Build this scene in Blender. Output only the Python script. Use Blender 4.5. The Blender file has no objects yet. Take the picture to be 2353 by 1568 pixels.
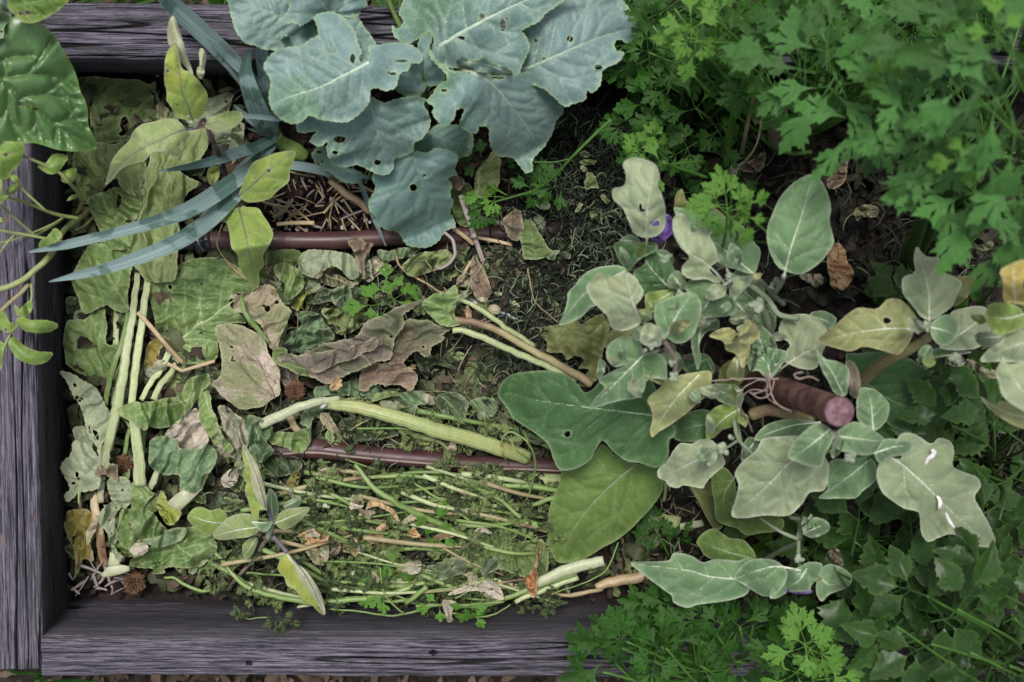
import bpy, math, random
import numpy as np
from mathutils import Vector, Matrix, noise
from mathutils.geometry import delaunay_2d_cdt
random.seed(7)
rnd = random.random
def U(a, b): return a + (b - a) * rnd()
S = bpy.context.scene
COL = S.collection
# ---------------------------------------------------------------- camera
HC = 1.49; FOC = 3268.0; CX, CY = 1176.5, 784.0
_d = Vector((857 - CX, CY - 510, -FOC)).normalized()
RM = _d.rotation_difference(Vector((0, 0, -1))).to_matrix()
RN = np.array(RM)
CAMP = np.array((0, 0, HC))
def W(u, v, z):
    """photo position -> point of the garden at height z"""
    d = RN @ np.array(((u - CX) / FOC, (CY - v) / FOC, -1.0))
    t = (z - HC) / d[2]
    return CAMP + d * t
def WN(uv, z):
    uv = np.asarray(uv, float); z = np.asarray(z, float)
    d = np.stack([(uv[:, 0] - CX) / FOC, (CY - uv[:, 1]) / FOC, -np.ones(len(uv))], 1) @ RN.T
    t = (z - HC) / d[:, 2]
    return CAMP + d * t[:, None]
def mpp(z): return (HC - z) / FOC           # metres per unit at height z
FR = {'A': (0, 0, 1.65091), 'B': (900, 0, 1.65091), 'C': (1700, 0, 1.65091), 'D': (2400, 0, 1.30660), 'E': (0, 850, 1.65091),
      'F': (900, 850, 1.56786), 'G': (1900, 850, 1.49333), 'H': (2900, 900, 1.12040), 'I': (0, 1700, 1.52273),
      'J': (900, 1700, 1.52214), 'K': (1900, 1400, 1.56769), 'L': (2100, 1900, 1.17886), 'O': (0, 0, 0.574460)}
def T(fr, pts):
    ox, oy, s = FR[fr]
    return np.array([((p[0] / s + ox) / 1.74076, (p[1] / s + oy) / 1.74076) for p in pts])
def PS(s):
    """'x,y x,y ...' -> list"""
    return [tuple(float(a) for a in w.split(',')) for w in s.split()]
# ---------------------------------------------------------------- objects
def empty(name, loc):
    o = bpy.data.objects.new(name, None); o.empty_display_size = .02
    COL.objects.link(o); o.location = loc
    return o
def tag(o, label=None, cat=None, group=None, kind=None):
    if label: o['label'] = label
    if cat: o['category'] = cat
    if group: o['group'] = group
    if kind: o['kind'] = kind
    return o
def mesh_obj(name, V, F, mat, parent=None, attrs=None, smooth=True, loc=None):
    """V in world coordinates; object origin at parent origin / loc"""
    V = np.asarray(V, float)
    if parent is not None:
        org = np.array(world_loc(parent))
    else:
        org = np.array(loc) if loc is not None else V.mean(0)
    me = bpy.data.meshes.new(name)
    me.from_pydata((V - org).tolist(), [], [tuple(int(i) for i in f) for f in F])
    if attrs:
        for k, a in attrs.items():
            a = np.asarray(a, float)
            if a.ndim == 1:
                at = me.attributes.new(k, 'FLOAT', 'POINT'); at.data.foreach_set('value', a.astype(np.float32))
            else:
                at = me.attributes.new(k, 'FLOAT_VECTOR', 'POINT'); at.data.foreach_set('vector', a.astype(np.float32).ravel())
    if smooth: me.polygons.foreach_set('use_smooth', [True] * len(me.polygons))
    if mat: me.materials.append(mat)
    me.update()
    o = bpy.data.objects.new(name, me); COL.objects.link(o)
    if parent is not None: o.parent = parent
    else: o.location = org
    return o
def world_loc(o):
    l = Vector(o.location); p = o.parent
    while p is not None:
        l = l + Vector(p.location); p = p.parent
    return l
class MB:
    def __init__(s): s.v = []; s.f = []; s.a = {}; s.n = 0
    def add(s, V, F, **at):
        V = np.asarray(V, float); s.v.append(V)
        s.f += [tuple(i + s.n for i in f) for f in F]
        for k, a in at.items():
            a = np.asarray(a, float)
            if a.ndim == 0: a = np.full(len(V), float(a))
            s.a.setdefault(k, []).append(a)
        s.n += len(V)
    def build(s, name, mat, parent=None, **k):
        at = {q: np.concatenate(x) for q, x in s.a.items() if sum(len(y) for y in x) == s.n}
        return mesh_obj(name, np.concatenate(s.v), s.f, mat, parent, at, **k)
# ---------------------------------------------------------------- curves
def catmull(P, closed=False, step=4.0):
    P = np.asarray(P, float); n = len(P); out = []
    rng = range(n) if closed else range(n - 1)
    for i in rng:
        if closed: p0, p1, p2, p3 = P[i - 1], P[i], P[(i + 1) % n], P[(i + 2) % n]
        else:
            p1, p2 = P[i], P[i + 1]
            p0 = P[i - 1] if i > 0 else 2 * p1 - p2
            p3 = P[i + 2] if i + 2 < n else 2 * p2 - p1
        L = np.linalg.norm((p2 - p1)[:2]) ; k = max(1, int(math.ceil(L / step)))
        for j in range(k):
            t = j / k
            out.append(.5 * ((2 * p1) + (-p0 + p2) * t + (2 * p0 - 5 * p1 + 4 * p2 - p3) * t * t + (-p0 + 3 * p1 - 3 * p2 + p3) * t ** 3))
    if not closed: out.append(P[-1])
    return np.array(out)
def nz(x, y=0., z=0.): return noise.noise(Vector((x, y, z)))
def nzs(uv, sc, seed):
    return np.array([noise.noise(Vector((p[0] * sc, p[1] * sc, seed))) for p in uv])
def inside(pt, poly):
    x, y = pt; px, py = poly[:, 0], poly[:, 1]; qx, qy = np.roll(px, -1), np.roll(py, -1)
    c = (py > y) != (qy > y)
    with np.errstate(divide='ignore', invalid='ignore'):
        xi = (qx - px) * (y - py) / (qy - py) + px
    return (np.count_nonzero(c & (x < xi)) & 1) == 1
def inside_many(pts, poly):
    px, py = poly[:, 0], poly[:, 1]; qx, qy = np.roll(px, -1), np.roll(py, -1)
    x = pts[:, 0][:, None]; y = pts[:, 1][:, None]
    c = (py > y) != (qy > y)
    with np.errstate(divide='ignore', invalid='ignore'):
        xi = (qx - px) * (y - py) / (qy - py) + px
    return (np.count_nonzero(c & (x < xi), axis=1) & 1) == 1
def seg_dist(pts, A, B):
    """distance to the nearest of the segments A->B; returns dist, index, t, signed side"""
    d = B - A; L2 = (d ** 2).sum(1) + 1e-9
    best = np.full(len(pts), 1e9); bi = np.zeros(len(pts), int); bt = np.zeros(len(pts)); bs = np.zeros(len(pts))
    for c in range(0, len(pts), 2000):
        p = pts[c:c + 2000][:, None, :]
        t = np.clip(((p - A) * d).sum(2) / L2, 0, 1)
        q = A + d * t[..., None]; D = np.sqrt(((p - q) ** 2).sum(2))
        i = D.argmin(1); r = np.arange(len(i))
        best[c:c + 2000] = D[r, i]; bi[c:c + 2000] = i; bt[c:c + 2000] = t[r, i]
        dd = d[i]; e = p[:, 0, :] - A[i]
        bs[c:c + 2000] = np.sign(dd[:, 0] * e[:, 1] - dd[:, 1] * e[:, 0])
    return best, bi, bt, bs
# ---------------------------------------------------------------- tubes
def tube_geo(P, R, n=8, flat=1.0, ribs=0, ribamp=0., cap=True, up=None, crescent=0.):
    """P (k,3) world, R (k,) radius; returns V, F, st"""
    P = np.asarray(P, float); R = np.asarray(R, float); k = len(P)
    tg = np.gradient(P, axis=0); tg /= np.linalg.norm(tg, axis=1)[:, None] + 1e-9
    upv = np.array(up if up is not None else (0, 0, 1.0))
    V = []; st = []; L = 0
    last = None
    for i in range(k):
        t = tg[i]; s = np.cross(upv, t)
        if np.linalg.norm(s) < .15:
            s = last if last is not None else np.cross((1, 0, 0), t)
        s = s - t * s.dot(t); s = s / (np.linalg.norm(s) + 1e-9); last = s; b = np.cross(t, s)
        if i: L += np.linalg.norm(P[i] - P[i - 1])
        for j in range(n):
            a = 2 * math.pi * j / n; r = R[i] * (1 + ribamp * math.cos(ribs * a))
            x = math.cos(a); y = math.sin(a)
            yy = y * flat
            if crescent and y > 0: yy = y * flat - crescent * (1 - x * x) * flat
            V.append(P[i] + s * r * x + b * r * yy); st.append((L, j / n, 0))
    F = []
    for i in range(k - 1):
        for j in range(n):
            a = i * n + j; b_ = i * n + (j + 1) % n
            F.append((a, b_, b_ + n, a + n))
    if cap:
        F.append(tuple(range(n))[::-1]); F.append(tuple((k - 1) * n + j for j in range(n)))
    return np.array(V), F, np.array(st)
def path3(pts2, zs, step=8., wob=0., seed=0.):
    """pts2 in photo units, zs list -> world polyline"""
    pts2 = np.asarray(pts2, float)
    z = np.interp(np.linspace(0, 1, len(pts2)), np.linspace(0, 1, len(zs)), zs)
    c = catmull(np.column_stack([pts2, z * 1000]), False, step)
    if wob:
        for i, q in enumerate(c):
            q[0] += wob * nz(i * .35, seed, 1.); q[1] += wob * nz(i * .35, seed, 5.)
    return WN(c[:, :2], c[:, 2] / 1000), c
def tube(name, fr, pts, zs, w, mat, parent=None, n=8, step=8., wob=0., zw=1., **k):
    """w: width (diameter) in photo units of the frame, scalar or list"""
    p2 = T(fr, pts); s = FR[fr][2] * 1.74076
    P, c = path3(p2, zs, step, wob, U(0, 50))
    ws = np.interp(np.linspace(0, 1, len(P)), np.linspace(0, 1, len(w) if hasattr(w, '__len__') else 1), w if hasattr(w, '__len__') else [w]) / s
    R = ws * .5 * np.array([mpp(z) for z in P[:, 2]])
    sm = 1 + (.10 if R.max() < .004 else .035) * np.array([nz(i * .4, len(P) * .77, R[0] * 900) + .8 * nz(i * .11, len(P) * .3, R[0] * 500) for i in range(len(P))])
    V, F, st = tube_geo(P, R * sm, n, **k)
    return mesh_obj(name, V, F, mat, parent, {'st': st})
# ---------------------------------------------------------------- leaf blades
def auto_veins(mid, poly, n, ang=(58, 40), w=2.4, t0=.06, t1=.88, curve=.55, fork=True, maxlen=1e9):
    out = []; seg = np.linalg.norm(np.diff(mid, axis=0), axis=1); cum = np.concatenate([[0], np.cumsum(seg)]); L = cum[-1]
    for i in range(n):
        for sd in (-1, 1):
            t = t0 + (t1 - t0) * (i + (.0 if sd < 0 else .38) + U(-.12, .12)) / max(1, n)
            t = min(max(t, .01), .95); d = t * L
            j = min(len(seg) - 1, int(np.searchsorted(cum, d) - 1)); j = max(j, 0)
            f = (d - cum[j]) / max(seg[j], 1e-6); p = mid[j] + (mid[j + 1] - mid[j]) * f
            tg = (mid[min(j + 3, len(mid) - 1)] - mid[max(j - 2, 0)]); tg /= np.linalg.norm(tg) + 1e-9
            a0 = math.radians(ang[0] + (ang[1] - ang[0]) * t + U(-5, 5)) * sd
            def rot(v, a): return np.array([v[0] * math.cos(a) - v[1] * math.sin(a), v[0] * math.sin(a) + v[1] * math.cos(a)])
            dr = rot(tg, a0); pts = [p.copy()]; q = p.copy(); l = 0; turn = U(-.01, .01)
            while l < maxlen:
                q = q + dr * 5; l += 5
                if not inside(q, poly): break
                pts.append(q.copy())
                turn = turn * .9 + U(-.012, .012)
                dr = rot(dr, -sd * curve * .02 + turn); dr /= np.linalg.norm(dr)
                if l > 900: break
            if len(pts) < 5: continue
            pts = np.array(pts[:max(4, int(len(pts) * .93))]); out.append((pts, w * (1 - .45 * t), w * .22))
            if fork:
                for fk in (.38, .64):
                    m = int(len(pts) * fk)
                    if len(pts) > 12:
                        dd = pts[m + 1] - pts[m]; dd /= np.linalg.norm(dd) + 1e-9
                        dd = rot(dd, sd * math.radians(U(30, 48)) * (1 if fk < .5 else -1)); q = pts[m].copy(); b = [q.copy()]
                        for _ in range(int(len(pts) * .55)):
                            q = q + dd * 5
                            if not inside(q, poly): break
                            b.append(q.copy()); dd = rot(dd, U(-.05, .05))
                        if len(b) > 3: out.append((np.array(b[:-1]) if len(b) > 4 else np.array(b), w * .45, w * .15))
    return out
def blade(name, fr, outline, z=(.02, .02), mid=None, mat=None, veins=None, vmat=None, parent=None, holes=(), serr=(0, 10), bow=0., fold=0.,
          wave=(0, 60), crump=(0, 40), quilt=0., step=5.0, nv=6, vw=2.4, mw=None, vang=(58, 40), side=0., slide=0., vcurve=.55, smooth=True, seed=None,
          raised=True, ridge=0., label=None, edgecurl=0., fork=True):
    seed = U(0, 1000) if seed is None else seed
    O = T(fr, outline); ks = FR[fr][2] * 1.74076
    poly = catmull(O, True, 3.2)
    if serr[0]:
        nx = np.roll(poly, -1, 0) - np.roll(poly, 1, 0); nx /= np.linalg.norm(nx, axis=1)[:, None] + 1e-9
        nrm = np.stack([nx[:, 1], -nx[:, 0]], 1)
        cl = np.cumsum(np.linalg.norm(poly - np.roll(poly, 1, 0), axis=1))
        am = np.array([serr[0] * ((c / serr[1] + .35 * nz(c / serr[1] / 3, seed)) % 1.0 - .5 + .9 * nz(c / serr[1] * .6, seed, 3)) for c in cl])
        area = (poly[:, 0] * np.roll(poly[:, 1], -1) - np.roll(poly[:, 0], -1) * poly[:, 1]).sum()
        poly = poly + nrm * am[:, None] * (1 if area > 0 else -1)
    if mid is None:
        c = poly.mean(0); u, s_, vt = np.linalg.svd(poly - c); ax = vt[0]; pr = (poly - c) @ ax
        M = np.array([c + ax * pr.min() * .95, c + ax * pr.min() * .3 + vt[1] * U(-6, 6), c + ax * pr.max() * .4 + vt[1] * U(-6, 6), c + ax * pr.max() * .95])
        if rnd() < .5: M = M[::-1]
    else: M = T(fr, mid)
    M = catmull(M, False, 5.0)
    A, B = M[:-1], M[1:]
    # cut the outline where holes are
    lo = poly.min(0); hi = poly.max(0); st = step
    gx, gy = np.meshgrid(np.arange(lo[0], hi[0], st), np.arange(lo[1], hi[1], st * .87))
    gx[1::2] += st / 2
    g = np.stack([gx.ravel(), gy.ravel()], 1) + np.random.RandomState(int(seed * 10) % 99999).uniform(-.22, .22, (gx.size, 2)) * st
    g = g[inside_many(g, poly)]
    de, _, _, _ = seg_dist(g, poly, np.roll(poly, -1, 0))
    g = g[de > st * .45]
    HL = []; hpts = []
    for h in holes:
        hc = T(fr, [h[:2]])[0]; rx = h[2] / ks; ry = (h[3] if len(h) > 3 else h[2]) / ks
        k = 14; hp = np.array([(hc[0] + rx * math.cos(a) * (1 + .3 * nz(a * 1.3, hc[0], 2)), hc[1] + ry * math.sin(a) * (1 + .3 * nz(a * 1.3, hc[0], 7))) for a in np.linspace(0, 2 * math.pi, k, endpoint=False)])
        HL.append(hp)
    for hp in HL:
        g = g[~inside_many(g, hp)]
    pts = [tuple(p) for p in poly]; edges = [(i, (i + 1) % len(poly)) for i in range(len(poly))]
    n0 = len(pts)
    for hp in HL:
        b = len(pts); pts += [tuple(p) for p in hp]; edges += [(b + i, b + (i + 1) % len(hp)) for i in range(len(hp))]
    pts += [tuple(p) for p in g]
    r = delaunay_2d_cdt([Vector(p) for p in pts], edges, [], 0, 1e-4)
    uv = np.array([(p.x, p.y) for p in r[0]]); tri = np.array([f for f in r[2] if len(f) == 3])
    cen = uv[tri].mean(1); keep = inside_many(cen, poly)
    for hp in HL: keep &= ~inside_many(cen, hp)
    tri = tri[keep]
    used = np.unique(tri); mp = -np.ones(len(uv), int); mp[used] = np.arange(len(used)); uv = uv[used]; tri = mp[tri]
    # veins
    if veins is None:
        VS = auto_veins(M, poly, nv, vang, vw, curve=vcurve, fork=fork) if nv else []
    else:
        VS = [(catmull(T(fr, v), False, 5.), vw, vw * .25) for v in veins]
        VS += auto_veins(M, poly, nv, vang, vw * .8, curve=vcurve, fork=fork) if nv else []
    mw_ = mw if mw else vw * 2
    VS = [(M, mw_, mw_ * .25)] + VS
    dv = np.full(len(uv), 1e9)
    if len(VS):
        Aa = np.concatenate([v[0][:-1] for v in VS]); Bb = np.concatenate([v[0][1:] for v in VS])
        dv, _, _, _ = seg_dist(uv, Aa, Bb)
    allb = [poly] + HL
    Ea = np.concatenate(allb); Eb = np.concatenate([np.roll(b, -1, 0) for b in allb])
    de, _, _, _ = seg_dist(uv, Ea, Eb)
    dmx = max(10., seg_dist(uv, A, B)[0].max())
    zz = list(z) if hasattr(z, '__len__') else [z, z]
    def zf(q):
        dm, mi, mt, ms = seg_dist(q, A, B)
        t = (mi + mt) / len(A)
        h = np.interp(t, np.linspace(0, 1, len(zz)), zz)
        h = h + bow * 4 * t * (1 - t) - fold * (dm / dmx) ** 1.3 + side * ms * (dm / dmx)
        e, _, _, _ = seg_dist(q, poly[::2], np.roll(poly[::2], -1, 0))
        if wave[0]:
            wv = nzs(q, 1. / wave[1], seed)
            h = h + wave[0] * wv * np.exp(-e / (dmx * .45)) * 1.6
        if edgecurl: h = h + edgecurl * np.exp(-e / 7.) * (1 + nzs(q, 1 / 45., seed + 9))
        if crump[0]:
            th = seed * 1.7; R2 = np.array([[math.cos(th), -math.sin(th)], [math.sin(th), math.cos(th)]]); q0 = q; q = (q @ R2) * np.array([.42, 1.15])
            a = nzs(q, 1. / crump[1], seed + 3); b = nzs(q, 2.3 / crump[1], seed + 11); c_ = nzs(q, .5 / crump[1], seed + 21)
            wx = q + np.stack([a, b], 1) * crump[1] * .35
            r1 = np.clip(1 - np.abs(nzs(wx, 1. / crump[1], seed + 51)) * 3.2, -.7, 1); r2 = np.clip(1 - np.abs(nzs(wx, 2.4 / crump[1], seed + 61)) * 3.5, -.7, 1)
            h = h + crump[0] * (r1 * .85 + r2 * .2 + b * .25 + c_ * 1.3); q = q0
        if ridge:
            rdg = np.sin((dm * .42 + t * 6)) ; h = h + ridge * rdg
        if quilt:
            d2 = seg_dist(q, Aa, Bb)[0]
            h = h + quilt * (1 - np.exp(-d2 / 7.)) - quilt * .5
        return h
    h = zf(uv)
    V = WN(uv, h)
    if slide:
        V[:, 0] += slide * nzs(uv, 1 / 38., seed + 31) * 1.5; V[:, 1] += slide * nzs(uv, 1 / 38., seed + 41) * 1.5
    # make faces look up
    a_, b_, c2 = V[tri[:, 0]], V[tri[:, 1]], V[tri[:, 2]]
    nzv = np.cross(b_ - a_, c2 - a_)[:, 2]
    tri[nzv < 0] = tri[nzv < 0][:, ::-1]
    attrs = {'edge': np.exp(-de / 2.6), 'edgew': np.exp(-de / 14.), 'vein': np.exp(-dv / 4.), 'sd': np.full(len(V), seed % 100)}
    org = W(M[0][0], M[0][1], float(zf(M[:1])[0]))
    o = mesh_obj(name, V, tri, mat, parent, attrs, loc=org, smooth=smooth)
    if vmat and raised and len(VS):
        mb = MB()
        for (vp, w0, w1) in VS:
            vh = zf(vp); tg = np.gradient(vp, axis=0); tg /= np.linalg.norm(tg, axis=1)[:, None] + 1e-9
            nn = np.stack([-tg[:, 1], tg[:, 0]], 1); ww = np.linspace(w0, w1, len(vp))[:, None] * .5
            C_ = WN(vp, vh + .0005 * np.linspace(w0, w1, len(vp)) / 3 + .0003)
            zl = zf(vp + nn * ww); zr = zf(vp - nn * ww)
            Lp = WN(vp + nn * ww, zl - .0003); Rp = WN(vp - nn * ww, zr - .0003)
            if slide:
                dx = slide * nzs(vp, 1 / 38., seed + 31) * 1.5; dy = slide * nzs(vp, 1 / 38., seed + 41) * 1.5
                for Q in (C_, Lp, Rp): Q[:, 0] += dx; Q[:, 1] += dy
            Vv = np.stack([Lp, C_, Rp], 1).reshape(-1, 3); F = []
            for i in range(len(vp) - 1):
                k = i * 3; F += [(k + 3, k + 4, k + 1, k), (k + 4, k + 5, k + 2, k + 1)]
            mb.add(Vv, F)
        mb.build('veins', vmat, o)
    if label: o['label'] = label
    return o
def ribbon(name, fr, pts, zs, w, mat, parent=None, gutter=.35, step=7., n=7, twist=0., flipz=0.):
    """long strap leaf; w list of widths in frame units"""
    p2 = T(fr, pts); s = FR[fr][2] * 1.74076
    P, c = path3(p2, zs, step)
    k = len(P); ws = np.interp(np.linspace(0, 1, k), np.linspace(0, 1, len(w)), w) / s
    R = ws * .5 * np.array([mpp(z) for z in P[:, 2]])
    tg = np.gradient(P, axis=0); tg /= np.linalg.norm(tg, axis=1)[:, None]
    V = []; st = []; L = 0
    for i in range(k):
        sd = np.cross((0, 0, 1), tg[i]); sd /= np.linalg.norm(sd) + 1e-9
        a = twist * math.sin(i / k * 3.0) + .1 * nz(i * .1, R[0] * 1e4)
        up = np.cross(tg[i], sd)
        sd2 = sd * math.cos(a) + up * math.sin(a); up2 = -sd * math.sin(a) + up * math.cos(a)
        if i: L += np.linalg.norm(P[i] - P[i - 1])
        for j in range(n):
            x = -1 + 2 * j / (n - 1)
            V.append(P[i] + sd2 * R[i] * x + up2 * R[i] * gutter * (abs(x) ** 1.5)); st.append((L, x * .5, 0))
    F = [(i * n + j, i * n + j + 1, (i + 1) * n + j + 1, (i + 1) * n + j) for i in range(k - 1) for j in range(n - 1)]
    V = np.array(V); a_, b_, c_ = V[F[0][0]], V[F[0][1]], V[F[0][2]]
    if np.cross(b_ - a_, c_ - a_)[2] < 0: F = [f[::-1] for f in F]
    return mesh_obj(name, V, F, mat, parent, {'st': np.array(st)}, loc=P[0])
# ---------------------------------------------------------------- materials
KE = .80
def hx(h, k=1.0):
    h = h.lstrip('#'); c = [int(h[i:i + 2], 16) / 255 for i in (0, 2, 4)]
    c = [(x / 12.92 if x <= .04045 else ((x + .055) / 1.055) ** 2.4) * KE * k for x in c]
    return (c[0], c[1], c[2], 1)
class NT:
    def __init__(s, name):
        s.m = bpy.data.materials.new(name); s.m.use_nodes = True; s.t = s.m.node_tree; s.t.nodes.clear()
        s.out = s.n('ShaderNodeOutputMaterial')
    def n(s, ty, **k):
        x = s.t.nodes.new(ty)
        for a, v in k.items(): setattr(x, a, v)
        return x
    def l(s, a, b): s.t.links.new(a, b)
    def sv(s, inp, v):
        if hasattr(v, 'is_linked') or hasattr(v, 'links'): s.l(v, inp)
        else: inp.default_value = v
    def noise(s, vec, scale, detail=3., rough=.55, dist=0.):
        x = s.n('ShaderNodeTexNoise'); x.inputs['Scale'].default_value = scale; x.inputs['Detail'].default_value = detail
        x.inputs['Roughness'].default_value = rough; x.inputs['Distortion'].default_value = dist
        if vec is not None: s.l(vec, x.inputs['Vector'])
        return x.outputs['Fac']
    def ramp(s, fac, a, b, ca=0., cb=1.):
        x = s.n('ShaderNodeMapRange'); s.sv(x.inputs['Value'], fac)
        for i, v in (('From Min', a), ('From Max', b), ('To Min', ca), ('To Max', cb)): x.inputs[i].default_value = v
        return x.outputs['Result']
    def mix(s, f, a, b, mode='MIX'):
        x = s.n('ShaderNodeMix', data_type='RGBA', blend_type=mode)
        s.sv(x.inputs['Factor'], f); s.sv(x.inputs['A'], a); s.sv(x.inputs['B'], b)
        return x.outputs['Result']
    def math(s, op, a, b=0.):
        x = s.n('ShaderNodeMath', operation=op); s.sv(x.inputs[0], a); s.sv(x.inputs[1], b)
        return x.outputs[0]
    def mapv(s, vec, sc):
        x = s.n('ShaderNodeMapping'); s.l(vec, x.inputs['Vector']); x.inputs['Scale'].default_value = sc
        return x.outputs['Vector']
    def obj(s): return s.n('ShaderNodeTexCoord').outputs['Object']
    def attr(s, name, out='Fac'): return s.n('ShaderNodeAttribute', attribute_name=name).outputs[out]
    def bump(s, h, st, dist):
        x = s.n('ShaderNodeBump'); x.inputs['Strength'].default_value = st; x.inputs['Distance'].default_value = dist
        s.l(h, x.inputs['Height']); return x.outputs['Normal']
def leafmat(name, c1, c2, thr=(.4, .65), sc=25., spot=None, spotthr=(.70, .74), spotsc=120., rim=None, rimf=.8, halo=None, halof=.35, rough=.5, spec=.4, trans=.22,
            transcol=None, sheen=0., bump=.35, var=.22, c3=None, thr3=(.6, .72), sc3=14., k=1., edgec=None, edgef=.7, fine=.25, cell=260., coat=0.):
    n = NT(name); oc = n.obj(); sd = n.attr('sd'); 
    cv = n.n('ShaderNodeCombineXYZ'); n.l(sd, cv.inputs[2]); ad = n.n('ShaderNodeVectorMath', operation='ADD'); n.l(oc, ad.inputs[0]); n.l(cv.outputs[0], ad.inputs[1]); v = ad.outputs[0]
    oi = n.n('ShaderNodeObjectInfo').outputs['Random']
    f = n.ramp(n.noise(v, sc, 4, .6), thr[0], thr[1]); col = n.mix(f, hx(c1, k), hx(c2, k))
    if c3: col = n.mix(n.ramp(n.noise(v, sc3, 5, .65, .4), thr3[0], thr3[1]), col, hx(c3, k))
    if edgec:
        e = n.math('MULTIPLY', n.attr('edgew'), n.ramp(n.noise(v, sc * 1.6, 3), .35, .6)); e = n.math('MULTIPLY', e, edgef); col = n.mix(e, col, hx(edgec, k))
    # fine mottling
    fn = n.ramp(n.noise(v, 420., 3, .7), .3, .7, 1 - fine, 1 + fine); fn2 = n.ramp(n.noise(v, 60., 3, .6), .3, .7, 1 - fine * .7, 1 + fine * .7)
    fm = n.math('MULTIPLY', fn, fn2); vr = n.ramp(oi, 0, 1, 1 - var, 1 + var); fm = n.math('MULTIPLY', fm, vr)
    vm = n.n('ShaderNodeVectorMath', operation='SCALE'); n.l(col, vm.inputs[0]); n.l(fm, vm.inputs['Scale']); col = vm.outputs[0]
    vo = n.n('ShaderNodeTexVoronoi', feature='DISTANCE_TO_EDGE'); vo.inputs['Scale'].default_value = cell; n.l(v, vo.inputs['Vector'])
    net = n.ramp(vo.outputs['Distance'], 0., .10)
    if halo:
        ff = n.math('MULTIPLY', n.attr('vein'), halof); col = n.mix(ff, col, hx(halo, k))
        nn = n.math('MULTIPLY', n.math('SUBTRACT', 1., net), .30); col = n.mix(nn, col, hx(halo, k))
    if spot:
        s1 = n.ramp(n.noise(v, spotsc, 2, .5), spotthr[0], spotthr[1]); col = n.mix(s1, col, hx(spot, k))
    if rim: col = n.mix(n.math('MULTIPLY', n.attr('edge'), rimf), col, hx(rim, k))
    p = n.n('ShaderNodeBsdfPrincipled'); n.l(col, p.inputs['Base Color'])
    rr = n.ramp(n.noise(v, 90., 2), .3, .7, rough - .08, rough + .1); n.l(rr, p.inputs['Roughness'])
    p.inputs['Specular IOR Level'].default_value = spec
    if sheen: p.inputs['Sheen Weight'].default_value = sheen; p.inputs['Sheen Roughness'].default_value = .5
    if coat: p.inputs['Coat Weight'].default_value = coat; p.inputs['Coat Roughness'].default_value = .3
    hgt = n.math('ADD', n.math('MULTIPLY', net, .35), n.noise(v, 170., 3, .6)); nb = n.bump(hgt, bump, .0012); n.l(nb, p.inputs['Normal'])
    tr = n.n('ShaderNodeBsdfTranslucent')
    tcl = n.mix(.5, col, hx(transcol or '#a8c040', .9)); n.l(tcl, tr.inputs['Color']); n.l(nb, tr.inputs['Normal'])
    mx = n.n('ShaderNodeMixShader'); mx.inputs[0].default_value = trans; n.l(p.outputs[0], mx.inputs[1]); n.l(tr.outputs[0], mx.inputs[2]); n.l(mx.outputs[0], n.out.inputs[0])
    return n.m
def simplemat(name, c1, c2=None, sc=60., rough=.6, spec=.3, bump=.3, bsc=200., var=.15, k=1., thr=(.4, .6), sss=0., metal=0., attr_rand=False, bdist=.001):
    n = NT(name); v = n.obj(); oi = n.n('ShaderNodeObjectInfo').outputs['Random']
    if attr_rand: f = n.attr('rv')
    else: f = n.ramp(n.noise(v, sc, 4, .6), thr[0], thr[1])
    col = n.mix(f, hx(c1, k), hx(c2 or c1, k))
    vr = n.ramp(oi, 0, 1, 1 - var, 1 + var); fm = n.math('MULTIPLY', n.ramp(n.noise(v, sc * 5, 3), .3, .7, .85, 1.15), vr)
    vm = n.n('ShaderNodeVectorMath', operation='SCALE'); n.l(col, vm.inputs[0]); n.l(fm, vm.inputs['Scale'])
    p = n.n('ShaderNodeBsdfPrincipled'); n.l(vm.outputs[0], p.inputs['Base Color']); p.inputs['Roughness'].default_value = rough
    p.inputs['Specular IOR Level'].default_value = spec; p.inputs['Metallic'].default_value = metal
    n.l(n.bump(n.noise(v, bsc, 4, .6), bump, bdist), p.inputs['Normal']); n.l(p.outputs[0], n.out.inputs[0])
    return n.m
def stalkmat(name, c1, c2, c3=None, rough=.42, ribs=26., k=1., spotc=None):
    """ribbed stalk: st attribute = (length, round, 0)"""
    k = k * 1.22; n = NT(name); st = n.attr('st', 'Vector'); oc = n.obj(); oi = n.n('ShaderNodeObjectInfo').outputs['Random']
    a = n.noise(n.mapv(st, (7., ribs, 1)), 1., 3, .6); col = n.mix(n.ramp(a, .36, .64), hx(c1, k), hx(c2, k))
    if c3: col = n.mix(n.ramp(n.noise(oc, 16., 3), .52, .68), col, hx(c3, k))
    if spotc: col = n.mix(n.ramp(n.noise(oc, 70., 4, .7), .60, .68), col, hx(spotc, k))
    vm = n.n('ShaderNodeVectorMath', operation='SCALE'); n.l(col, vm.inputs[0]); n.l(n.math('MULTIPLY', n.ramp(oi, 0, 1, .85, 1.12), n.ramp(n.noise(oc, 220., 3), .3, .7, .86, 1.12)), vm.inputs['Scale'])
    p = n.n('ShaderNodeBsdfPrincipled'); n.l(vm.outputs[0], p.inputs['Base Color']); p.inputs['Roughness'].default_value = rough
    p.inputs['Subsurface Weight'].default_value = .12; p.inputs['Subsurface Radius'].default_value = (.004, .005, .002); p.inputs['Subsurface Scale'].default_value = .5
    n.l(n.bump(n.math('ADD', a, n.math('MULTIPLY', n.noise(oc, 150., 3), .3)), .6, .0012), p.inputs['Normal']); n.l(p.outputs[0], n.out.inputs[0])
    return n.m
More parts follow.
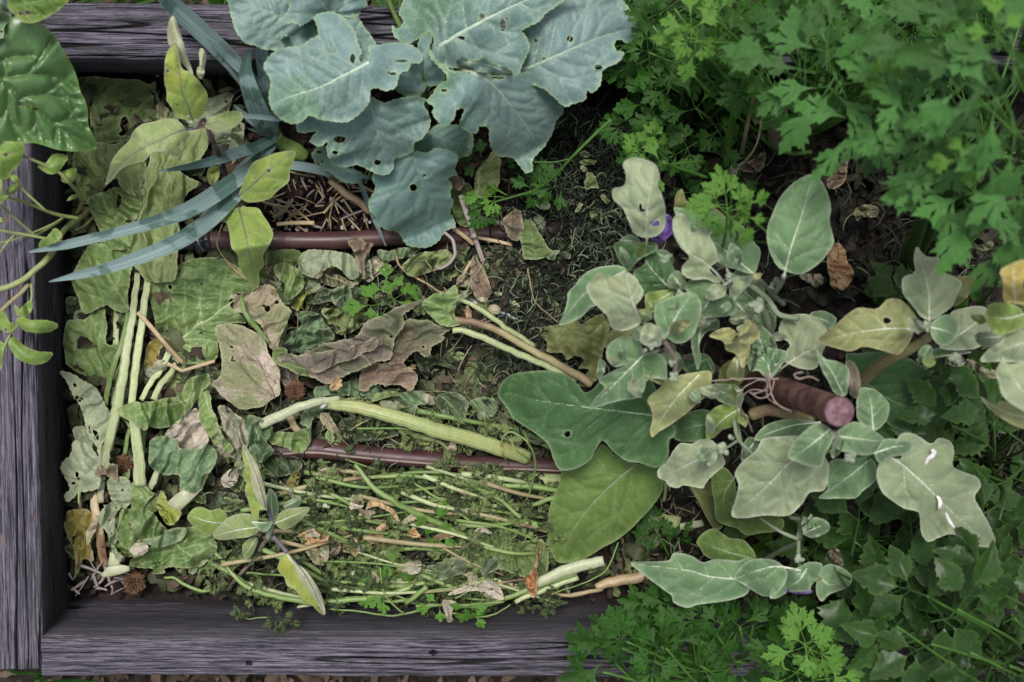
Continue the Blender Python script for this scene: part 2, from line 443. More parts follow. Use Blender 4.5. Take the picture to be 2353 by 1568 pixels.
def woodmat(name):
    n = NT(name); st = n.attr('st', 'Vector'); dp = n.attr('dp')
    g1 = n.noise(n.mapv(st, (17., 420., 1)), 1., 6, .75, .8); g2 = n.noise(n.mapv(st, (45., 1300., 1)), 1., 4, .7, .3); g3 = n.noise(n.mapv(st, (5., 45., 1)), 1., 4, .6, .8)
    ch = n.noise(n.mapv(st, (160., 420., 1)), 1., 3, .7)
    col = n.mix(n.ramp(g1, .42, .57), hx('#35323c'), hx('#918b9c')); col = n.mix(n.ramp(g3, .38, .66), col, hx('#615d68'))
    col = n.mix(n.ramp(g2, .50, .60, 0, .6), col, hx('#a29ea9')); col = n.mix(n.ramp(ch, .60, .68, 0, .6), col, hx('#443f4a'))
    fl = n.ramp(n.noise(n.mapv(st, (30., 200., 3)), 1., 2), .70, .74, 0, .7); col = n.mix(fl, col, hx('#a58468'))
    gn = n.ramp(n.noise(n.mapv(st, (6., 9., 9)), 1., 4), .60, .74, 0, .25); col = n.mix(gn, col, hx('#6a7462'))
    crk = n.ramp(n.noise(n.mapv(st, (7., 430., 5)), 1., 3, .6, 1.4), .36, .42, 1, 0); crk2 = n.ramp(n.noise(n.mapv(st, (16., 950., 9)), 1., 2, .6, 1.), .34, .42, .75, 0); crk = n.math('MAXIMUM', crk, crk2)
    col = n.mix(n.math('MULTIPLY', crk, .85), col, hx('#1a181d')); col = n.mix(n.ramp(dp, 0.0, .0016, 0., .9), col, hx('#121014'))
    # inner faces: shade painted in as darker brown-black wood
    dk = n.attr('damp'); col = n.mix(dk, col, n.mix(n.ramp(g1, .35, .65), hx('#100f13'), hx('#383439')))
    p = n.n('ShaderNodeBsdfPrincipled'); n.l(col, p.inputs['Base Color']); p.inputs['Roughness'].default_value = .82; p.inputs['Specular IOR Level'].default_value = .25
    hh = n.math('ADD', n.math('MULTIPLY', g1, .9), n.math('MULTIPLY', g2, .5)); hh = n.math('SUBTRACT', hh, n.math('MULTIPLY', crk, .8)); n.l(n.bump(hh, 1., .0025), p.inputs['Normal']); n.l(p.outputs[0], n.out.inputs[0])
    return n.m
def soilmat(name, c1='#1d1719', c2='#4a3a35'):
    n = NT(name); v = n.obj()
    a = n.noise(v, 35., 6, .7); b = n.noise(v, 260., 5, .7); col = n.mix(n.ramp(a, .35, .7), hx(c1), hx(c2)); col = n.mix(n.ramp(b, .62, .74, 0, .7), col, hx('#7a6a5e'))
    p = n.n('ShaderNodeBsdfPrincipled'); n.l(col, p.inputs['Base Color']); p.inputs['Roughness'].default_value = .85
    n.l(n.bump(n.math('ADD', b, a), 1., .006), p.inputs['Normal']); n.l(p.outputs[0], n.out.inputs[0]); return n.m
def hosemat(name, stripe):
    n = NT(name); st = n.attr('st', 'Vector'); sep = n.n('ShaderNodeSeparateXYZ'); n.l(st, sep.inputs[0]); v = n.obj()
    col = n.mix(n.ramp(n.noise(v, 30., 4), .35, .7), hx('#4b3031'), hx('#5f4546')); col = n.mix(n.ramp(n.noise(v, 190., 4, .7), .60, .72, 0, .45), col, hx('#7d655f'))
    if stripe:
        d = n.math('ABSOLUTE', n.math('SUBTRACT', sep.outputs[1], stripe)); col = n.mix(n.ramp(d, .014, .020, 1, 0), col, hx('#a89a90'))
    p = n.n('ShaderNodeBsdfPrincipled'); n.l(col, p.inputs['Base Color']); n.l(n.ramp(n.noise(v, 60., 4), .3, .7, .30, .52), p.inputs['Roughness']); p.inputs['Specular IOR Level'].default_value = .5
    n.l(n.bump(n.noise(v, 300., 3), .12, .0006), p.inputs['Normal']); n.l(p.outputs[0], n.out.inputs[0]); return n.m
def strapmat(name):
    n = NT(name); st = n.attr('st', 'Vector'); v = n.obj()
    a = n.noise(n.mapv(st, (8., 38., 1)), 1., 3, .6); col = n.mix(n.ramp(a, .35, .65), hx('#58796f'), hx('#abc2c6'))
    col = n.mix(n.ramp(n.noise(v, 22., 4, .5, .5), .52, .56, 0, .75), col, hx('#3d6256'))
    sep = n.n('ShaderNodeSeparateXYZ'); n.l(st, sep.inputs[0]); 
    d = n.math('ABSOLUTE', sep.outputs[1]); col = n.mix(n.ramp(d, .0, .05, .25, 0), col, hx('#b5c8bf')); col = n.mix(n.ramp(d, .46, .5, 0, .6), col, hx('#9db37f'))
    p = n.n('ShaderNodeBsdfPrincipled'); n.l(col, p.inputs['Base Color']); p.inputs['Roughness'].default_value = .45; p.inputs['Specular IOR Level'].default_value = .4
    nb = n.bump(a, .5, .0012); n.l(nb, p.inputs['Normal'])
    tr = n.n('ShaderNodeBsdfTranslucent'); n.l(col, tr.inputs['Color']); mx = n.n('ShaderNodeMixShader'); mx.inputs[0].default_value = .15
    n.l(p.outputs[0], mx.inputs[1]); n.l(tr.outputs[0], mx.inputs[2]); n.l(mx.outputs[0], n.out.inputs[0]); return n.m
M = {}
M['wood'] = woodmat('weathered_wood'); M['soil'] = soilmat('dark_soil'); M['outsoil'] = soilmat('outer_ground', '#1c1814', '#54463a')
M['kale'] = leafmat('kale_leaf', '#688880', '#829f9f', sc=9., halo='#a9c0ae', halof=.30, rim='#a8c392', rimf=.75, rough=.5, spec=.35, trans=.14, transcol='#7fae70', sheen=.08, fine=.07, var=.08, c3='#668c6e', thr3=(.52, .66), sc3=11., spot='#b4c8b4', spotthr=(.79, .81), spotsc=190., bump=.16, cell=120.)
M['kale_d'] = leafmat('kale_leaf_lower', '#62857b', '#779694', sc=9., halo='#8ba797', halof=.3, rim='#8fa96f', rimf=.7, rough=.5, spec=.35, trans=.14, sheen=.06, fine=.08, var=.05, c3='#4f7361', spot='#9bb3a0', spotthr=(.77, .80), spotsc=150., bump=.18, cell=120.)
M['kale_v'] = simplemat('kale_vein', '#a9bfa9', '#bccdb6', rough=.5, bump=.1); M['kale_vd'] = simplemat('kale_vein_thin', '#839f8e', '#93ab97', rough=.5, bump=.1)
M['strap'] = strapmat('leek_blade'); M['glossy'] = leafmat('glossy_leaf', '#487540', '#6b915a', sc=12., halo='#7c9a55', halof=.25, rim='#8fae55', rimf=.5, rough=.33, spec=.5, trans=.2, fine=.12, c3='#8b9550', thr3=(.60, .78), sc3=9., bump=.22, cell=110., coat=.6)
M['gl_v'] = simplemat('glossy_leaf_vein', '#45713b', '#5a8248', rough=.35)
M['weed'] = leafmat('weed_leaf', '#5f8a3c', '#86a751', sc=18., halo='#a9bf6c', rim='#b4be70', rough=.4, trans=.28, fine=.1)
M['weedstem'] = stalkmat('weed_stem', '#86935a', '#9aa56c', '#85686d')
M['egg_yel'] = leafmat('eggplant_leaf_yellowing', '#bcc655', '#9fc05c', sc=30., halo='#6d6d60', halof=.30, rim='#b3bb8a', rough=.6, trans=.28, sheen=.12, spot='#55553a', spotthr=(.66, .72), spotsc=150., fine=.16, var=.06)
M['egg_lime'] = leafmat('eggplant_leaf_lime', '#8fb04c', '#adc65a', sc=25., halo='#6e6a6c', halof=.30, rim='#b6c08a', rough=.6, trans=.28, sheen=.12, fine=.12, var=.06)
M['egg_fade'] = leafmat('eggplant_leaf_fading', '#9ab464', '#aebc82', sc=25., halo='#7b7b6f', halof=.35, rim='#b0b794', rough=.6, trans=.25, sheen=.12, spot='#5a5a50', spotthr=(.62, .72), spotsc=30., fine=.16, var=.06)
M['egg_vp'] = simplemat('eggplant_vein_purple', '#5c5560', '#77707a', rough=.6, bump=.1); M['egg_vg'] = simplemat('eggplant_vein_pale', '#c6cfb6', '#d6ddc8', rough=.6, bump=.1); M['egg_vd'] = simplemat('eggplant_vein_green', '#7f9b74', '#94aa86', rough=.6, bump=.1)
M['cream'] = leafmat('curled_cream_leaf', '#c2c79a', '#d3d3b4', sc=30., halo='#a9a985', rim='#dcdcc4', rough=.7, trans=.2, fine=.1)
M['egg_grey'] = leafmat('eggplant_leaf_grey', '#93a67d', '#b0bd98', sc=16., halo='#b9c4a5', halof=.3, rim='#ccd3ba', rimf=.9, rough=.65, spec=.2, trans=.22, sheen=.14, fine=.08, c3='#a9ad74', thr3=(.62, .75), sc3=18., bump=.18, var=.1)
M['egg_green'] = leafmat('eggplant_leaf_green', '#64895c', '#82a376', sc=16., halo='#9bb08c', halof=.28, rim='#b9c8ac', rimf=.9, rough=.62, spec=.2, trans=.2, sheen=.12, fine=.08, bump=.18, var=.12)
M['egg_dark'] = leafmat('eggplant_leaf_dark', '#3d6237', '#4f7547', sc=12., halo='#6f8f62', halof=.25, rim='#93a886', rimf=.8, rough=.55, spec=.22, trans=.16, sheen=.08, fine=.1, bump=.2, var=.08)
M['egg_moss'] = leafmat('eggplant_leaf_mid', '#627d3e', '#6f8c48', sc=10., halo='#8ea466', halof=.3, rim='#96a876', rimf=.8, rough=.6, spec=.2, trans=.2, sheen=.08, fine=.1, bump=.2, var=.08, c3='#57743a', cell=90.)
M['egg_olive'] = leafmat('eggplant_leaf_olive', '#6c7a44', '#869055', sc=20., halo='#9aa368', rim='#a3a577', rough=.6, trans=.22, sheen=.08, fine=.14, edgec='#8a7a4c')
M['egg_warm'] = leafmat('eggplant_leaf_yellow', '#a8ad72', '#98a871', sc=24., halo='#c0bf88', rim='#cfc49a', rough=.62, trans=.25, sheen=.1, fine=.12, c3='#c0ac62', thr3=(.60, .72), spot='#7e6c4c', spotthr=(.72, .78), spotsc=40.)
M['egg_bright'] = leafmat('eggplant_leaf_bright_yellow', '#dcc45e', '#c9b96a', sc=20., halo='#d8cc90', rim='#d8cc98', rough=.6, trans=.25, fine=.1, c3='#cba655', thr3=(.62, .74)); M['egg_stem'] = simplemat('eggplant_stem', '#8e9a84', '#7b8a6c', rough=.7, sc=40.); M['egg_stem_w'] = simplemat('eggplant_woody_stem', '#6b5a52', '#8c8078', rough=.75, sc=50., bump=.6)
M['egg_stem_p'] = simplemat('eggplant_purple_stem', '#40303a', '#6a5a62', rough=.7, sc=60.)
M['felt'] = simplemat('felted_bud', '#a3ae96', '#8d9a82', rough=.8, sc=200., bump=.6); M['petal'] = leafmat('purple_petal', '#6a4a9c', '#8f6fc0', rough=.5, trans=.3, transcol='#9a70d0')
M['pars'] = leafmat('parsley_leaf', '#17400c', '#295616', sc=25., halo='#5f9040', halof=.35, rim='#4c7a34', rimf=.3, rough=.42, spec=.22, trans=.24, transcol='#7fae30', fine=.12, var=.3, bump=.25)  # very dark base colour: shade of the low foliage and gaps painted in
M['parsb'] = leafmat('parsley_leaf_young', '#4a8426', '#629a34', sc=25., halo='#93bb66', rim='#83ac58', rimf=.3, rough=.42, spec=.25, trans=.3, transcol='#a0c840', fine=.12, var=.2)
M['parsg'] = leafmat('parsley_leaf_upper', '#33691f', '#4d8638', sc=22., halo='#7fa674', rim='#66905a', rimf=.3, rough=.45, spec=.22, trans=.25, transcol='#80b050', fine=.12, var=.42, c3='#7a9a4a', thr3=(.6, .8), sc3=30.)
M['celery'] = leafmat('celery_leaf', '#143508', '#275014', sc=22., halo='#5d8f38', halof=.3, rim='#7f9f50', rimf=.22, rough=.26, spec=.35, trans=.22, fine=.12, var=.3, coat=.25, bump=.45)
M['pstem'] = stalkmat('green_stem', '#3a5f20', '#527a30', ribs=10.); M['pstem_d'] = stalkmat('dark_green_stem', '#2c4519', '#3f5e28', ribs=12.)
M['chardstalk'] = stalkmat('chard_stalk', '#98a974', '#c3cba0', ribs=18.); M['celstalk'] = stalkmat('celery_stalk', '#87965c', '#a9b37c', '#a09c66', ribs=30.)
M['limestalk'] = stalkmat('lime_stalk', '#6a8646', '#889f62', ribs=12.); M['palestalk'] = stalkmat('bleached_stalk', '#a3aa88', '#bcc0a2', '#948a6c', ribs=16., spotc='#8a7a60'); M['greenstalk'] = stalkmat('green_stalk', '#5f8040', '#86a05c', '#95a46b', ribs=18.)
M['tanstalk'] = stalkmat('tan_stalk', '#8b8560', '#ab9f78', '#7c5f55', ribs=18.); M['drystalk'] = stalkmat('dry_brown_stalk', '#a08c6a', '#c2ae8b', '#6b4a3c', ribs=18., spotc='#4a3530')
M['whitestalk'] = stalkmat('white_stalk', '#979fa3', '#abb1b2', ribs=10.); M['straw'] = stalkmat('straw', '#b09a78', '#d0bc96', '#8a7460', ribs=14., rough=.6); M['graystraw'] = stalkmat('grey_straw', '#8d8280', '#aaa09a', ribs=14., rough=.7)
def wilt(name, a, b, c=None, **k):
    d = dict(sc=18., halo=k.pop('halo', None) or b, halof=.35, rim=k.pop('rim', '#a9aa88'), rimf=.5, rough=.6, spec=.3, trans=.12, k=1.62, fine=.2, c3=c, thr3=k.pop('thr3', (.5, .64)), sc3=k.pop('sc3', 20.), bump=.8, var=.14, cell=200.); d.update(k)
    return leafmat(name, a, b, **d)
M['w_green'] = wilt('wilted_leaf_green', '#4f6a38', '#6b8048', halo='#93a674', rough=.42, spec=.4)
M['w_olive'] = wilt('wilted_leaf_olive', '#5b6b40', '#76855a', halo='#98a069', rough=.5)
M['w_olivd'] = wilt('wilted_leaf_dark_olive', '#43552c', '#566a3a', halo='#76865a', rough=.55)
M['w_sage'] = wilt('wilted_leaf_sage', '#76846a', '#8a947a', halo='#a9b094', rough=.7, spot='#4c4a3c', spotthr=(.74, .78), spotsc=90.)
M['w_tan'] = wilt('dry_leaf_tan', '#857c68', '#9c9280', c='#6f7a56', halo='#94806c', rough=.75, spot='#5f564c', spotthr=(.70, .75), spotsc=70.)
M['w_pink'] = wilt('dry_leaf_pinkish', '#94897a', '#b8ab9b', c='#727a58', thr3=(.45, .55), sc3=16., halo='#8f7a70', rough=.75, spot='#6f665c', spotthr=(.68, .74), spotsc=80.)
M['w_brown'] = wilt('dry_leaf_brown', '#6b5c4e', '#857262', c='#545c44', thr3=(.5, .6), sc3=11., halo='#4f4240', rough=.7)
M['w_purp'] = wilt('wilted_leaf_greybrown', '#5a574a', '#7d7067', c='#525e42', thr3=(.5, .6), sc3=13., halo='#4e4848', rough=.65)
M['w_dark'] = wilt('wilted_leaf_blackgreen', '#2f3f2c', '#47573f', c='#5d6a54', rough=.45, spec=.4)
M['w_grey'] = wilt('wilted_leaf_grey', '#8b8878', '#a5a08e', c='#56694a', thr3=(.46, .58), sc3=28., rough=.65)
M['w_rust'] = wilt('dry_leaf_rust', '#7d5638', '#9c7048', c='#59423a', rough=.65); M['w_gold'] = wilt('yellow_dying_leaf', '#7f7036', '#706e38', c='#6b4f42', thr3=(.50, .58), sc3=24., rough=.55, spot='#3c2c24', spotthr=(.68, .72), spotsc=60.)
M['w_yell'] = wilt('wilted_leaf_yellowgreen', '#727a34', '#858c42', rough=.5); M['w_white'] = wilt('bleached_leaf', '#9b9286', '#b0a89a', rough=.75, halo='#9a9085')
M['w_teal'] = wilt('wilted_leaf_bluegreen', '#46603f', '#687c5c', halo='#90a78a', rough=.5); M['w_tanb'] = wilt('dry_leaf_ochre', '#a3825f', '#c0a07c', c='#7c5a44', rough=.7)
M['wv_pale'] = simplemat('wilted_vein_pale', '#a7b684', '#b9c496', rough=.55, bump=.1); M['wv_dark'] = simplemat('wilted_vein_dark', '#57504a', '#6a6058', rough=.7, bump=.1); M['wv_green'] = simplemat('wilted_vein_green', '#7d8f5f', '#8e9d6d', rough=.6, bump=.1)
M['stake'] = simplemat('rusty_stake', '#533230', '#83605a', sc=45., rough=.75, bump=.8, bsc=220., thr=(.4, .6), bdist=.0012); M['staketop'] = simplemat('stake_sawn_end', '#64484e', '#84686f', sc=160., rough=.8, bump=.6)
M['twine'] = simplemat('garden_twine', '#84746e', '#9d8d82', rough=.85, sc=200., bump=.6); M['wire'] = simplemat('galvanised_wire', '#8f979c', '#aab2b6', rough=.35, metal=.8)
M['rubber'] = simplemat('black_fitting', '#26262c', '#34343a', rough=.4, spec=.5, bump=.1); M['hose'] = hosemat('brown_hose', None); M['hose_s'] = hosemat('brown_hose_striped', .29)
M['perl'] = simplemat('perlite', '#d5d0d0', '#ebe8e6', rough=.9, bump=.6); M['crumb'] = simplemat('soil_crumb', '#1b1517', '#4c3c36', rough=.9, attr_rand=True, bump=.8); M['clip'] = simplemat('shredded_green', '#161e17', '#8d9c7c', rough=.6, attr_rand=True)
M['fragd'] = simplemat('litter_fragment_dark', '#14160e', '#3a3829', rough=.7, attr_rand=True, bump=.6); M['frag'] = simplemat('litter_fragment', '#1b2317', '#6c7550', rough=.65, attr_rand=True, bump=.6); M['fragb'] = simplemat('litter_fragment_brown', '#241c19', '#7d6c58', rough=.75, attr_rand=True, bump=.6); M['seed'] = simplemat('seed_head', '#5b4334', '#86674e', rough=.8, sc=120., bump=.5)  # litter fragments darkened: shade between the leaves is put into their colour
M['budc'] = simplemat('cream_bud', '#b9b090', '#cfc8a8', rough=.6, sc=80.); M['root'] = simplemat('pale_root', '#8d8466', '#a39a78', rough=.7)
EXPO = 0.98
# ---------------------------------------------------------------- setting
def ground(name, x0, x1, y0, y1, n, zb, amp, mat, sc=30.):
    xs = np.linspace(x0, x1, n); ys = np.linspace(y0, y1, int(n * (y1 - y0) / (x1 - x0)))
    V = []
    for y in ys:
        for x in xs:
            h = amp * (nz(x * sc, y * sc, 3) * .6 + nz(x * sc * 3.1, y * sc * 3.1, 7) * .4 + nz(x * sc * 8, y * sc * 8, 9) * .22)
            V.append((x, y, zb + h))
    k = len(xs); F = [(j * k + i, j * k + i + 1, (j + 1) * k + i + 1, (j + 1) * k + i) for j in range(len(ys) - 1) for i in range(k - 1)]
    o = mesh_obj(name, V, F, mat, loc=(0, 0, 0)); o['kind'] = 'structure'; return o
lt = W(150, 170, 0); rb = W(2353, 1372, 0)
ground('bed_soil', lt[0] - .05, rb[0] + .35, rb[1] - .03, lt[1] + .03, 420, 0., .010, M['soil'])
ground('ground', -9, 9, -9, 9, 60, -.09, .02, M['outsoil'], 2.)

def plank(A, B, wv, ztop, zbot, label, shadeside, shadew=.012, seed=1., endcut=True, pits=()):
    """A,B: world xy ends of the inner top edge; wv: outward width vector"""
    A = np.array(A); B = np.array(B); wv = np.array(wv); L = np.linalg.norm(B - A); d = (B - A) / L; wl = np.linalg.norm(wv); wn = wv / wl
    hgt = ztop - zbot; r = .004
    per = []   # (offset along wn, z, nx, nz)
    def lin(p, q, n, nn):
        for i in range(n): per.append((p[0] + (q[0] - p[0]) * i / n, p[1] + (q[1] - p[1]) * i / n, nn))
    ni = int(hgt / .0022); nt = int(wl / .0009)
    lin((0, zbot), (0, ztop - r), ni, (-1, 0)); 
    for i in range(4): a = math.pi / 2 * i / 4; per.append((r - r * math.cos(a), ztop - r + r * math.sin(a), (-math.cos(a), math.sin(a))))
    lin((r, ztop), (wl - r, ztop), nt, (0, 1))
    for i in range(4): a = math.pi / 2 * i / 4; per.append((wl - r + r * math.sin(a), ztop - r + r * math.cos(a), (math.sin(a), math.cos(a))))
    lin((wl, ztop - r), (wl, zbot), max(6, ni // 3), (1, 0))
    per.append((wl, zbot, (1, 0)))
    n = len(per); cum = [0]
    for i in range(1, n): cum.append(cum[-1] + math.hypot(per[i][0] - per[i - 1][0], per[i][1] - per[i - 1][1]))
    ns = int(L / .0024); V = []; st = []; dp = []; dm = []
    for i in range(ns + 1):
        s = L * i / ns
        for j, (o, z, nn) in enumerate(per):
            t = cum[j]; w = .0012 * nz(s * 3, t * 12, seed)
            tt = t + .004 * nz(s * 5, t * 6, seed + 40)
            g = nz(s * 6, tt * 170, seed + 3); g2 = nz(s * 4, tt * 60, seed + 9)
            dep = .0009 * abs(g) + .0012 * max(0, -g2)
            c = nz(s * 3.2, tt * 95, seed + 17); ck = max(0., 1 - abs(c) / .075) * max(0, min(1, (nz(s * 2.2, tt * 25, seed + 27) - .12) * 6))
            dep += .0045 * ck
            edge = (abs(t - hgt) < .007 or abs(t - hgt - wl) < .007)
            if edge: dep += .0035 * max(0, nz(s * 22, t * 40, seed + 33)) + .004 * max(0, nz(s * 6, 3, seed + 71) - .15)
            dep -= w
            for (ps, pt, pr) in pits:
                q2 = ((s - ps) ** 2 + (t - pt) ** 2) / pr ** 2
                if q2 < 3: dep += .005 * math.exp(-q2 * 1.5)
            p = A + d * s + wn * (o - nn[0] * dep)
            endw = 0
            if endcut and (i == 0 or i == ns): p = p + d * (.0018 * nz(t * 90, seed, 3.))
            V.append((p[0], p[1], z - nn[1] * dep)); st.append((s, t, seed)); dp.append(max(0, .0045 * ck - .0007) + sum(.004 for (ps, pt, pr) in pits if (s - ps) ** 2 + (t - pt) ** 2 < pr ** 2))
            q = 0.
            if shadeside and nn[0] < -.5:
                q = shadeside * min(1, max(.0, (ztop - z) / shadew)) * (1 - .55 * min(1, max(0, .5 + 1.5 * nz(s * 3, z * 18, seed + 5))))  # painted shade of the inner face, deepening down from the top edge
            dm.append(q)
    F = []
    for i in range(ns):
        for j in range(n - 1):
            F.append((i * n + j, i * n + j + 1, (i + 1) * n + j + 1, (i + 1) * n + j))
    V = np.array(V)
    a, b, c = V[F[len(F) // 2][0]], V[F[len(F) // 2][1]], V[F[len(F) // 2][2]]
    jt = ni + 4 + nt // 2; f = F[jt]; 
    if np.cross(V[f[1]] - V[f[0]], V[f[2]] - V[f[0]])[2] < 0: F = [q[::-1] for q in F]
    F += [tuple(range(n)), tuple(ns * n + j for j in range(n))[::-1]]
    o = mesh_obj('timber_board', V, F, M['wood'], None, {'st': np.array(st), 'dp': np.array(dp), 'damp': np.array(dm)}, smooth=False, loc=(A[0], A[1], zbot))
    tag(o, label, 'timber', 'weathered timber boards edging the garden bed'); return o
ZT = .14
def wz(u, v, z=ZT): return W(u, v, z)[:2]
# left board (over the end of the bottom one)
a = wz(98, 1536); b = wz(66, -60); out = wz(-60, 1536) - a
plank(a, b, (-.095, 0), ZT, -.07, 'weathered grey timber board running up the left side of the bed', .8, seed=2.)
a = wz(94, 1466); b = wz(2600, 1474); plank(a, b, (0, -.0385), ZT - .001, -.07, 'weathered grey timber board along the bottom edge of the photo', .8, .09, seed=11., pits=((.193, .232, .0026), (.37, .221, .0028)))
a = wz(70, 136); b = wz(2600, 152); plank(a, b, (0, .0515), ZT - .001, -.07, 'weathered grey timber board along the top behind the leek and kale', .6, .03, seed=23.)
# ---------------------------------------------------------------- light, camera
w = bpy.data.worlds.new('World'); S.world = w; w.use_nodes = True; nt = w.node_tree
sky = nt.nodes.new('ShaderNodeTexSky'); sky.sky_type = 'NISHITA'; sky.sun_disc = False; sky.sun_elevation = math.radians(70); sky.sun_rotation = math.radians(-25)
sky.air_density = 1.0; sky.dust_density = 3.5; sky.ozone_density = 1.5
hs = nt.nodes.new('ShaderNodeHueSaturation'); hs.inputs['Saturation'].default_value = .45; nt.links.new(sky.outputs[0], hs.inputs['Color']); nt.links.new(hs.outputs[0], nt.nodes['Background'].inputs[0]); nt.nodes['Background'].inputs[1].default_value = .068
sl = bpy.data.lights.new('Sun', 'SUN'); sl.energy = 1.5; sl.angle = math.radians(14); sl.color = (1, .95, .9)
so = bpy.data.objects.new('Sun', sl); COL.objects.link(so)
az = math.radians(-25); el = math.radians(70)   # direction towards the sun
sd_ = Vector((math.sin(az) * math.cos(el), math.cos(az) * math.cos(el), math.sin(el))); so.rotation_euler = sd_.to_track_quat('Z', 'Y').to_euler()
cd = bpy.data.cameras.new('Camera'); cam = bpy.data.objects.new('Camera', cd); COL.objects.link(cam); S.camera = cam
cd.sensor_width = 36; cd.lens = FOC * 36 / 2353; cd.clip_start = .02; cd.clip_end = 50
cam.matrix_world = Matrix.Translation(Vector(CAMP)) @ RM.to_4x4()
cd.dof.use_dof = True; cd.dof.focus_distance = 1.42; cd.dof.aperture_fstop = 5.6
S.view_settings.view_transform = 'Standard'; S.view_settings.look = 'None'; S.view_settings.exposure = EXPO; S.view_settings.gamma = 1
# ---------------------------------------------------------------- kale
kr = empty('kale_plant', W(1035, 255, 0)); tag(kr, 'kale plant with broad blue-green leaves, insect holes and pale veins', 'kale')
def KL(fr, out, mid, z, m='kale', vm=None, **k):
    d = dict(serr=(2.6, 14), bow=.012, fold=.010, wave=(.007, 60), quilt=.0035, nv=6, vw=2.6, mw=7, vang=(62, 42), step=5.); d.update(k)
    return blade('leaf', fr, PS(out), z, PS(mid), M[m], vmat=M[vm or ('kale_v' if m == 'kale' else 'kale_vd')], parent=kr, **d)
KL('B', '580,1000 620,960 680,980 720,1080 800,1110 900,1140 900,1190 860,1215 780,1200 690,1140 600,1070 572,1030', '860,1150 720,1080 600,1010', (.10, .07), 'kale_d', nv=3, holes=[(620, 1005, 18, 10), (640, 1068, 10, 6)])
KL('B', '1390,830 1500,820 1600,860 1640,900 1640,960 1620,1020 1570,1040 1520,1050 1400,1040 1300,1040 1250,1010 1250,940 1340,870', '1330,860 1450,920 1600,960', (.13, .10), 'kale_d', nv=4, holes=[(1590, 925, 6), (1560, 960, 5), (1600, 985, 7, 5)])
KL('B', '970,1180 990,1120 1060,1060 1150,1040 1250,1000 1330,1010 1400,975 1500,1000 1540,1040 1520,1120 1540,1160 1480,1180 1500,1230 1490,1290 1510,1340 1490,1400 1510,1440 1522,1500 1470,1520 1440,1550 1400,1600 1340,1635 1230,1630 1180,1600 1150,1540 1060,1515 1010,1480 990,1420 950,1390 950,1320 985,1260 990,1220',
   '1235,1010 1270,1110 1295,1190 1340,1270 1400,1360 1450,1470', (.15, .07), 'kale_d', veins=[PS('1240,1030 1180,1060 1140,1160 1110,1260 1080,1380'), PS('1290,1190 1262,1300 1255,1420 1270,1530'), PS('1290,1180 1380,1140 1450,1090')], nv=5, vw=1.5, mw=4, holes=[(1243, 1240, 22, 26), (1318, 1163, 9)], bow=.01)
KL('C', '960,-90 1290,-90 1300,-10 1350,60 1395,150 1400,230 1350,292 1290,265 1255,280 1265,335 1315,345 1300,390 1250,425 1210,440 1170,480 1160,560 1110,612 1070,600 1060,660 980,690 910,700 800,600 620,500 600,300 700,100 800,-20 900,-90', '560,480 700,440 800,400 900,355 1050,290 1150,250 1320,200', (.19, .20, .185), 'kale', fold=.004,
   holes=[(957, 258, 22), (1146, 445, 27, 16), (732, 268, 9, 14), (787, 391, 10), (755, 342, 5)], mw=9, vw=2.6)
KL('B', '600,130 640,60 700,40 790,70 880,115 920,180 960,230 1000,300 990,400 900,440 800,420 700,300 640,200', '700,420 820,260 900,140', (.19, .19), nv=4, fold=.004)
KL('B', '18,-90 20,30 45,120 60,190 95,240 140,290 200,305 260,330 330,335 400,328 520,300 600,260 620,160 560,90 450,60 425,0 430,-90', '560,180 420,130 240,60 80,20', (.18, .20), 'kale', fold=.004, mw=4, bow=.004)
KL('B', '430,-90 425,10 420,60 385,105 335,145 330,176 365,170 400,160 450,150 500,175 515,200 480,228 430,240 395,225 365,200 368,250 390,310 470,322 600,260 700,180 760,110 800,118 870,112 905,60 940,40 925,-20 940,-90', '700,110 690,75 640,20 590,-60', (.19, .22), 'kale', fold=.004, veins=[PS('690,75 600,98 500,96 400,96'), PS('690,75 720,-10 690,-60'), PS('740,105 780,40 800,0')], nv=0, mw=5)
KL('B', '470,820 520,780 560,765 640,795 730,790 820,780 880,740 940,690 960,640 1050,680 1120,655 1180,640 1250,635 1330,655 1310,690 1345,750 1355,810 1340,870 1300,920 1250,942 1245,1000 1190,1030 1120,1050 1115,1110 1070,1155 1000,1150 940,1120 870,1090 800,1105 730,1090 690,1050 670,980 672,940 625,968 560,935 600,870 520,882 478,870',
   '962,640 975,740 1010,880 1040,960 1060,1090', (.20, .15), 'kale', veins=[PS('965,700 880,780 830,880 790,980'), PS('975,710 850,770 740,860 640,930'), PS('968,700 1040,705 1120,740 1230,760')], nv=4, vw=1.8, mw=3.5, holes=[(1006, 1073, 23, 18), (727, 1008, 20, 12), (758, 922, 40, 22)], serr=(2, 18))
KL('B', '1290,240 1370,225 1350,330 1380,400 1450,470 1440,540 1380,575 1320,560 1290,480 1260,400', '1330,540 1320,420 1340,260', (.19, .21), 'kale_d', nv=3)
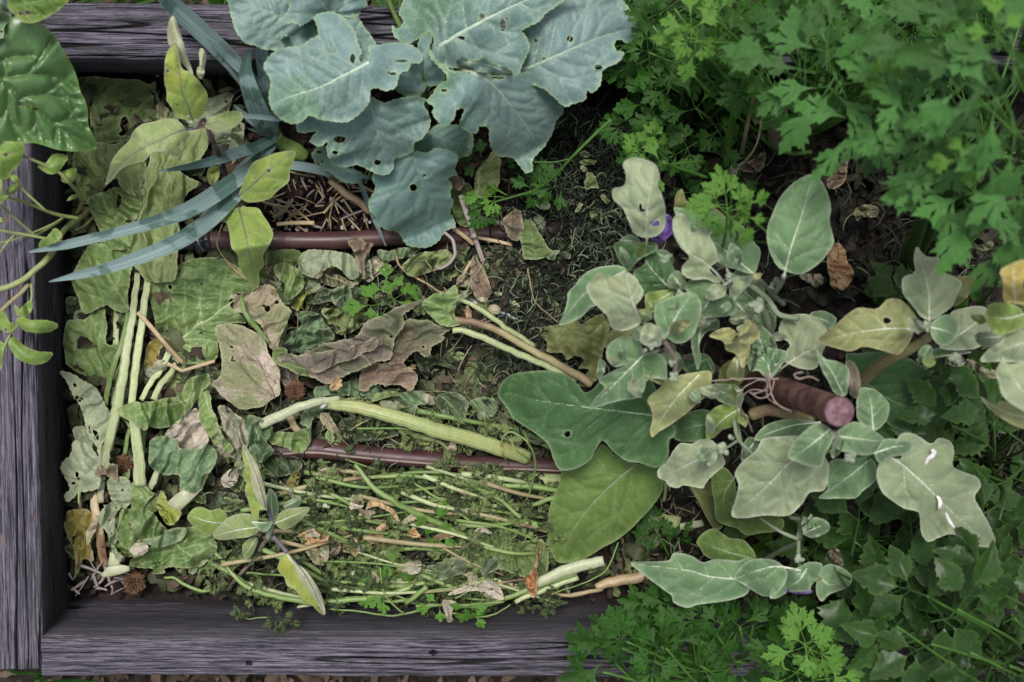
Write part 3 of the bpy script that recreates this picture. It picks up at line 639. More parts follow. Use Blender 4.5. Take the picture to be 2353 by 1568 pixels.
KL('C', '-170,-90 -145,0 -175,85 -145,140 -180,190 -215,170 -205,240 -120,290 -50,262 -15,228 30,215 60,280 30,330 60,390 150,445 220,452 290,410 400,400 470,430 560,480 622,488 640,430 680,360 690,300 665,235 640,205 680,180 760,140 800,90 860,50 920,0 960,-90', '95,305 160,265 250,210 400,130 550,55 700,-10 830,-70', (.20, .23), 'kale',
   veins=[PS('400,130 420,40 430,-60'), PS('275,195 255,80 250,-50'), PS('275,210 330,300 380,360'), PS('390,140 460,190 540,215 620,220 665,240 690,300'), PS('105,290 80,180 70,110 20,60'), PS('120,310 145,370 130,420'), PS('640,30 700,65 780,75')], nv=3, vw=2.4, mw=10, holes=[(373, 105, 20, 17), (513, 165, 18, 44), (540, 122, 9, 7), (240, 253, 24, 14)], bow=.006)
KL('C', '205,400 250,375 300,405 350,395 400,378 460,415 530,445 580,488 480,492 340,475 250,470 215,440', '560,485 400,430 250,410', (.22, .24), 'kale', nv=2, wave=(.02, 30), serr=(1.5, 12), side=.012)
KL('C', '20,335 35,330 65,380 130,440 210,470 300,470 400,487 520,500 620,482 720,475 750,520 790,600 850,590 925,590 930,650 905,700 915,740 870,800 850,860 810,940 760,1000 710,1060 710,1130 660,1142 620,1090 560,1040 480,1030 430,960 420,860 405,838 360,838 350,875 300,880 230,830 235,780 262,718 210,730 190,790 130,835 80,800 45,740 60,710 8,670 50,620 80,570 140,530 130,480 80,430 35,380',
   '285,475 330,490 390,520 460,570 560,690 660,820 750,970', (.24, .13), 'kale', nv=6, vw=2.6, mw=8.5, holes=[(125, 599, 20, 10), (478, 515, 46, 8)], bow=.02, vang=(50, 40), side=.01)
KL('B', '940,400 955,350 942,315 1000,298 1080,285 1180,283 1250,310 1290,350 1305,388 1292,425 1300,520 1330,580 1280,640 1200,640 1130,600 1060,560 1000,500 960,450', '1290,640 1230,500 1150,380', (.18, .20), 'kale_d', nv=3)
KL('B', '255,440 275,390 330,335 400,318 470,306 520,290 565,260 612,232 602,160 590,118 620,88 690,75 760,98 820,160 860,220 882,290 905,360 932,408 950,360 945,310 1000,300 1080,285 1180,285 1250,310 1290,350 1306,390 1290,420 1228,418 1210,465 1160,480 1142,540 1120,585 1060,602 1010,580 962,588 955,650 940,700 880,760 820,802 730,805 640,795 558,765 500,808 430,820 370,790 320,740 295,680 290,600 300,550 285,500',
   '950,412 880,450 820,482 760,510 700,545 620,580 560,600 430,640 305,695', (.24, .22), 'kale', nv=6, vw=2.2, mw=8, holes=[(843, 386, 17, 32), (902, 384, 16, 28), (1163, 403, 44, 9), (1108, 488, 24, 10), (1080, 480, 8)], vang=(60, 52), vcurve=.2, bow=.006, fold=.016)
tube('stem', 'B', PS('1335,760 1320,640 1300,560 1280,480'), (0, .10, .19), 42, M['greenstalk'], kr)
tube('petiole', 'B', PS('1310,620 1180,520 1040,430 945,412'), (.12, .20, .24), [22, 14], M['palestalk'], kr)
tube('petiole', 'B', PS('1060,-60 1090,30 1150,160 1230,330 1310,560'), (.17, .15, .12), [30, 34], M['limestalk'], kr)
tube('petiole', 'C', PS('20,600 60,480 90,380 100,300'), (.12, .18, .20), [22, 22], M['palestalk'], kr)
tube('petiole', 'C', PS('30,620 150,540 240,470 290,476'), (.12, .21, .24), [20, 18], M['palestalk'], kr)
tube('petiole', 'C', PS('30,640 250,560 450,510 600,470 640,460'), (.1, .14, .17), [22, 20], M['tanstalk'], kr)
tube('petiole', 'B', PS('1310,640 1270,800 1235,1015'), (.1, .14, .15), [16, 14], M['palestalk'], kr)
# ---------------------------------------------------------------- leek
lk = empty('leek_plant', W(690, 330, 0)); tag(lk, 'leek with blue-green strap leaves fanning out left of the kale', 'leek')
tube('bulb', 'B', PS('530,1035 470,1000 400,960 350,920 330,880'), (.02, .03, .05), [80, 110, 95, 80], M['greenstalk'], lk, n=16)
def LB(fr, pts, zs, w, **k): return ribbon('leaf', fr, PS(pts), zs, w, M['strap'], lk, **k)
LB('B', '430,1090 560,1110 700,1140 880,1165 990,1182', (.05, .05, .04), [60, 62, 50, 20])
LB('B', '330,900 300,700 265,500 235,310', (.05, .12, .15), [50, 95, 90, 80])
LB('B', '330,880 200,560 60,380 -30,280', (.06, .13, .16), [50, 80, 60, 20])
LB('B', '840,1110 900,1230 980,1430 1062,1625', (.07, .05, .04), [22, 34, 34, 8])
LB('A', '1800,900 1750,700 1680,540 1500,380 1370,258', (.06, .13, .17), [50, 70, 62, 12])
LB('B', '345,880 200,560 100,400 -80,250 -160,200', (.05, .1, .16), [40, 48, 46, 8])
LB('A', '1810,940 1600,1130 1300,1500 1250,1600', (.06, .05, .04), [40, 90, 60, 6])
LB('A', '1790,900 1700,660 1560,440 1330,210 1140,30 1020,-120', (.06, .15, .22), [60, 110, 120, 118, 104], gutter=.45)
LB('B', '330,900 250,790 175,620 140,470 165,325', (.07, .14, .16), [60, 130, 120, 90, 24], gutter=.5)
LB('A', '1810,900 1750,860 1640,780 1543,692', (.07, .1, .12), [44, 60, 40, 6])
LB('A', '1825,905 1750,880 1640,852', (.07, .08), [40, 40, 6])
LB('A', '1860,790 1816,785 1600,765 1425,768', (.08, .13, .16), [34, 34, 26, 8])
LB('A', '1810,910 1700,970 1600,1000 1400,1065 1200,1110 1040,1131', (.07, .12, .12), [60, 74, 74, 56, 36, 6], gutter=.4)
LB('A', '1800,960 1650,1115 1450,1265 1250,1385 1000,1475 700,1555 400,1625 192,1665', (.07, .16, .19), [50, 100, 112, 100, 78, 66, 60, 14], gutter=.4)
LB('E', '1820,-390 1700,-260 1560,-120 1400,40 1250,150 1100,228 900,305 700,370 500,418 322,458', (.06, .16, .17), [60, 90, 100, 104, 108, 98, 86, 70, 50, 8], gutter=.4)
# ---------------------------------------------------------------- climber in the top left corner
gp = empty('leafy_plant', W(-40, 330, 0)); tag(gp, 'plant with large glossy wrinkled dark green leaves in the upper left corner', 'leafy plant')
def GL(out, mid, z, m='glossy', **k):
    d = dict(serr=(0, 10), bow=.012, fold=.004, wave=(.006, 80), quilt=.006, nv=4, vw=2., mw=5, vang=(50, 40), vmat=M['gl_v'], parent=gp); d.update(k)
    return blade('leaf', 'A', PS(out), z, PS(mid), M[m], **d)
GL('-80,180 60,120 150,110 280,160 350,230 400,300 440,370 480,440 510,520 530,600 560,660 580,740 585,830 620,900 638,960 625,990 540,1000 460,1000 380,990 300,965 220,945 130,950 60,935 -80,930', '-80,480 50,570 130,640 250,740 380,840 500,910 632,978', (.25, .20, .17), holes=[(148, 688, 18, 14), (232, 723, 20, 10), (222, 653, 5)], veins=[PS('130,640 240,620 330,630 430,670'), PS('130,640 135,760 170,850 230,900'), PS('0,400 100,370 220,370'), PS('380,840 370,880 365,930'), PS('0,570 30,470 20,400')], nv=3, quilt=.009)
GL('60,60 110,110 150,148 220,152 300,122 370,80 420,40 455,0 460,-80 60,-80 50,0', '-20,40 150,20 300,0 440,-10', (.27, .27), 'weed', holes=[(183, 82, 17, 14), (138, 88, 20, 12)], nv=3)
GL('-80,-40 0,0 40,45 62,78 0,85 -80,75', '-80,20 0,50 60,78', (.27, .26), 'egg_green', nv=2)
GL('-80,95 60,92 70,130 28,180 20,250 -30,255 -80,320', '-80,150 0,150 60,110', (.26, .25), 'egg_green', nv=2, holes=[(10, 210, 10)])
tube('stem', 'A', PS('-70,960 -60,700 -80,480'), (0, .15, .24), 26, M['greenstalk'], gp)
# ---------------------------------------------------------------- weed with lobed leaves at the left edge
wd = empty('sow_thistle', W(205, 545, 0)); tag(wd, 'weed with thin stems and toothed leaves hanging over the left board', 'weed')
def WS(fr, pts, zs, w, m='weedstem', **k): return tube('stem', fr, PS(pts), zs, w, M[m], wd, **k)
def WL(fr, out, mid, z, **k):
    d = dict(serr=(1.6, 12), bow=.008, fold=.006, wave=(.005, 40), nv=2, vw=1.4, mw=2.6, step=4., vmat=M['wv_green'], parent=wd, quilt=.002); d.update(k)
    return blade('leaf', fr, PS(out), z, PS(mid), M['weed'], **d)
WS('E', '-60,520 60,490 160,440 230,380 300,320 360,240 420,120 520,40 620,-30', (.19, .18, .02), [36, 40, 40, 34])
WS('E', '-30,690 60,600 130,540 190,475', (.19, .18), [30, 26], 'tanstalk'); WS('E', '-20,115 150,145 340,180 440,200', (.19, .15), 18)
WS('E', '95,150 40,210 0,270 -30,330', (.18, .2), 16); WS('A', '30,1295 200,1350 350,1410 520,1445', (.17, .10), [18, 26], 'weedstem')
WS('A', '0,1350 120,1460 250,1570', (.18, .15), 15); WS('A', '-20,1130 100,1200 190,1290 300,1390', (.2, .17), 16); WS('A', '145,1030 260,1075 390,1140 460,1210 520,1280 540,1340 500,1420', (.2, .17, .05), [20, 26])
WS('A', '230,1560 330,1500 420,1440', (.14, .1), 18); WS('A', '500,1520 570,1480 630,1420', (.06, .03), 16)
WS('E', '205,470 210,560 180,640 110,740 50,840 10,960 -20,1060', (.18, .2), [16, 14])
WS('E', '-30,205 100,180 250,120 360,70 420,30', (.16, .12), 12)
WL('E', '100,720 150,690 200,710 300,712 378,738 370,772 300,795 220,795 160,780', '100,735 220,750 370,745', (.21, .2))
WL('E', '55,860 80,820 110,830 160,880 240,915 345,927 330,970 280,1000 200,1002 120,970 80,920', '60,840 180,950 340,930', (.21, .2))
WL('E', '-60,650 0,640 40,680 60,720 115,738 100,770 60,795 0,772 -60,700', '110,745 30,730 -50,690', (.21, .2), holes=[(38, 775, 12)])
WL('E', '95,610 130,640 150,620 200,580 215,620 190,680 150,690 105,665', '185,650 140,660 100,630', (.2, .2))
WL('E', '-20,870 30,870 20,930 5,1040 -30,1060', '20,870 -10,1000', (.21, .2))
WL('E', '255,230 265,190 320,150 360,105 400,130 408,160 370,195 310,225 270,260', '380,170 260,235', (.19, .18))
WL('A', '250,1095 300,1080 355,1017 445,1035 420,1092 360,1152 290,1135', '250,1095 340,1095 440,1040', (.18, .18))
WL('A', '400,1145 450,1120 505,1115 500,1172 465,1212 412,1200', '420,1190 500,1120', (.17, .16)); WL('A', '440,1330 470,1290 530,1285 510,1310 470,1320', '440,1328 530,1288', (.12, .1))
WL('A', '-60,940 60,935 155,955 148,1040 130,1090 75,1135 60,1175 0,1190 -60,1180', '-60,1000 40,1060 110,1180', (.22, .2), holes=[(38, 1023, 15), (80, 1010, 6)], nv=3)
WL('A', '-60,1185 10,1190 12,1258 30,1290 60,1290 0,1345 -60,1350', '-60,1300 60,1290', (.2, .2)); WL('A', '60,1230 130,1220 110,1262 60,1290 38,1270', '130,1225 40,1280', (.19, .19)); WL('A', '60,1145 110,1160 130,1200 90,1205', '60,1150 130,1200', (.2, .2)); WL('A', '-30,1430 30,1450 0,1470 -30,1480', '-30,1450 30,1450', (.2, .2))
# ---------------------------------------------------------------- yellowing aubergine seedling
es = empty('eggplant_seedling', W(522, 470, 0)); tag(es, 'eggplant seedling with yellowing purple-veined leaves between the leek and the left board', 'eggplant')
def EY(fr, out, mid, z, m='egg_lime', v='egg_vp', parent=es, **k):
    d = dict(bow=.008, fold=.007, wave=(.006, 50), quilt=.002, nv=3, vw=1.6, mw=4, vang=(52, 45), step=4.5); d.update(k)
    return blade('leaf', fr, PS(out), z, PS(mid), M[m], vmat=M[v] if v else None, parent=parent, **d)
tube('stem', 'A', PS('1500,1400 1500,1240 1480,1120 1440,1010 1390,900 1350,790 1300,850'), (0, .07, .18, .20), [34, 36, 34, 30, 20], M['egg_stem_p'], es)
tube('stem', 'A', PS('1500,1400 1510,1350 1560,1310'), (.03, .08), [26, 20], M['egg_stem_p'], es)
tube('petiole', 'B', PS('-20,1350 60,1310 130,1265'), (.05, .08, .10), [30, 22], M['egg_vp'], es); tube('petiole', 'B', PS('0,1390 60,1380 95,1400'), (.05, .08, .10), [24, 20], M['egg_vp'], es)
EY('A', '1350,790 1400,770 1500,740 1580,735 1605,780 1560,832 1500,862 1420,865 1360,845', '1330,832 1450,800 1590,750', (.19, .18), 'egg_fade', fold=-.01, side=.006)
EY('A', '1235,865 1180,800 1100,780 1030,800 940,820 880,870 850,930 790,990 740,1060 715,1140 698,1218 740,1190 800,1120 880,1085 960,1060 1000,1010 1060,1000 1110,1000 1140,1028 1190,1032 1192,985 1170,958 1250,900', '1290,850 1180,870 1050,930 930,990 800,1080 705,1212', (.19, .20, .15), 'egg_fade')
EY('B', '95,1270 130,1180 180,1080 250,1045 340,1010 460,998 455,1060 430,1130 420,1200 350,1260 300,1310 230,1332 150,1337 105,1310', '80,1300 150,1250 250,1160 340,1090 457,1000', (.11, .13), 'egg_lime', holes=[(287, 1127, 14, 12)])
EY('F', '-50,20 0,-10 80,-30 200,-28 240,20 280,80 302,140 280,200 240,270 247,330 215,370 218,430 205,472 160,450 120,400 85,330 80,270 40,220 30,150 10,70', '85,-30 128,130 150,250 172,350 200,465', (.11, .13, .08), 'egg_lime', nv=4)
EY('A', '1160,290 1175,340 1190,400 1205,455 1260,480 1310,530 1360,600 1372,660 1350,740 1310,790 1270,802 1220,790 1165,775 1130,710 1100,660 1100,600 1085,540 1085,480 1090,400 1110,330 1140,300', '1275,800 1240,700 1200,600 1190,500 1160,320', (.20, .24), 'egg_yel', holes=[(1107, 468, 8)], serr=(1, 7))
EY('A', '1140,105 1165,140 1190,220 1215,300 1240,380 1275,485 1235,455 1195,400 1165,290 1120,302 1105,240 1110,160', '1265,480 1200,320 1140,120', (.21, .24), 'cream', v='egg_vg', fold=.02, nv=2)
EY('A', '1330,318 1362,360 1352,450 1335,522 1303,502 1318,420 1312,350', '1318,515 1335,330', (.2, .21), 'cream', v=None, fold=.015, nv=0)
EY('A', '1305,445 1340,440 1350,490 1330,520 1300,500', '1305,450 1330,515', (.2, .2), 'cream', v=None, nv=0, crump=(.006, 14))
EY('A', '1380,1110 1440,1100 1452,1140 1430,1202 1390,1222 1366,1170', '1400,1220 1430,1110', (.1, .1), 'egg_yel', nv=1); EY('A', '1430,930 1480,918 1530,935 1480,950 1440,960', '1430,950 1530,930', (.15, .15), 'egg_fade', nv=0)
EY('A', '1440,1400 1480,1350 1560,1350 1620,1365 1640,1390 1580,1400 1560,1440 1520,1430 1490,1470 1450,1450', '1450,1450 1540,1370 1640,1380', (.09, .1), 'w_grey', v=None, nv=0, crump=(.012, 18), serr=(1.5, 9))
EY('A', '1470,1350 1560,1320 1600,1360 1530,1380 1480,1375', '1480,1370 1600,1350', (.09, .09), 'w_grey', v=None, nv=0, crump=(.01, 14))
for (x, y, r) in ((1258, 808, 14), (1295, 795, 11), (1240, 770, 9)):
    tube('bud', 'A', [(x - r, y - 4), (x, y), (x + r, y + 5)], (.21, .215), [r, r * 2.2, r], M['felt'], es)
# ---------------------------------------------------------------- shoot low centre
sh = empty('eggplant_shoot', W(525, 1345, .03)); tag(sh, 'eggplant shoot with cream-edged yellow green leaves on a bare twig, lower middle of the bed', 'eggplant')
tube('stem', 'J', PS('15,1010 60,950 110,890 170,830 215,750 260,690'), (.04, .07, .11), [26, 20, 22, 26], M['egg_stem_w'], sh)
tube('stem', 'J', PS('260,700 275,640 290,600'), (.11, .13), [34, 40, 26], M['felt'], sh); tube('petiole', 'J', PS('285,610 278,560 255,500 240,450'), (.13, .14, .15), [26, 22], M['egg_vp'], sh); tube('petiole', 'J', PS('290,680 330,720 380,780'), (.12, .12), [30, 26], M['egg_vp'], sh)
EY('J', '270,390 300,410 320,450 325,530 295,575 262,540 250,470', '290,580 280,400', (.11, .1), 'egg_green', 'egg_vg', sh); EY('J', '355,490 400,455 460,445 457,490 420,507 370,515', '360,500 460,450', (.1, .1), 'egg_green', 'egg_vg', sh, nv=2)
EY('I', '1140,560 1180,510 1230,500 1280,520 1340,510 1385,560 1350,600 1310,650 1290,670 1240,670 1210,640 1160,600', '1380,600 1270,590 1150,550', (.12, .12), 'egg_lime', 'egg_vg', sh)
EY('I', '1295,675 1350,600 1400,560 1470,540 1530,545 1565,580 1580,640 1520,682 1440,692 1350,702', '1590,622 1450,640 1300,678', (.13, .12), 'egg_fade', 'egg_vg', sh, side=-.004)
EY('J', '310,602 320,550 360,520 420,505 515,503 490,550 450,592 400,627 345,635', '300,600 400,560 512,508', (.13, .13), 'egg_fade', 'egg_vg', sh)
EY('J', '110,120 150,170 190,230 215,300 237,380 250,450 255,512 210,522 205,572 170,557 150,500 140,460 120,400 130,350 105,310 118,250 105,180', '245,500 225,420 195,330 150,220 112,128', (.16, .17), 'egg_yel', 'egg_vg', sh, serr=(1, 9))
EY('J', '112,118 150,170 190,230 217,300 240,380 256,515 225,500 185,430 160,350 150,260', '250,508 200,330 115,125', (.168, .178), 'cream', 'egg_vp', sh, fold=.012, nv=4)
EY('J', '380,785 430,840 480,880 530,940 570,1010 600,1080 608,1155 570,1142 530,1100 480,1082 430,1010 380,980 360,930 325,890 325,850 350,800', '378,790 440,880 520,1010 604,1150', (.13, .11), 'egg_yel', 'egg_vg', sh, serr=(1, 9), fold=.012)
EY('J', '395,795 440,845 490,885 540,950 580,1020 604,1090 608,1155 575,1110 540,1050 500,1010 460,960 430,880', '400,800 500,930 606,1150', (.137, .118), 'cream', 'egg_vp', sh, fold=.012, nv=4)
EY('J', '165,588 220,592 292,588 262,640 230,652 190,622', '165,592 290,600', (.145, .13), 'egg_green', 'egg_vg', sh, nv=1); EY('J', '105,740 150,690 200,690 190,740 160,800 120,820', '190,690 120,800', (.11, .1), 'egg_fade', 'egg_vg', sh, nv=2)
# ---------------------------------------------------------------- large aubergine plant
er = empty('eggplant_bush', W(1640, 900, 0)); tag(er, 'large eggplant bush with felted grey-green leaves around the rusty stake', 'eggplant')
def EL(fr, out, mid, z, m='egg_grey', v=None, **k):
    big = k.pop('big', 0)
    d = dict(bow=.014, fold=.012, wave=(.008, 55), quilt=.003, nv=4, vw=2.2, mw=5, vang=(52, 42), step=4.6, parent=er, edgecurl=.0025, crump=(.0006, 34), serr=(.8, 15)); d.update(k)
    vm = v or {'egg_grey': 'egg_vg', 'egg_green': 'egg_vg', 'egg_dark': 'egg_vd', 'egg_moss': 'egg_vd', 'egg_olive': 'wv_green', 'egg_warm': 'egg_vg', 'egg_lime': 'egg_vg'}[m]
    return blade('leaf', fr, PS(out), z, PS(mid), M[m], vmat=M[vm], **d)
# low and dark
EL('G', '390,690 440,680 520,660 600,640 640,665 700,630 760,610 800,670 800,730 770,810 760,880 740,980 700,1020 640,1042 618,1020 680,940 620,930 650,880 600,860 550,882 520,840 430,835 432,780 400,740', '790,640 680,740 560,760 410,715', (.07, .04), 'egg_olive', serr=(2, 14), crump=(.004, 30), nv=4)
EL('G', '770,800 820,700 900,690 1000,680 1000,740 880,760 820,800', '980,690 790,790', (.22, .2), 'egg_olive')
EL('D', '390,1060 400,1010 430,990 455,1050 520,1055 600,1085 660,1150 560,1160 400,1110', '640,1140 410,1040', (.2, .22), 'egg_olive')
EL('H', '540,590 600,575 720,570 830,600 900,640 980,670 1060,710 1080,770 1040,830 980,900 900,940 820,930 740,900 680,830 600,720', '560,640 700,760 860,820 1060,770', (.16, .12), 'egg_dark', nv=5)
EL('H', '20,250 60,200 120,230 160,260 180,300 170,370 90,400 30,360', '180,380 90,300 40,240', (.2, .2), 'egg_green')
EL('K', '1340,850 1420,860 1480,830 1500,1000 1555,1100 1505,1127 1450,1050 1400,950', '1360,860 1520,1110', (.12, .09), 'egg_olive', nv=4)
EL('K', '1490,760 1560,735 1620,800 1640,900 1620,1000 1740,1040 1880,1030 1935,1070 1930,1120 1880,1140 1790,1150 1700,1162 1640,1120 1570,1100 1510,1060 1500,960 1485,860', '1640,780 1560,920 1580,1080', (.16, .13), 'egg_moss', nv=4)
EL('K', '1390,1200 1440,1140 1500,1120 1550,1150 1600,1180 1680,1190 1740,1250 1760,1310 1700,1335 1600,1325 1520,1325 1440,1290 1410,1240', '1740,1310 1560,1260 1410,1200', (.17, .15), 'egg_moss', nv=3)
EL('K', '545,760 620,750 720,685 790,595 830,610 880,660 960,700 1120,735 1172,740 1180,860 1150,930 1080,1020 1020,1080 960,1140 880,1200 800,1242 740,1280 660,1322 580,1338 520,1330 490,1300 460,1220 455,1120 465,1000 500,900 530,840', '1015,715 900,810 800,900 700,1010 600,1150 535,1300', (.13, .10, .07), 'egg_moss', nv=4, veins=[PS('915,790 800,795 680,822'), PS('890,830 880,960 870,1060')], v='egg_vd', mw=6)
EL('K', '145,260 180,190 250,150 360,133 480,133 560,150 620,190 660,240 690,268 740,245 790,195 900,150 1000,130 1100,180 1200,400 1250,480 1252,540 1215,570 1215,650 1180,720 1120,737 1030,710 960,700 890,660 850,620 800,570 760,620 720,690 640,742 560,757 520,740 490,680 460,600 400,540 310,480 240,430 190,350 150,300', '1250,430 1100,410 900,385 700,360 500,335 360,310 200,265', (.20, .17, .13), 'egg_dark', nv=4, holes=[(578, 527, 22, 20)], v='egg_vd', mw=6, quilt=.004, fold=.012,
   veins=[PS('830,395 700,500 650,600 620,660'), PS('1120,430 1000,530 940,620'), PS('700,360 620,300 580,240')])
# right middle
EL('G', '1200,1250 1290,1190 1400,1190 1400,1350 1280,1370 1190,1350', '1400,1260 1210,1300', (.18, .17), 'egg_dark'); EL('G', '1240,860 1330,840 1400,860 1430,960 1300,975 1240,930', '1400,870 1260,930', (.2, .2), 'egg_dark')
EL('G', '1400,1030 1500,1025 1560,1030 1605,1100 1570,1165 1470,1135 1420,1085', '1600,1060 1500,1080 1410,1040', (.24, .22), 'egg_green')
EL('G', '1380,1280 1400,1195 1470,1150 1560,1150 1595,1200 1560,1270 1480,1300 1430,1345 1385,1352', '1590,1170 1490,1230 1390,1330', (.24, .21), 'egg_lime')
EL('G', '1330,650 1440,630 1458,690 1380,720 1342,790 1352,870 1330,942 1305,860 1290,770 1315,690', '1440,640 1350,700 1325,930', (.25, .24), 'egg_green', fold=.015)
EL('G', '1640,600 1690,545 1790,560 1800,620 1792,700 1740,745 1700,720', '1800,560 1700,640', (.22, .21), 'egg_green'); EL('G', '1545,520 1600,560 1670,590 1660,650 1600,660 1560,630', '1560,540 1650,640', (.25, .24), 'egg_green')
EL('H', '130,960 180,900 260,873 350,873 425,890 400,930 350,945 250,958 180,968', '430,885 300,900 140,955', (.25, .24), 'egg_green'); EL('H', '75,1060 80,990 110,950 150,975 135,1030', '140,960 80,1050', (.22, .2), 'egg_green')
EL('G', '1120,890 1260,850 1330,900 1390,1000 1420,960 1400,900 1330,840', '1330,850 1180,900', (.2, .2), 'egg_green', nv=1)
EL('H', '240,480 262,420 320,400 400,408 440,450 475,500 442,560 410,640 340,645 280,620 250,602 290,540 262,510', '250,645 330,590 410,545 460,500', (.24, .25), 'egg_grey'); EL('H', '380,400 440,385 500,420 470,470 430,440', '470,440 390,405', (.2, .2), 'egg_green')
EL('H', '90,560 140,540 200,550 280,570 260,620 200,690 150,655 110,650', '210,690 180,610 110,560', (.27, .26), 'egg_green', crump=(.008, 25)); EL('H', '-20,640 60,600 100,660 60,720 -20,740', '90,660 0,700', (.22, .2), 'egg_olive')
EL('H', '1010,400 1080,370 1165,370 1200,440 1150,540 1060,562 960,548 1040,480', '1040,500 1180,400', (.26, .24), 'egg_grey'); EL('H', '860,600 960,550 1060,560 1100,575 980,590 890,612', '1100,570 870,605', (.24, .22), 'egg_green', nv=1)
EL('H', '1010,235 1070,230 1125,228 1110,290 1060,350 1020,362 1000,300', '1010,350 1110,240', (.29, .28), 'egg_olive', rim=None) if 0 else EL('H', '1010,235 1070,230 1125,228 1110,290 1060,350 1020,362 1000,300', '1010,350 1110,240', (.29, .28), 'egg_olive')
EL('H', '600,740 660,733 700,760 737,810 720,882 670,922 620,900 590,850', '665,922 655,800 640,745', (.30, .29), 'egg_green'); EL('H', '540,610 580,620 605,680 600,770 560,760 550,690', '590,770 560,630', (.3, .3), 'w_purp', v='wv_dark')
EL('H', '690,1070 700,1045 790,1045 762,990 790,938 850,938 920,980 960,955 1010,972 1027,1020 1022,1080 1080,1112 1130,1130 1147,1170 1120,1222 1150,1280 1182,1340 1212,1420 1180,1445 1100,1430 1020,1387 960,1402 910,1420 880,1380 872,1300 850,1282 800,1270 740,1230 700,1190 680,1130', '740,1040 800,1080 900,1170 1000,1270 1100,1360 1200,1435', (.33, .31, .27), 'egg_grey', nv=4, veins=[PS('905,1170 990,1160 1060,1170'), PS('800,1080 810,1180 850,1270')], mw=5)
EL('H', '670,1030 690,990 720,960 800,965 848,988 800,1030 740,1042 700,1072', '665,1025 760,995 845,990', (.35, .33), 'egg_green')
EL('H', '420,1225 460,1180 450,1120 480,1055 560,1050 650,1045 682,1100 670,1150 620,1192 582,1225 500,1227', '645,1055 560,1125 425,1222', (.30, .26), 'egg_green', nv=3)
EL('H', '30,1302 50,1220 60,1160 45,1110 80,1060 140,1010 170,960 250,948 330,950 400,1000 460,1060 462,1140 442,1190 380,1200 345,1250 285,1302 180,1302 90,1314', '440,990 300,1060 200,1160 45,1295', (.33, .29), 'egg_grey', nv=4, mw=5)
EL('H', '490,950 520,910 580,883 650,910 722,968 700,1010 640,1032 560,1022 500,1002', '492,945 600,960 712,972', (.37, .35), 'egg_green'); EL('H', '283,1040 300,990 350,930 420,888 477,920 482,970 452,1020 432,1082 380,1082 320,1062', '472,915 380,990 295,1050', (.40, .38), 'egg_green')
# stake side and branch
EL('H', '408,558 450,600 500,612 552,640 555,700 540,765 490,752 462,700 430,640', '530,760 480,660 412,565', (.36, .38), 'egg_green', fold=.015)
EL('H', '418,510 470,470 550,400 602,372 680,375 730,333 790,338 850,400 857,450 830,520 800,562 770,582 690,560 620,547 560,567 480,547 430,532', '880,475 800,465 700,468 550,490 425,525', (.35, .32), 'egg_warm', nv=4, holes=[(725, 430, 18, 14)], veins=[PS('720,467 690,430 650,400')])
EL('H', '860,98 900,140 960,150 982,210 1020,230 1062,260 1042,310 1020,362 970,402 920,427 880,412 840,362 800,310 798,240 850,210 845,150', '915,435 913,300 880,170 862,105', (.36, .34), 'egg_grey')
EL('H', '930,440 980,403 1030,420 1047,480 1010,532 960,538 923,490', '905,455 970,470 1030,490', (.37, .37), 'egg_green', nv=2)
EL('H', '1120,490 1175,478 1250,490 1240,530 1170,548 1130,530', '1240,500 1130,510', (.34, .34), 'egg_grey'); EL('H', '1145,612 1180,560 1240,520 1262,460 1340,448 1420,450 1420,610 1240,612', '1420,520 1300,540 1160,600', (.42, .40), 'egg_grey')
EL('H', '1165,400 1190,355 1260,350 1330,380 1342,450 1260,490 1210,487 1175,440', '1340,400 1260,420 1170,410', (.43, .42), 'egg_lime', nv=2); EL('H', '1235,205 1290,170 1345,158 1420,200 1340,250 1350,350 1290,350 1250,340 1245,250', '1300,345 1290,180', (.47, .5), 'egg_bright', nv=2, v='egg_vg')
EL('H', '1215,662 1250,588 1270,622 1420,640 1420,850 1300,812 1242,760 1225,700', '1420,760 1330,740 1250,600', (.48, .47), 'egg_grey', nv=2); EL('H', '1143,768 1200,812 1240,790 1340,822 1420,900 1420,925 1330,912 1260,880 1180,822', '1420,880 1260,840 1148,772', (.44, .42), 'egg_warm', nv=2)
# left head of the plant
EL('G', '500,672 530,600 550,530 555,480 600,430 640,380 700,340 780,320 860,318 905,350 840,405 760,450 722,500 732,550 690,572 640,622 560,662', '895,350 760,420 640,500 508,668', (.27, .23), 'egg_green', nv=4)
EL('G', '865,165 920,133 970,150 985,185 900,190', '980,180 870,165', (.25, .25), 'egg_green', nv=1); EL('G', '830,190 880,172 950,182 1000,178 1083,183 1082,230 1000,272 962,302 912,357 870,302 845,250', '1080,200 980,220 910,350', (.28, .26), 'egg_dark')
EL('G', '1080,235 1130,222 1180,260 1190,300 1160,320 1120,280', '1180,300 1090,240', (.26, .26), 'egg_green', nv=1)
EL('D', '385,1095 430,1088 500,1100 570,1097 640,1130 720,1160 770,1210 800,1260 838,1310 830,1372 800,1432 720,1412 640,1382 560,1300 450,1200', '805,1432 690,1340 590,1260 400,1110', (.27, .25), 'egg_green', nv=4)
EL('G', '950,350 1010,310 1018,262 1060,238 1130,258 1170,300 1200,352 1250,440 1200,482 1100,492 1010,500 960,420', '1195,480 1110,400 1040,320 1020,270', (.28, .27), 'egg_dark', v='egg_vg')
EL('G', '1180,60 1200,15 1240,8 1280,60 1292,118 1330,112 1380,103 1410,160 1442,220 1447,290 1402,332 1422,370 1482,402 1440,422 1380,400 1300,402 1240,372 1238,322 1280,270 1230,210 1190,140', '1480,410 1440,360 1370,300 1280,240 1212,150 1205,40', (.31, .33), 'egg_grey', nv=4)
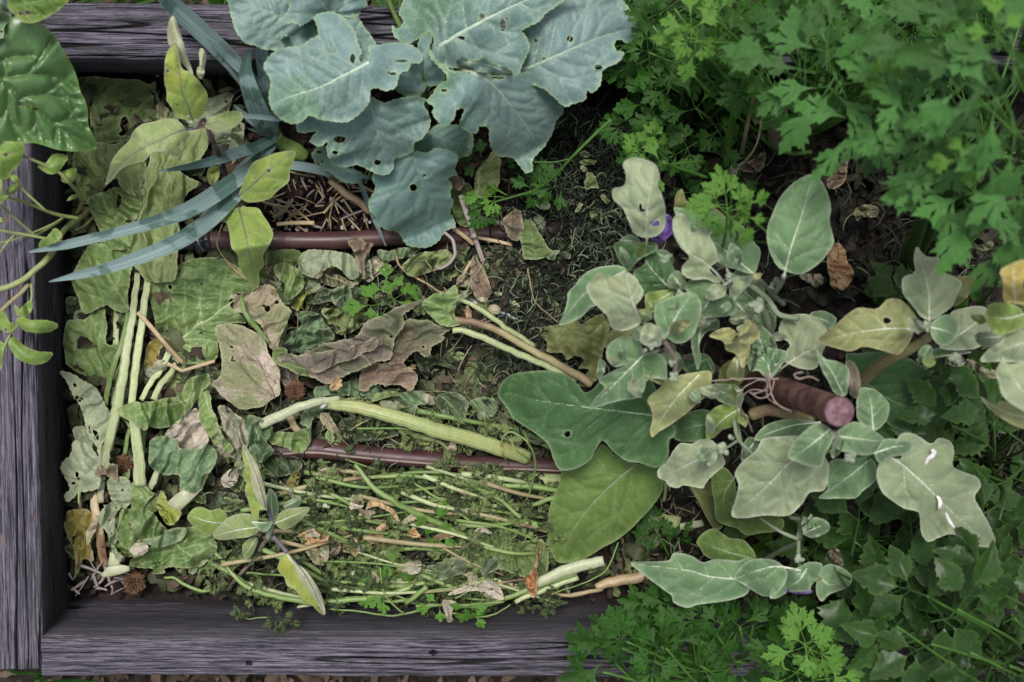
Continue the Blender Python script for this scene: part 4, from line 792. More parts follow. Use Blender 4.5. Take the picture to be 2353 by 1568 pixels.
EL('D', '120,860 160,825 220,830 290,860 310,920 300,970 320,1010 342,1090 340,1182 300,1232 240,1242 180,1222 150,1160 120,1092 70,1040 68,990 125,970 135,910', '240,1245 250,1080 270,960 288,870', (.31, .33), 'egg_grey', nv=4, holes=[(212, 1085, 8, 22), (224, 1100, 14, 8), (288, 1168, 26, 16)])
EL('D', '1108,910 1150,935 1190,1010 1207,1090 1200,1160 1223,1260 1200,1310 1150,1372 1060,1432 980,1422 920,1382 880,1292 873,1200 905,1110 950,1020 1020,950', '962,1445 1000,1290 1050,1140 1105,940', (.33, .34), 'egg_green', nv=4)
EL('G', '1020,490 1080,470 1190,463 1165,520 1080,562 1025,582', '1190,470 1030,560', (.29, .28), 'egg_lime', nv=2); EL('G', '1150,400 1190,350 1230,360 1262,420 1250,462 1200,462 1160,440', '1240,460 1180,370', (.31, .31), 'egg_green', nv=2)
EL('G', '1258,430 1320,390 1420,380 1470,430 1482,470 1540,520 1562,592 1500,622 1400,627 1340,642 1342,560 1270,480', '1480,470 1420,500 1340,620', (.31, .29), 'egg_green', nv=3)
EL('G', '1500,325 1530,360 1600,382 1662,375 1640,430 1590,482 1550,517 1520,480 1542,420 1512,380', '1480,440 1540,400 1650,380', (.34, .33), 'egg_grey', nv=2, crump=(.01, 30))
EL('G', '1070,620 1080,550 1140,520 1220,490 1300,478 1342,520 1352,600 1327,680 1300,740 1240,782 1180,772 1110,712 1080,660', '1150,715 1210,610 1290,490', (.35, .34), 'egg_green', nv=4)
EL('G', '665,450 700,400 735,362 780,375 830,380 900,358 960,390 985,430 1007,470 990,520 960,560 1002,620 980,672 920,702 860,707 810,682 790,620 740,570 700,530', '990,655 950,560 920,450 905,375', (.35, .37), 'egg_grey', nv=4)
EL('G', '740,880 780,900 770,960 740,1000 728,960', '775,960 745,890', (.22, .2), 'egg_green', nv=1)
EL('G', '985,770 1000,690 1040,660 1100,690 1130,740 1100,800 1040,800', '1100,760 1010,720', (.36, .36), 'egg_grey', nv=2)
EL('G', '677,1172 720,1110 772,1048 740,1000 820,950 900,912 830,922 785,862 800,790 870,743 940,743 992,790 1012,842 1080,835 1130,870 1147,930 1140,992 1060,992 1022,1012 1010,1062 960,1112 880,1122 800,1142 740,1162', '1015,845 940,920 860,1000 770,1090 682,1170', (.33, .28), 'egg_green', nv=4, mw=5)
EL('G', '1040,1100 1110,1040 1120,1000 1200,978 1300,958 1400,948 1415,1000 1390,1082 1330,1142 1260,1202 1180,1262 1100,1312 1060,1342 1045,1302 1060,1232 1050,1170 1030,1130', '1340,970 1230,1080 1150,1180 1055,1325', (.28, .24), 'egg_warm', nv=4)
EL('G', '1400,740 1450,700 1520,688 1580,720 1620,640 1690,688 1702,740 1650,792 1640,850 1600,932 1560,850 1500,822 1480,770', '1680,700 1590,760 1590,920', (.31, .29), 'egg_warm', nv=2, crump=(.012, 35))
EL('G', '1500,970 1540,880 1580,850 1610,930 1600,1000 1550,1000', '1570,850 1560,990', (.29, .27), 'egg_warm', nv=1)
EL('G', '1640,640 1720,680 1790,760 1800,860 1700,900 1640,860 1660,780', '1660,660 1740,860', (.25, .25), 'egg_green', crump=(.01, 30), nv=2)
EL('K', '1147,752 1200,700 1280,590 1360,588 1420,560 1500,578 1562,680 1560,730 1500,780 1450,832 1430,867 1380,862 1310,850 1270,867 1220,855 1190,822 1150,800', '1540,640 1400,690 1250,760 1160,780', (.26, .23), 'egg_grey', nv=4)
# bottom branch
EL('L', '500,418 560,410 640,407 680,402 700,370 740,370 790,385 840,412 900,398 1000,405 1060,400 1060,540 1000,582 900,602 820,612 760,627 700,602 690,570 640,532 570,480', '1040,500 1000,492 870,480 760,450 510,420', (.26, .22), 'egg_green', nv=4)
EL('L', '1375,500 1400,440 1440,420 1500,440 1542,480 1522,530 1440,562 1400,597 1375,560', '1385,480 1440,520 1500,500', (.23, .22), 'egg_green', nv=3)
EL('L', '985,490 1010,440 1060,403 1130,395 1190,410 1235,450 1225,510 1182,562 1130,574 1080,550 1020,512', '1300,452 1190,432 1100,450 990,492', (.29, .26), 'egg_green', nv=3)
EL('L', '1235,450 1280,440 1340,412 1400,420 1392,470 1352,520 1340,545 1280,552 1230,545 1213,510', '1330,440 1290,500 1230,535', (.29, .27), 'egg_green', nv=2)
EL('H', '345,1330 400,1310 460,1330 465,1370 410,1400 360,1390', '350,1385 450,1340', (.26, .26), 'egg_green', nv=2, crump=(.006, 20)); EL('L', '500,418 520,440', '500,418', (.2, .2)) if 0 else None
for pts, w in (('925,1010 940,1020 925,1040 910,1050 900,1075', (18, 26, 16)), ('950,1215 965,1240 960,1275', (10, 24, 12)), ('990,1290 1005,1325 1030,1360', (8, 18, 10)), ('880,1150 890,1165', (10, 14))):
    tube('dropping', 'H', PS(pts), (.332, .33), list(w), M['perl'], er, n=8, flat=.3)
# small curled young leaves crowding the heads
random.seed(41)
for (cx, cy, n_, rr, z0) in ((1470, 640, 9, 75, .33), (1520, 770, 9, 60, .35), (1690, 650, 8, 55, .33), (1650, 760, 7, 60, .29), (1440, 840, 5, 50, .33), (1640, 1010, 6, 50, .3), (1560, 870, 7, 55, .3), (1930, 990, 4, 45, .36), (2140, 770, 6, 55, .37), (1750, 760, 6, 60, .28), (1600, 560, 4, 60, .30), (1830, 1310, 4, 40, .28), (1690, 930, 5, 50, .27), (2290, 760, 4, 50, .4)):
    for _ in range((n_ + 1) // 2):
        a = U(0, 6.28); d0 = rr * U(.15, .9); x, y = cx + d0 * math.cos(a), cy + d0 * math.sin(a); L_ = U(26, 58); wd_ = L_ * U(.22, .42); a += U(-.6, .6)
        ca, sa = math.cos(a), math.sin(a); f_ = lambda t, s: (x + ca * t * L_ - sa * s * wd_, y + sa * t * L_ + ca * s * wd_)
        out = [f_(0, .1), f_(.15, U(.5, .9)), f_(.4, U(.8, 1.1)), f_(.6, U(.6, 1.)), f_(.8, U(.4, .7)), f_(1, 0), f_(.8, -U(.4, .7)), f_(.55, -U(.6, 1.1)), f_(.3, -U(.8, 1.1)), f_(.1, -U(.4, .8))]
        mt = ('egg_grey', 'egg_green', 'egg_green', 'egg_grey', 'egg_lime', 'egg_warm')[int(rnd() * 5.4)]
        blade('leaf', 'O', out, (z0 - U(.0, .02), z0 + U(-.02, .03)), [f_(0, 0), f_(.5, U(-.1, .1)), f_(.97, 0)], M[mt], vmat=M['egg_vg'], parent=er, nv=2, vw=1.1, mw=2.6, fold=U(-.02, .02), bow=U(0, .02), wave=(.01, 24), crump=(.005, 22), step=3.6, edgecurl=.003, fork=False)
# stems
def ES(fr, pts, zs, w, m='egg_stem', **k): return tube('stem', fr, PS(pts), zs, w, M[m], er, **k)
ES('G', '1700,1200 1560,1050 1400,900 1200,860 1100,820', (.0, .18, .33), [40, 34, 26], 'egg_stem_w', wob=2); ES('G', '1180,1000 1200,900 1170,830 1130,770', (.33, .36), [30, 30], 'egg_stem_w')
ES('O', '1660,960 1760,780 1745,690', (.02, .22, .3), [20, 18]); ES('G', '1480,460 1500,440 1530,400', (.31, .33), [40, 30], 'felt'); ES('D', '800,1430 870,1500 900,1540 960,1590', (.27, .2), [26, 30]); ES('D', '962,1440 950,1480 915,1530', (.33, .28), [22, 26])
ES('H', '110,265 190,330 240,400 330,420', (.24, .27), [30, 26]); ES('G', '1000,655 1060,700 1080,760', (.35, .35), [22, 24], 'felt'); ES('G', '1150,700 1140,740 1120,790', (.35, .35), [20, 22])
ES('H', '600,712 700,622 820,562 910,505', (.20, .30, .34), [64, 54, 44], 'tanstalk', n=12); ES('H', '120,850 200,830 300,850 400,860', (.2, .24), [60, 50], 'tanstalk')
ES('H', '880,470 905,455 925,430', (.35, .36), [30, 30], 'felt'); ES('H', '250,645 200,690 160,700', (.24, .22), [16, 16]); ES('K', '1530,640 1600,600 1660,560', (.26, .27), [16, 20])
ES('L', '1110,205 1200,265 1290,305', (.22, .24), [14, 22]); ES('L', '1130,400 1220,350 1290,310 1320,200', (.12, .22, .24), [26, 24]); ES('L', '1290,310 1290,400 1300,450', (.25, .28), [22, 16]); ES('H', '290,1310 340,1330 330,1400', (.2, .24), [20, 26])
ES('H', '40,870 60,960 130,1030', (.26, .28), [22, 14]); ES('G', '1560,1130 1580,1320 1600,1400 1640,1460', (.24, .26), [14, 18]); ES('H', '500,945 520,960 480,945', (.37, .37), [20, 20]); ES('H', '640,1020 640,1050', (.34, .31), [14, 12]); ES('H', '915,430 900,470', (.34, .33), [14, 14]); ES('G', '1030,160 1030,100', (.3, .31), [16, 14])
ES('D', '245,1240 245,1270 230,1300', (.31, .3), [14, 16]); ES('G', '1100,820 1050,840 1010,850', (.34, .34), [22, 18]); ES('G', '1480,400 1490,440', (.32, .32), [20, 20])
def bud(fr, x, y, r, z, n=4, m='felt'):
    r = r * .62; n += 1
    for i in range(n):
        a = U(0, 6.28); l = r * U(.8, 1.4); dx, dy = math.cos(a) * l * .5, math.sin(a) * l * .5
        tube('bud', fr, [(x + dx * .2, y + dy * .2), (x + dx, y + dy), (x + dx * 2.1, y + dy * 2.1)], (z, z + .006, z + .002), [r * .7, r * 1.2, r * .3], M[m], er, n=7, step=3)
for b in (('G', 1140, 740, 42, .37), ('G', 1060, 790, 46, .37), ('G', 1010, 820, 30, .36), ('G', 1215, 480, 34, .33), ('G', 1520, 390, 36, .35), ('G', 1660, 560, 46, .3), ('G', 1190, 980, 44, .35, 6), ('G', 1180, 900, 30, .35), ('K', 1560, 620, 60, .29, 7),
          ('K', 1600, 560, 36, .29), ('H', 560, 1040, 44, .36, 4), ('H', 905, 455, 34, .37, 5), ('H', 1035, 600, 44, .36, 4), ('H', 225, 260, 34, .26, 4), ('H', 265, 240, 26, .27), ('H', 210, 620, 34, .27), ('L', 1290, 400, 34, .29, 4), ('H', 490, 945, 30, .385, 3), ('D', 900, 1500, 26, .27, 3), ('H', 600, 815, 20, .32, 3), ('H', 385, 1310, 20, .27, 3)):
    bud(*b)
tube('bud', 'G', PS('1610,560 1660,550 1705,560 1680,600'), (.3, .31), [20, 56, 40], M['felt'], er)
fl = blade('flower', 'D', PS('265,1180 300,1120 350,1120 385,1150 395,1200 370,1230 330,1260 300,1230'), (.27, .26), PS('290,1170 380,1190'), M['petal'], parent=er, nv=3, vw=1.2, mw=1.5, crump=(.008, 20), step=3.)
blade('petal', 'D', PS('215,1215 250,1200 300,1240 330,1270 280,1260 240,1230'), (.268, .26), PS('220,1215 320,1265'), M['petal'], parent=fl, nv=0, step=3.)
fl2 = blade('flower', 'L', PS('1230,545 1260,530 1310,535 1355,545 1340,560 1280,560'), (.275, .27), PS('1240,545 1340,550'), M['petal'], parent=er, nv=2, vw=1., mw=1., crump=(.004, 20), step=3.)
# ---------------------------------------------------------------- stake, twine
sk = empty('wooden_stake', W(1700, 862, 0)); tag(sk, 'round rusty brown stake leaning up through the eggplant', 'stake')
p0 = W(1745, 878, .15); p1 = W(1928, 946, .425); d = (p1 - p0); p00 = p0 - d * (.17 / d[2])
P = np.array([p00 + (p1 - p00) * t for t in np.linspace(0, 1, 90)]); R = np.array([.0118 + .0005 * nz(i * .035, 3) for i in range(90)])
V, F, st = tube_geo(P, R, 28, cap=False); mesh_obj('post', V, F, M['stake'], sk, {'st': st})
dn = (P[-1] - P[-2]); dn /= np.linalg.norm(dn)
V2, F2, st2 = tube_geo(np.array([P[-1] - dn * .0004, P[-1] + dn * .0012, P[-1] + dn * .0022, P[-1] + dn * .0024]), np.array([R[-1] * 1.0, R[-1] * .98, R[-1] * .9, R[-1] * .4]), 28); mesh_obj('sawn_end', V2, F2, M['staketop'], sk, {'st': st2})
tw = empty('garden_twine', W(1735, 880, .27)); tag(tw, 'loop of pale brown twine tying the eggplant to the stake', 'twine')
for fr, pts, zs, w in (('H', '190,660 205,740 230,800 280,830 300,838', (.30, .31), 14), ('H', '240,690 200,700 190,770 230,805', (.30, .29), 12), ('H', '-60,700 60,690 150,690 190,700 180,740 120,760', (.28, .31), 12), ('H', '190,745 120,740 80,770 70,840 100,870 120,930', (.3, .26), 11),
                       ('H', '180,700 220,690 200,760 150,775 110,750', (.3, .31), 10), ('K', '1510,205 1580,280 1660,360 1720,460 1745,520', (.3, .26), 12), ('K', '1640,300 1700,230 1780,190 1830,200 1840,240', (.29, .3), 14), ('H', '420,700 380,680 330,690 310,670 350,660', (.3, .3), 18)):
    tube('strand', fr, PS(pts), zs, w * .7, M['twine'], tw, n=6, wob=1.5)
# ---------------------------------------------------------------- drip hoses
h1 = empty('drip_hose', W(700, 552, .012)); tag(h1, 'brown irrigation hose with black end fitting, upper of the two in the bed', 'hose')
P, c = path3(T('O', PS('478,553 600,552 760,553 900,546 1060,541 1180,534 1300,528')), (.042, .034, .03, .028, .024), 8)
V, F, st = tube_geo(P, np.array([.0088 + .0004 * math.sin(i * .2) + (.0009 if abs(i - 21) < 2 else 0) for i in range(len(P))]), 20); mesh_obj('pipe', V, F, M['hose'], h1, {'st': st})
for a, b, r in ((418, 450, .0088), (450, 468, .0105), (456, 462, .0115), (468, 484, .0092), (405, 420, .0075)):
    P = np.array([W(a, 555, .044), W((a + b) / 2, 554.5, .044), W(b, 554, .044)]); V, F, st = tube_geo(P, np.array([r] * 3), 18); mesh_obj('fitting', V, F, M['rubber'], h1, {'st': st})
for k in range(5):
    a = k * 1.25 + .3; P = np.array([W(452, 554.5, .044) + np.array([0, math.cos(a), math.sin(a)]) * .0108, W(478, 554, .044) + np.array([0, math.cos(a), math.sin(a)]) * .0098]); V, F, st = tube_geo(P, np.array([.0016, .001]), 6); mesh_obj('lug', V, F, M['rubber'], h1, {'st': st})
stp = tube('wire_staple', 'E', PS('1325,105 1300,130 1300,170 1320,220 1350,250 1400,262'), (.03, .058, .058, .03), 11, M['wire'], None, n=8, step=3); tag(stp, 'bent silver wire staple hooked over the upper hose by its black fitting', 'staple')
h2 = empty('drip_hose', W(850, 1040, .012)); tag(h2, 'brown irrigation hose with cream stripe, lower of the two in the bed', 'hose')
P, c = path3(T('O', PS('560,1010 612,1030 660,1034 720,1031 800,1040 900,1050 1000,1058 1100,1068 1200,1070 1330,1076')), (.03, .045, .05, .05, .05, .048, .045), 8)
V, F, st = tube_geo(P, np.array([.0094 + .0002 * math.sin(i * .25) + (.0012 * math.exp(-((i - 22) / 2.) ** 2)) for i in range(len(P))]), 40); mesh_obj('pipe', V, F, M['hose_s'], h2, {'st': st})
# ---------------------------------------------------------------- litter: wilted leaves laid on the bed
def X(fr, out, mid, z, m, label, cr=(.006, 30), v='wv_green', name='wilted_leaf', cat='wilted leaf', nv=4, **k):
    cr = (cr[0] * 1.15, cr[1]); d = dict(crump=cr, serr=(1.6, 13), bow=.004, fold=.003, quilt=.002, vw=1.6, mw=3.6, step=3.6, slide=.002, nv=nv, fork=False); d.update(k)
    o = blade(name, fr, PS(out), z, PS(mid) if mid else None, M[m], vmat=M[v] if v else None, **d)
    tag(o, label, cat); return o
def dry(*a, **k): k.setdefault('name', 'dry_leaf'); k.setdefault('cat', 'dry leaf'); k.setdefault('v', 'wv_dark'); return X(*a, **k)
# left column of chard leaves
X('A', '505,540 560,512 700,515 800,515 900,530 980,550 1022,538 1012,640 1042,720 1045,790 1000,800 900,830 870,900 820,942 700,942 600,935 590,830 580,740 540,650', '560,930 660,740 700,540', (.02, .03), 'w_olivd', 'flat dark olive chard leaf with a torn hole, topmost in the left column of leaves', holes=[(822, 830, 34, 56), (800, 880, 20, 20)], cr=(.004, 60), nv=4)
X('A', '1180,620 1300,600 1400,640 1550,600 1530,680 1500,760 1600,800 1610,860 1580,1000 1540,1080 1450,1150 1400,1120 1380,900 1250,850', '1400,1100 1460,860 1480,640', (.02, .03), 'w_sage', 'faded grey-green leaf under the leek, behind the purple seedling stem', holes=[(1502, 673, 10)], cr=(.006, 50))
X('A', '1040,700 1060,676 1150,760 1200,830 1120,860 1040,800', None, (.03, .03), 'w_olive', 'small folded olive leaf corner just left of the yellow seedling leaf', nv=1)
X('A', '440,1010 560,985 640,940 760,950 820,940 870,1000 960,1060 950,1200 922,1300 800,1240 780,1180 700,1220 640,1320 540,1340 500,1200 450,1100', '560,1320 640,1150 760,960', (.03, .035), 'w_olive', 'creased olive chard leaf right of the big glossy leaf tip', cr=(.008, 55))
X('A', '1000,1010 1060,1000 1120,940 1200,870 1400,870 1350,1000 1290,1100 1200,1132 1280,1180 1330,1220 1290,1260 1240,1290 1190,1400 1190,1500 1160,1600 1172,1690 1162,1830 1100,1862 1030,1880 940,1832 870,1740 850,1620 880,1500 930,1400 942,1300 960,1180', '1030,1870 1020,1600 1060,1350 1150,1120 1300,900', (.045, .05, .045, .04), 'w_olive', 'long olive green chard leaf with wavy folds running under the leek blades', cr=(.008, 60), c=None) if 0 else \
X('A', '1000,1010 1060,1000 1120,940 1200,870 1400,870 1350,1000 1290,1100 1200,1132 1280,1180 1330,1220 1290,1260 1240,1290 1190,1400 1190,1500 1160,1600 1172,1690 1162,1830 1100,1862 1030,1880 940,1832 870,1740 850,1620 880,1500 930,1400 942,1300 960,1180', '1030,1870 1020,1600 1060,1350 1150,1120 1300,900', (.045, .05, .045, .04), 'w_olive', 'long olive green chard leaf with wavy folds running under the leek blades', cr=(.008, 60))
X('A', '575,1330 640,1290 760,1240 840,1258 920,1258 945,1350 905,1440 830,1455 800,1520 740,1560 690,1600 650,1500 610,1420', '700,1590 720,1400 820,1260', (.04, .05), 'w_green', 'curly green leaf lobe above the two long leek blades', cr=(.011, 38), holes=[(790, 1330, 18, 50)])
X('A', '640,1560 700,1500 800,1460 900,1470 880,1560 860,1620 800,1650 680,1640', '660,1600 860,1540', (.035, .04), 'w_green', 'green leaf fold crossed by the upper long leek blade', cr=(.009, 40), nv=2)
X('E', '500,380 560,250 600,208 700,208 850,230 882,330 862,440 850,540 842,650 800,662 740,632 700,620 600,662 540,640 500,540 478,450', '845,650 780,530 700,420 560,300', (.04, .045), 'w_green', 'broad green chard leaf with black specks under the lower long leek blade', cr=(.006, 50), v='wv_pale')
X('E', '440,560 500,560 560,640 560,700 480,720 440,640', None, (.01, .02), 'w_dark', 'dark blackened leaf scrap against the left board', nv=1)
X('E', '418,820 440,720 500,700 560,700 620,650 705,630 705,840 770,870 785,900 760,1000 722,1092 700,1100 640,1100 560,1072 440,1002 425,900', '700,1150 650,960 560,780 520,710', (.03, .035), 'w_green', 'green chard leaf with one dark bruise beside the left board', cr=(.005, 50), v='wv_pale')
X('E', '985,480 1060,458 1180,350 1300,300 1480,300 1620,400 1700,480 1640,540 1540,540 1525,620 1642,720 1480,752 1442,850 1425,980 1300,1002 1200,992 1150,962 1090,942 1060,850 1030,760 1005,640', '1115,930 1200,845 1290,762 1400,680 1600,545', (.03, .04), 'w_green', 'big flat wilted chard leaf with pale branching veins, left of the tan dry leaves', cr=(.0045, 45), v='wv_pale', vw=3.0, mw=8, nv=4, holes=[(1117, 490, 12, 14), (1118, 525, 7)], veins=[PS('1200,845 1160,700 1075,660'), PS('1290,762 1330,600 1320,480'), PS('1210,850 1330,845 1450,850')], fork=True)
X('F', '-20,240 120,225 300,230 480,252 440,380 500,432 420,562 330,562 200,442 60,560 -60,420', '400,540 200,300 20,280', (.025, .03), 'w_olivd', 'dark green leaf tucked under the left half of the upper hose', cr=(.009, 40), v='wv_green')
X('F', '310,340 400,310 480,380 495,450 460,520 400,555 370,520 380,450 330,410', '400,550 440,440 330,340', (.05, .05), 'w_green', 'curled bright green leaf fold between the hose and the chewed tan leaf', cr=(.010, 30), v=None)
X('E', '1120,830 1060,840 980,860 945,960 935,1060 930,1140 980,1110 1040,1010 1060,920', '940,1130 1000,880', (.03, .035), 'w_gold', 'small yellow and brown leaf between the chard stalks', cr=(.005, 30), nv=1)
X('E', '1040,1060 1120,1020 1240,1010 1240,1140 1180,1190 1080,1210 1030,1130', None, (.02, .02), 'w_olive', 'limp olive leaf beneath the bent straw', nv=2); X('E', '960,1000 1060,970 1110,1000 1050,1060 990,1080 960,1050', None, (.035, .035), 'w_grey', 'shrivelled grey leaf shred at the base of the veined chard leaf', nv=0, v=None)
X('E', '1140,960 1260,1000 1420,960 1420,1060 1360,1090 1260,1080 1200,1040', None, (.02, .02), 'w_dark', 'dark crumpled leaf behind the bent straw', nv=0, v=None)
# lower left corner
X('E', '400,1055 470,1058 540,1100 580,1120 640,1165 700,1270 732,1345 700,1470 642,1552 600,1500 560,1400 525,1290 470,1180 430,1112', '640,1550 600,1400 560,1250 420,1070', (.05, .06), 'w_sage', 'grey-green toothed leaf with a row of holes along the left board', cr=(.003, 40), v='wv_pale', holes=[(487, 1137, 12), (510, 1225, 12, 16), (545, 1240, 10), (530, 1255, 10), (630, 1470, 16, 40), (600, 1430, 12, 30)], serr=(2.5, 14), vw=2)
X('I', '442,20 520,10 565,60 562,132 480,115 450,80', '560,110 450,20', (.04, .045), 'w_sage', 'small sage leaf tip under the holed grey-green leaf', nv=1, cr=(.003, 30))
X('I', '440,110 490,118 560,130 600,230 602,370 540,402 480,412 420,470 400,465 385,420 415,380 395,330 370,285 385,222 430,180', '478,480 490,300 505,180 500,20', (.055, .06), 'w_sage', 'sage leaf with browned ragged edge, lower of the two upright ones by the left board', cr=(.004, 34), v='wv_pale', holes=[(462, 300, 9, 20), (440, 352, 14, 9), (472, 330, 8)], serr=(3, 14), vw=2)
X('I', '400,540 440,515 520,515 580,560 582,640 560,740 570,830 510,822 470,900 448,932 460,820 430,720 400,650 392,590', '485,520 500,700 460,920', (.035, .03), 'w_gold', 'yellow-orange dying leaf with brown blotches in the lower left corner', cr=(.007, 32), v='wv_dark', holes=[(448, 690, 9, 18)])
dry('I', '525,650 580,580 585,640 560,700 535,725 520,700', None, (.05, .05), 'w_pink', 'pinkish curled leaf edge beside the yellow-orange leaf', nv=0, v=None)
X('I', '590,140 640,136 672,180 672,230 702,240 690,270 640,262 600,232', None, (.06, .05), 'w_sage', 'small sage leaf with a brown torn tip left of the thick chard stalks', nv=1); dry('I', '600,240 640,262 715,240 715,335 690,340 640,305 585,310', None, (.062, .062), 'w_brown', 'brown curled leaf tip with a pale pink rim left of the chard stalks', nv=0, v=None, cr=(.006, 24))
X('I', '650,330 740,308 792,350 797,460 740,522 700,480 672,440', None, (.05, .05), 'w_sage', 'dull leaf lobe with a single round hole under the chard stalks', holes=[(752, 405, 9)], cr=(.006, 28), nv=1)
X('I', '800,365 880,358 920,400 942,432 900,480 850,525 805,485', '880,370 830,500', (.06, .055), 'w_green', 'smooth green leaf fold at the foot of the wide chard stalk', cr=(.004, 34), nv=1); X('I', '880,420 960,430 965,500 920,540 860,530', None, (.045, .045), 'w_olivd', 'dark green leaf fold right of the smooth green one', nv=1)
X('I', '600,590 620,510 700,468 740,500 700,560 720,680 700,740 760,800 740,830 700,800 660,740 650,660', '640,540 690,660 720,800', (.055, .06), 'w_sage', 'pale green rolled leaf edge with small holes on the left of the lower leaf heap', cr=(.009, 34), holes=[(668, 578, 7), (675, 655, 6), (712, 505, 10, 6)])
X('I', '720,530 760,512 900,528 960,590 1015,652 940,700 860,700 800,750 730,720 715,620', '1010,650 880,610 740,560', (.065, .06), 'w_green', 'bright green puckered leaf in the middle of the lower left heap', cr=(.012, 34), v='wv_pale', holes=[(790, 607, 10, 6), (803, 633, 6)])
X('I', '660,680 740,700 860,690 960,700 940,760 820,800 720,800', None, (.05, .05), 'w_green', 'green leaf folds under the puckered leaf', cr=(.012, 30), nv=2)
X('I', '1000,660 1100,625 1220,618 1300,690 1322,760 1290,810 1240,862 1120,872 1000,872 1000,905 925,908 925,870 840,872 780,850 830,800 920,740', '1000,640 1080,740 1240,830', (.06, .06), 'w_green', 'green leaf with a bleached edge at the bottom of the lower left heap', cr=(.011, 42), v='wv_pale', holes=[(870, 838, 8), (1215, 803, 5)])
X('I', '830,700 960,690 1040,650 1130,630 1100,700 1000,740 900,730', None, (.075, .07), 'w_teal', 'dark shiny twisted leaf across the lower left heap', cr=(.008, 30), nv=1)
dry('I', '790,740 880,720 900,770 860,800 800,780', None, (.08, .075), 'w_white', 'whitish dried patch of leaf in the lower left heap', nv=0, v=None)
X('I', '985,400 1030,478 1060,510 1105,532 1062,605 1000,592 962,510', '1000,590 1000,430', (.07, .05), 'w_yell', 'yellow pointed leaf cone right of the thick white stalk stump', cr=(.007, 26), nv=1)
# middle left tangle
X('E', '775,1290 860,1250 950,1270 990,1330 980,1400 950,1432 850,1372 790,1330', '790,1290 960,1410', (.08, .08), 'w_green', 'rounded green leaf fold lying over the chard stalks', cr=(.004, 40), nv=2)
X('E', '940,1260 1010,1245 1180,1200 1222,1130 1280,1080 1370,1062 1385,1130 1330,1200 1280,1260 1200,1345 1212,1382 1100,1422 1000,1432 980,1340', '1370,1080 1250,1230 1000,1300', (.075, .07), 'w_green', 'twisted green leaf rising toward the tan dry leaf, right of the stalks', cr=(.012, 36), v='wv_pale')
X('E', '1310,1230 1380,1190 1410,1300 1470,1470 1540,1560 1480,1580 1380,1480 1330,1380', '1350,1200 1500,1570', (.07, .07), 'w_green', 'narrow folded green leaf running down from the tan dry leaf', cr=(.008, 30), v='wv_pale')
dry('E', '1110,1450 1200,1345 1300,1290 1320,1400 1380,1500 1330,1560 1200,1572 1120,1520', '1140,1500 1300,1340', (.06, .065), 'w_white', 'wrinkled cream-grey dried leaf in the middle left tangle', cr=(.009, 34))
dry('E', '1440,1290 1500,1280 1560,1340 1620,1400 1640,1520 1600,1600 1520,1500 1470,1400', None, (.06, .06), 'w_grey', 'grey striped shrivelled leaf left of the curled green ones', cr=(.012, 26), nv=1)
X('I', '910,120 960,70 1080,90 1102,140 1200,130 1230,100 1302,150 1300,250 1222,392 1110,392 1090,312 1000,302 920,252', '1200,380 1100,200 960,120', (.065, .06), 'w_teal', 'crinkled blue-green leaf lying over the thick white stalk stump', cr=(.009, 34))
X('I', '1100,20 1200,-20 1350,0 1450,60 1460,150 1380,160 1300,130 1200,110', None, (.05, .05), 'w_grey', 'bleached and green striped leaf shreds in the middle left tangle', cr=(.014, 26), nv=2)
X('F', '130,1290 200,1280 270,1330 300,1380 260,1440 300,1500 260,1560 200,1560 150,1460', None, (.07, .07), 'w_teal', 'curled ruffled leaf with pale rim left of the lower hose end', cr=(.016, 24), nv=2, v='wv_pale')
X('F', '275,1402 330,1370 420,1375 520,1350 536,1420 500,1492 430,1503 380,1470 300,1450', '290,1420 400,1420 520,1400', (.06, .062), 'w_green', 'glossy dark green leaf fold over the left end of the lower hose', cr=(.009, 34))
X('F', '160,1440 240,1400 260,1500 200,1580 140,1560', None, (.05, .05), 'w_teal', 'dark ruffled scrap below the curled pale-rimmed leaf', nv=0, v=None, cr=(.014, 24))
X('J', '-60,0 60,20 100,120 90,220 10,200 -60,240 -120,120', None, (.045, .045), 'w_grey', 'torn grey-green leaf left of the cream folded shoot leaf', cr=(.012, 30)); dry('J', '20,290 90,270 80,340 0,380 -20,330', None, (.05, .05), 'w_white', 'whitish dry flake left of the eggplant shoot', nv=0, v=None)
X('J', '150,60 250,60 340,160 420,180 480,240 400,300 300,320 230,240 180,180', None, (.04, .04), 'w_dark', 'blackish wilted leaf below the left end of the lower hose', cr=(.012, 30)); X('J', '-40,400 60,420 120,520 60,560 -20,520 -60,460', None, (.04, .04), 'w_dark', 'dark curled leaf left of the shoot', cr=(.012, 26), nv=1)
# tan dry leaves
dry('F', '60,545 15,540 60,512 110,520 165,488 212,450 300,462 330,520 382,572 412,632 382,720 350,800 300,862 250,780 200,700 130,652 60,612', '280,820 200,640 120,540', (.07, .075), 'w_tan', 'chewed tan and green dry leaf with ragged holes, upper of the pale dry pair', cr=(.006, 38), holes=[(268, 595, 22, 20), (335, 565, 16, 10), (245, 575, 12, 8), (300, 520, 8)], serr=(3, 12))
dry('F', '-60,720 0,698 150,730 242,790 282,900 332,980 345,1100 332,1160 260,1202 150,1232 80,1222 0,1172 -60,1102 -82,1078 -22,1000 -32,880', '320,1180 220,950 100,800 20,720', (.06, .07), 'w_pink', 'large pinkish papery dry leaf with small holes left of centre', cr=(.005, 60), holes=[(35, 847, 10, 8), (45, 922, 8, 20), (60, 940, 12, 6)], serr=(1.4, 16))
dry('F', '300,700 380,690 380,760 350,830 300,870 260,800', None, (.055, .055), 'w_brown', 'dusky brown leaf fold between the pale dry pair and the big folded leaf', nv=1)
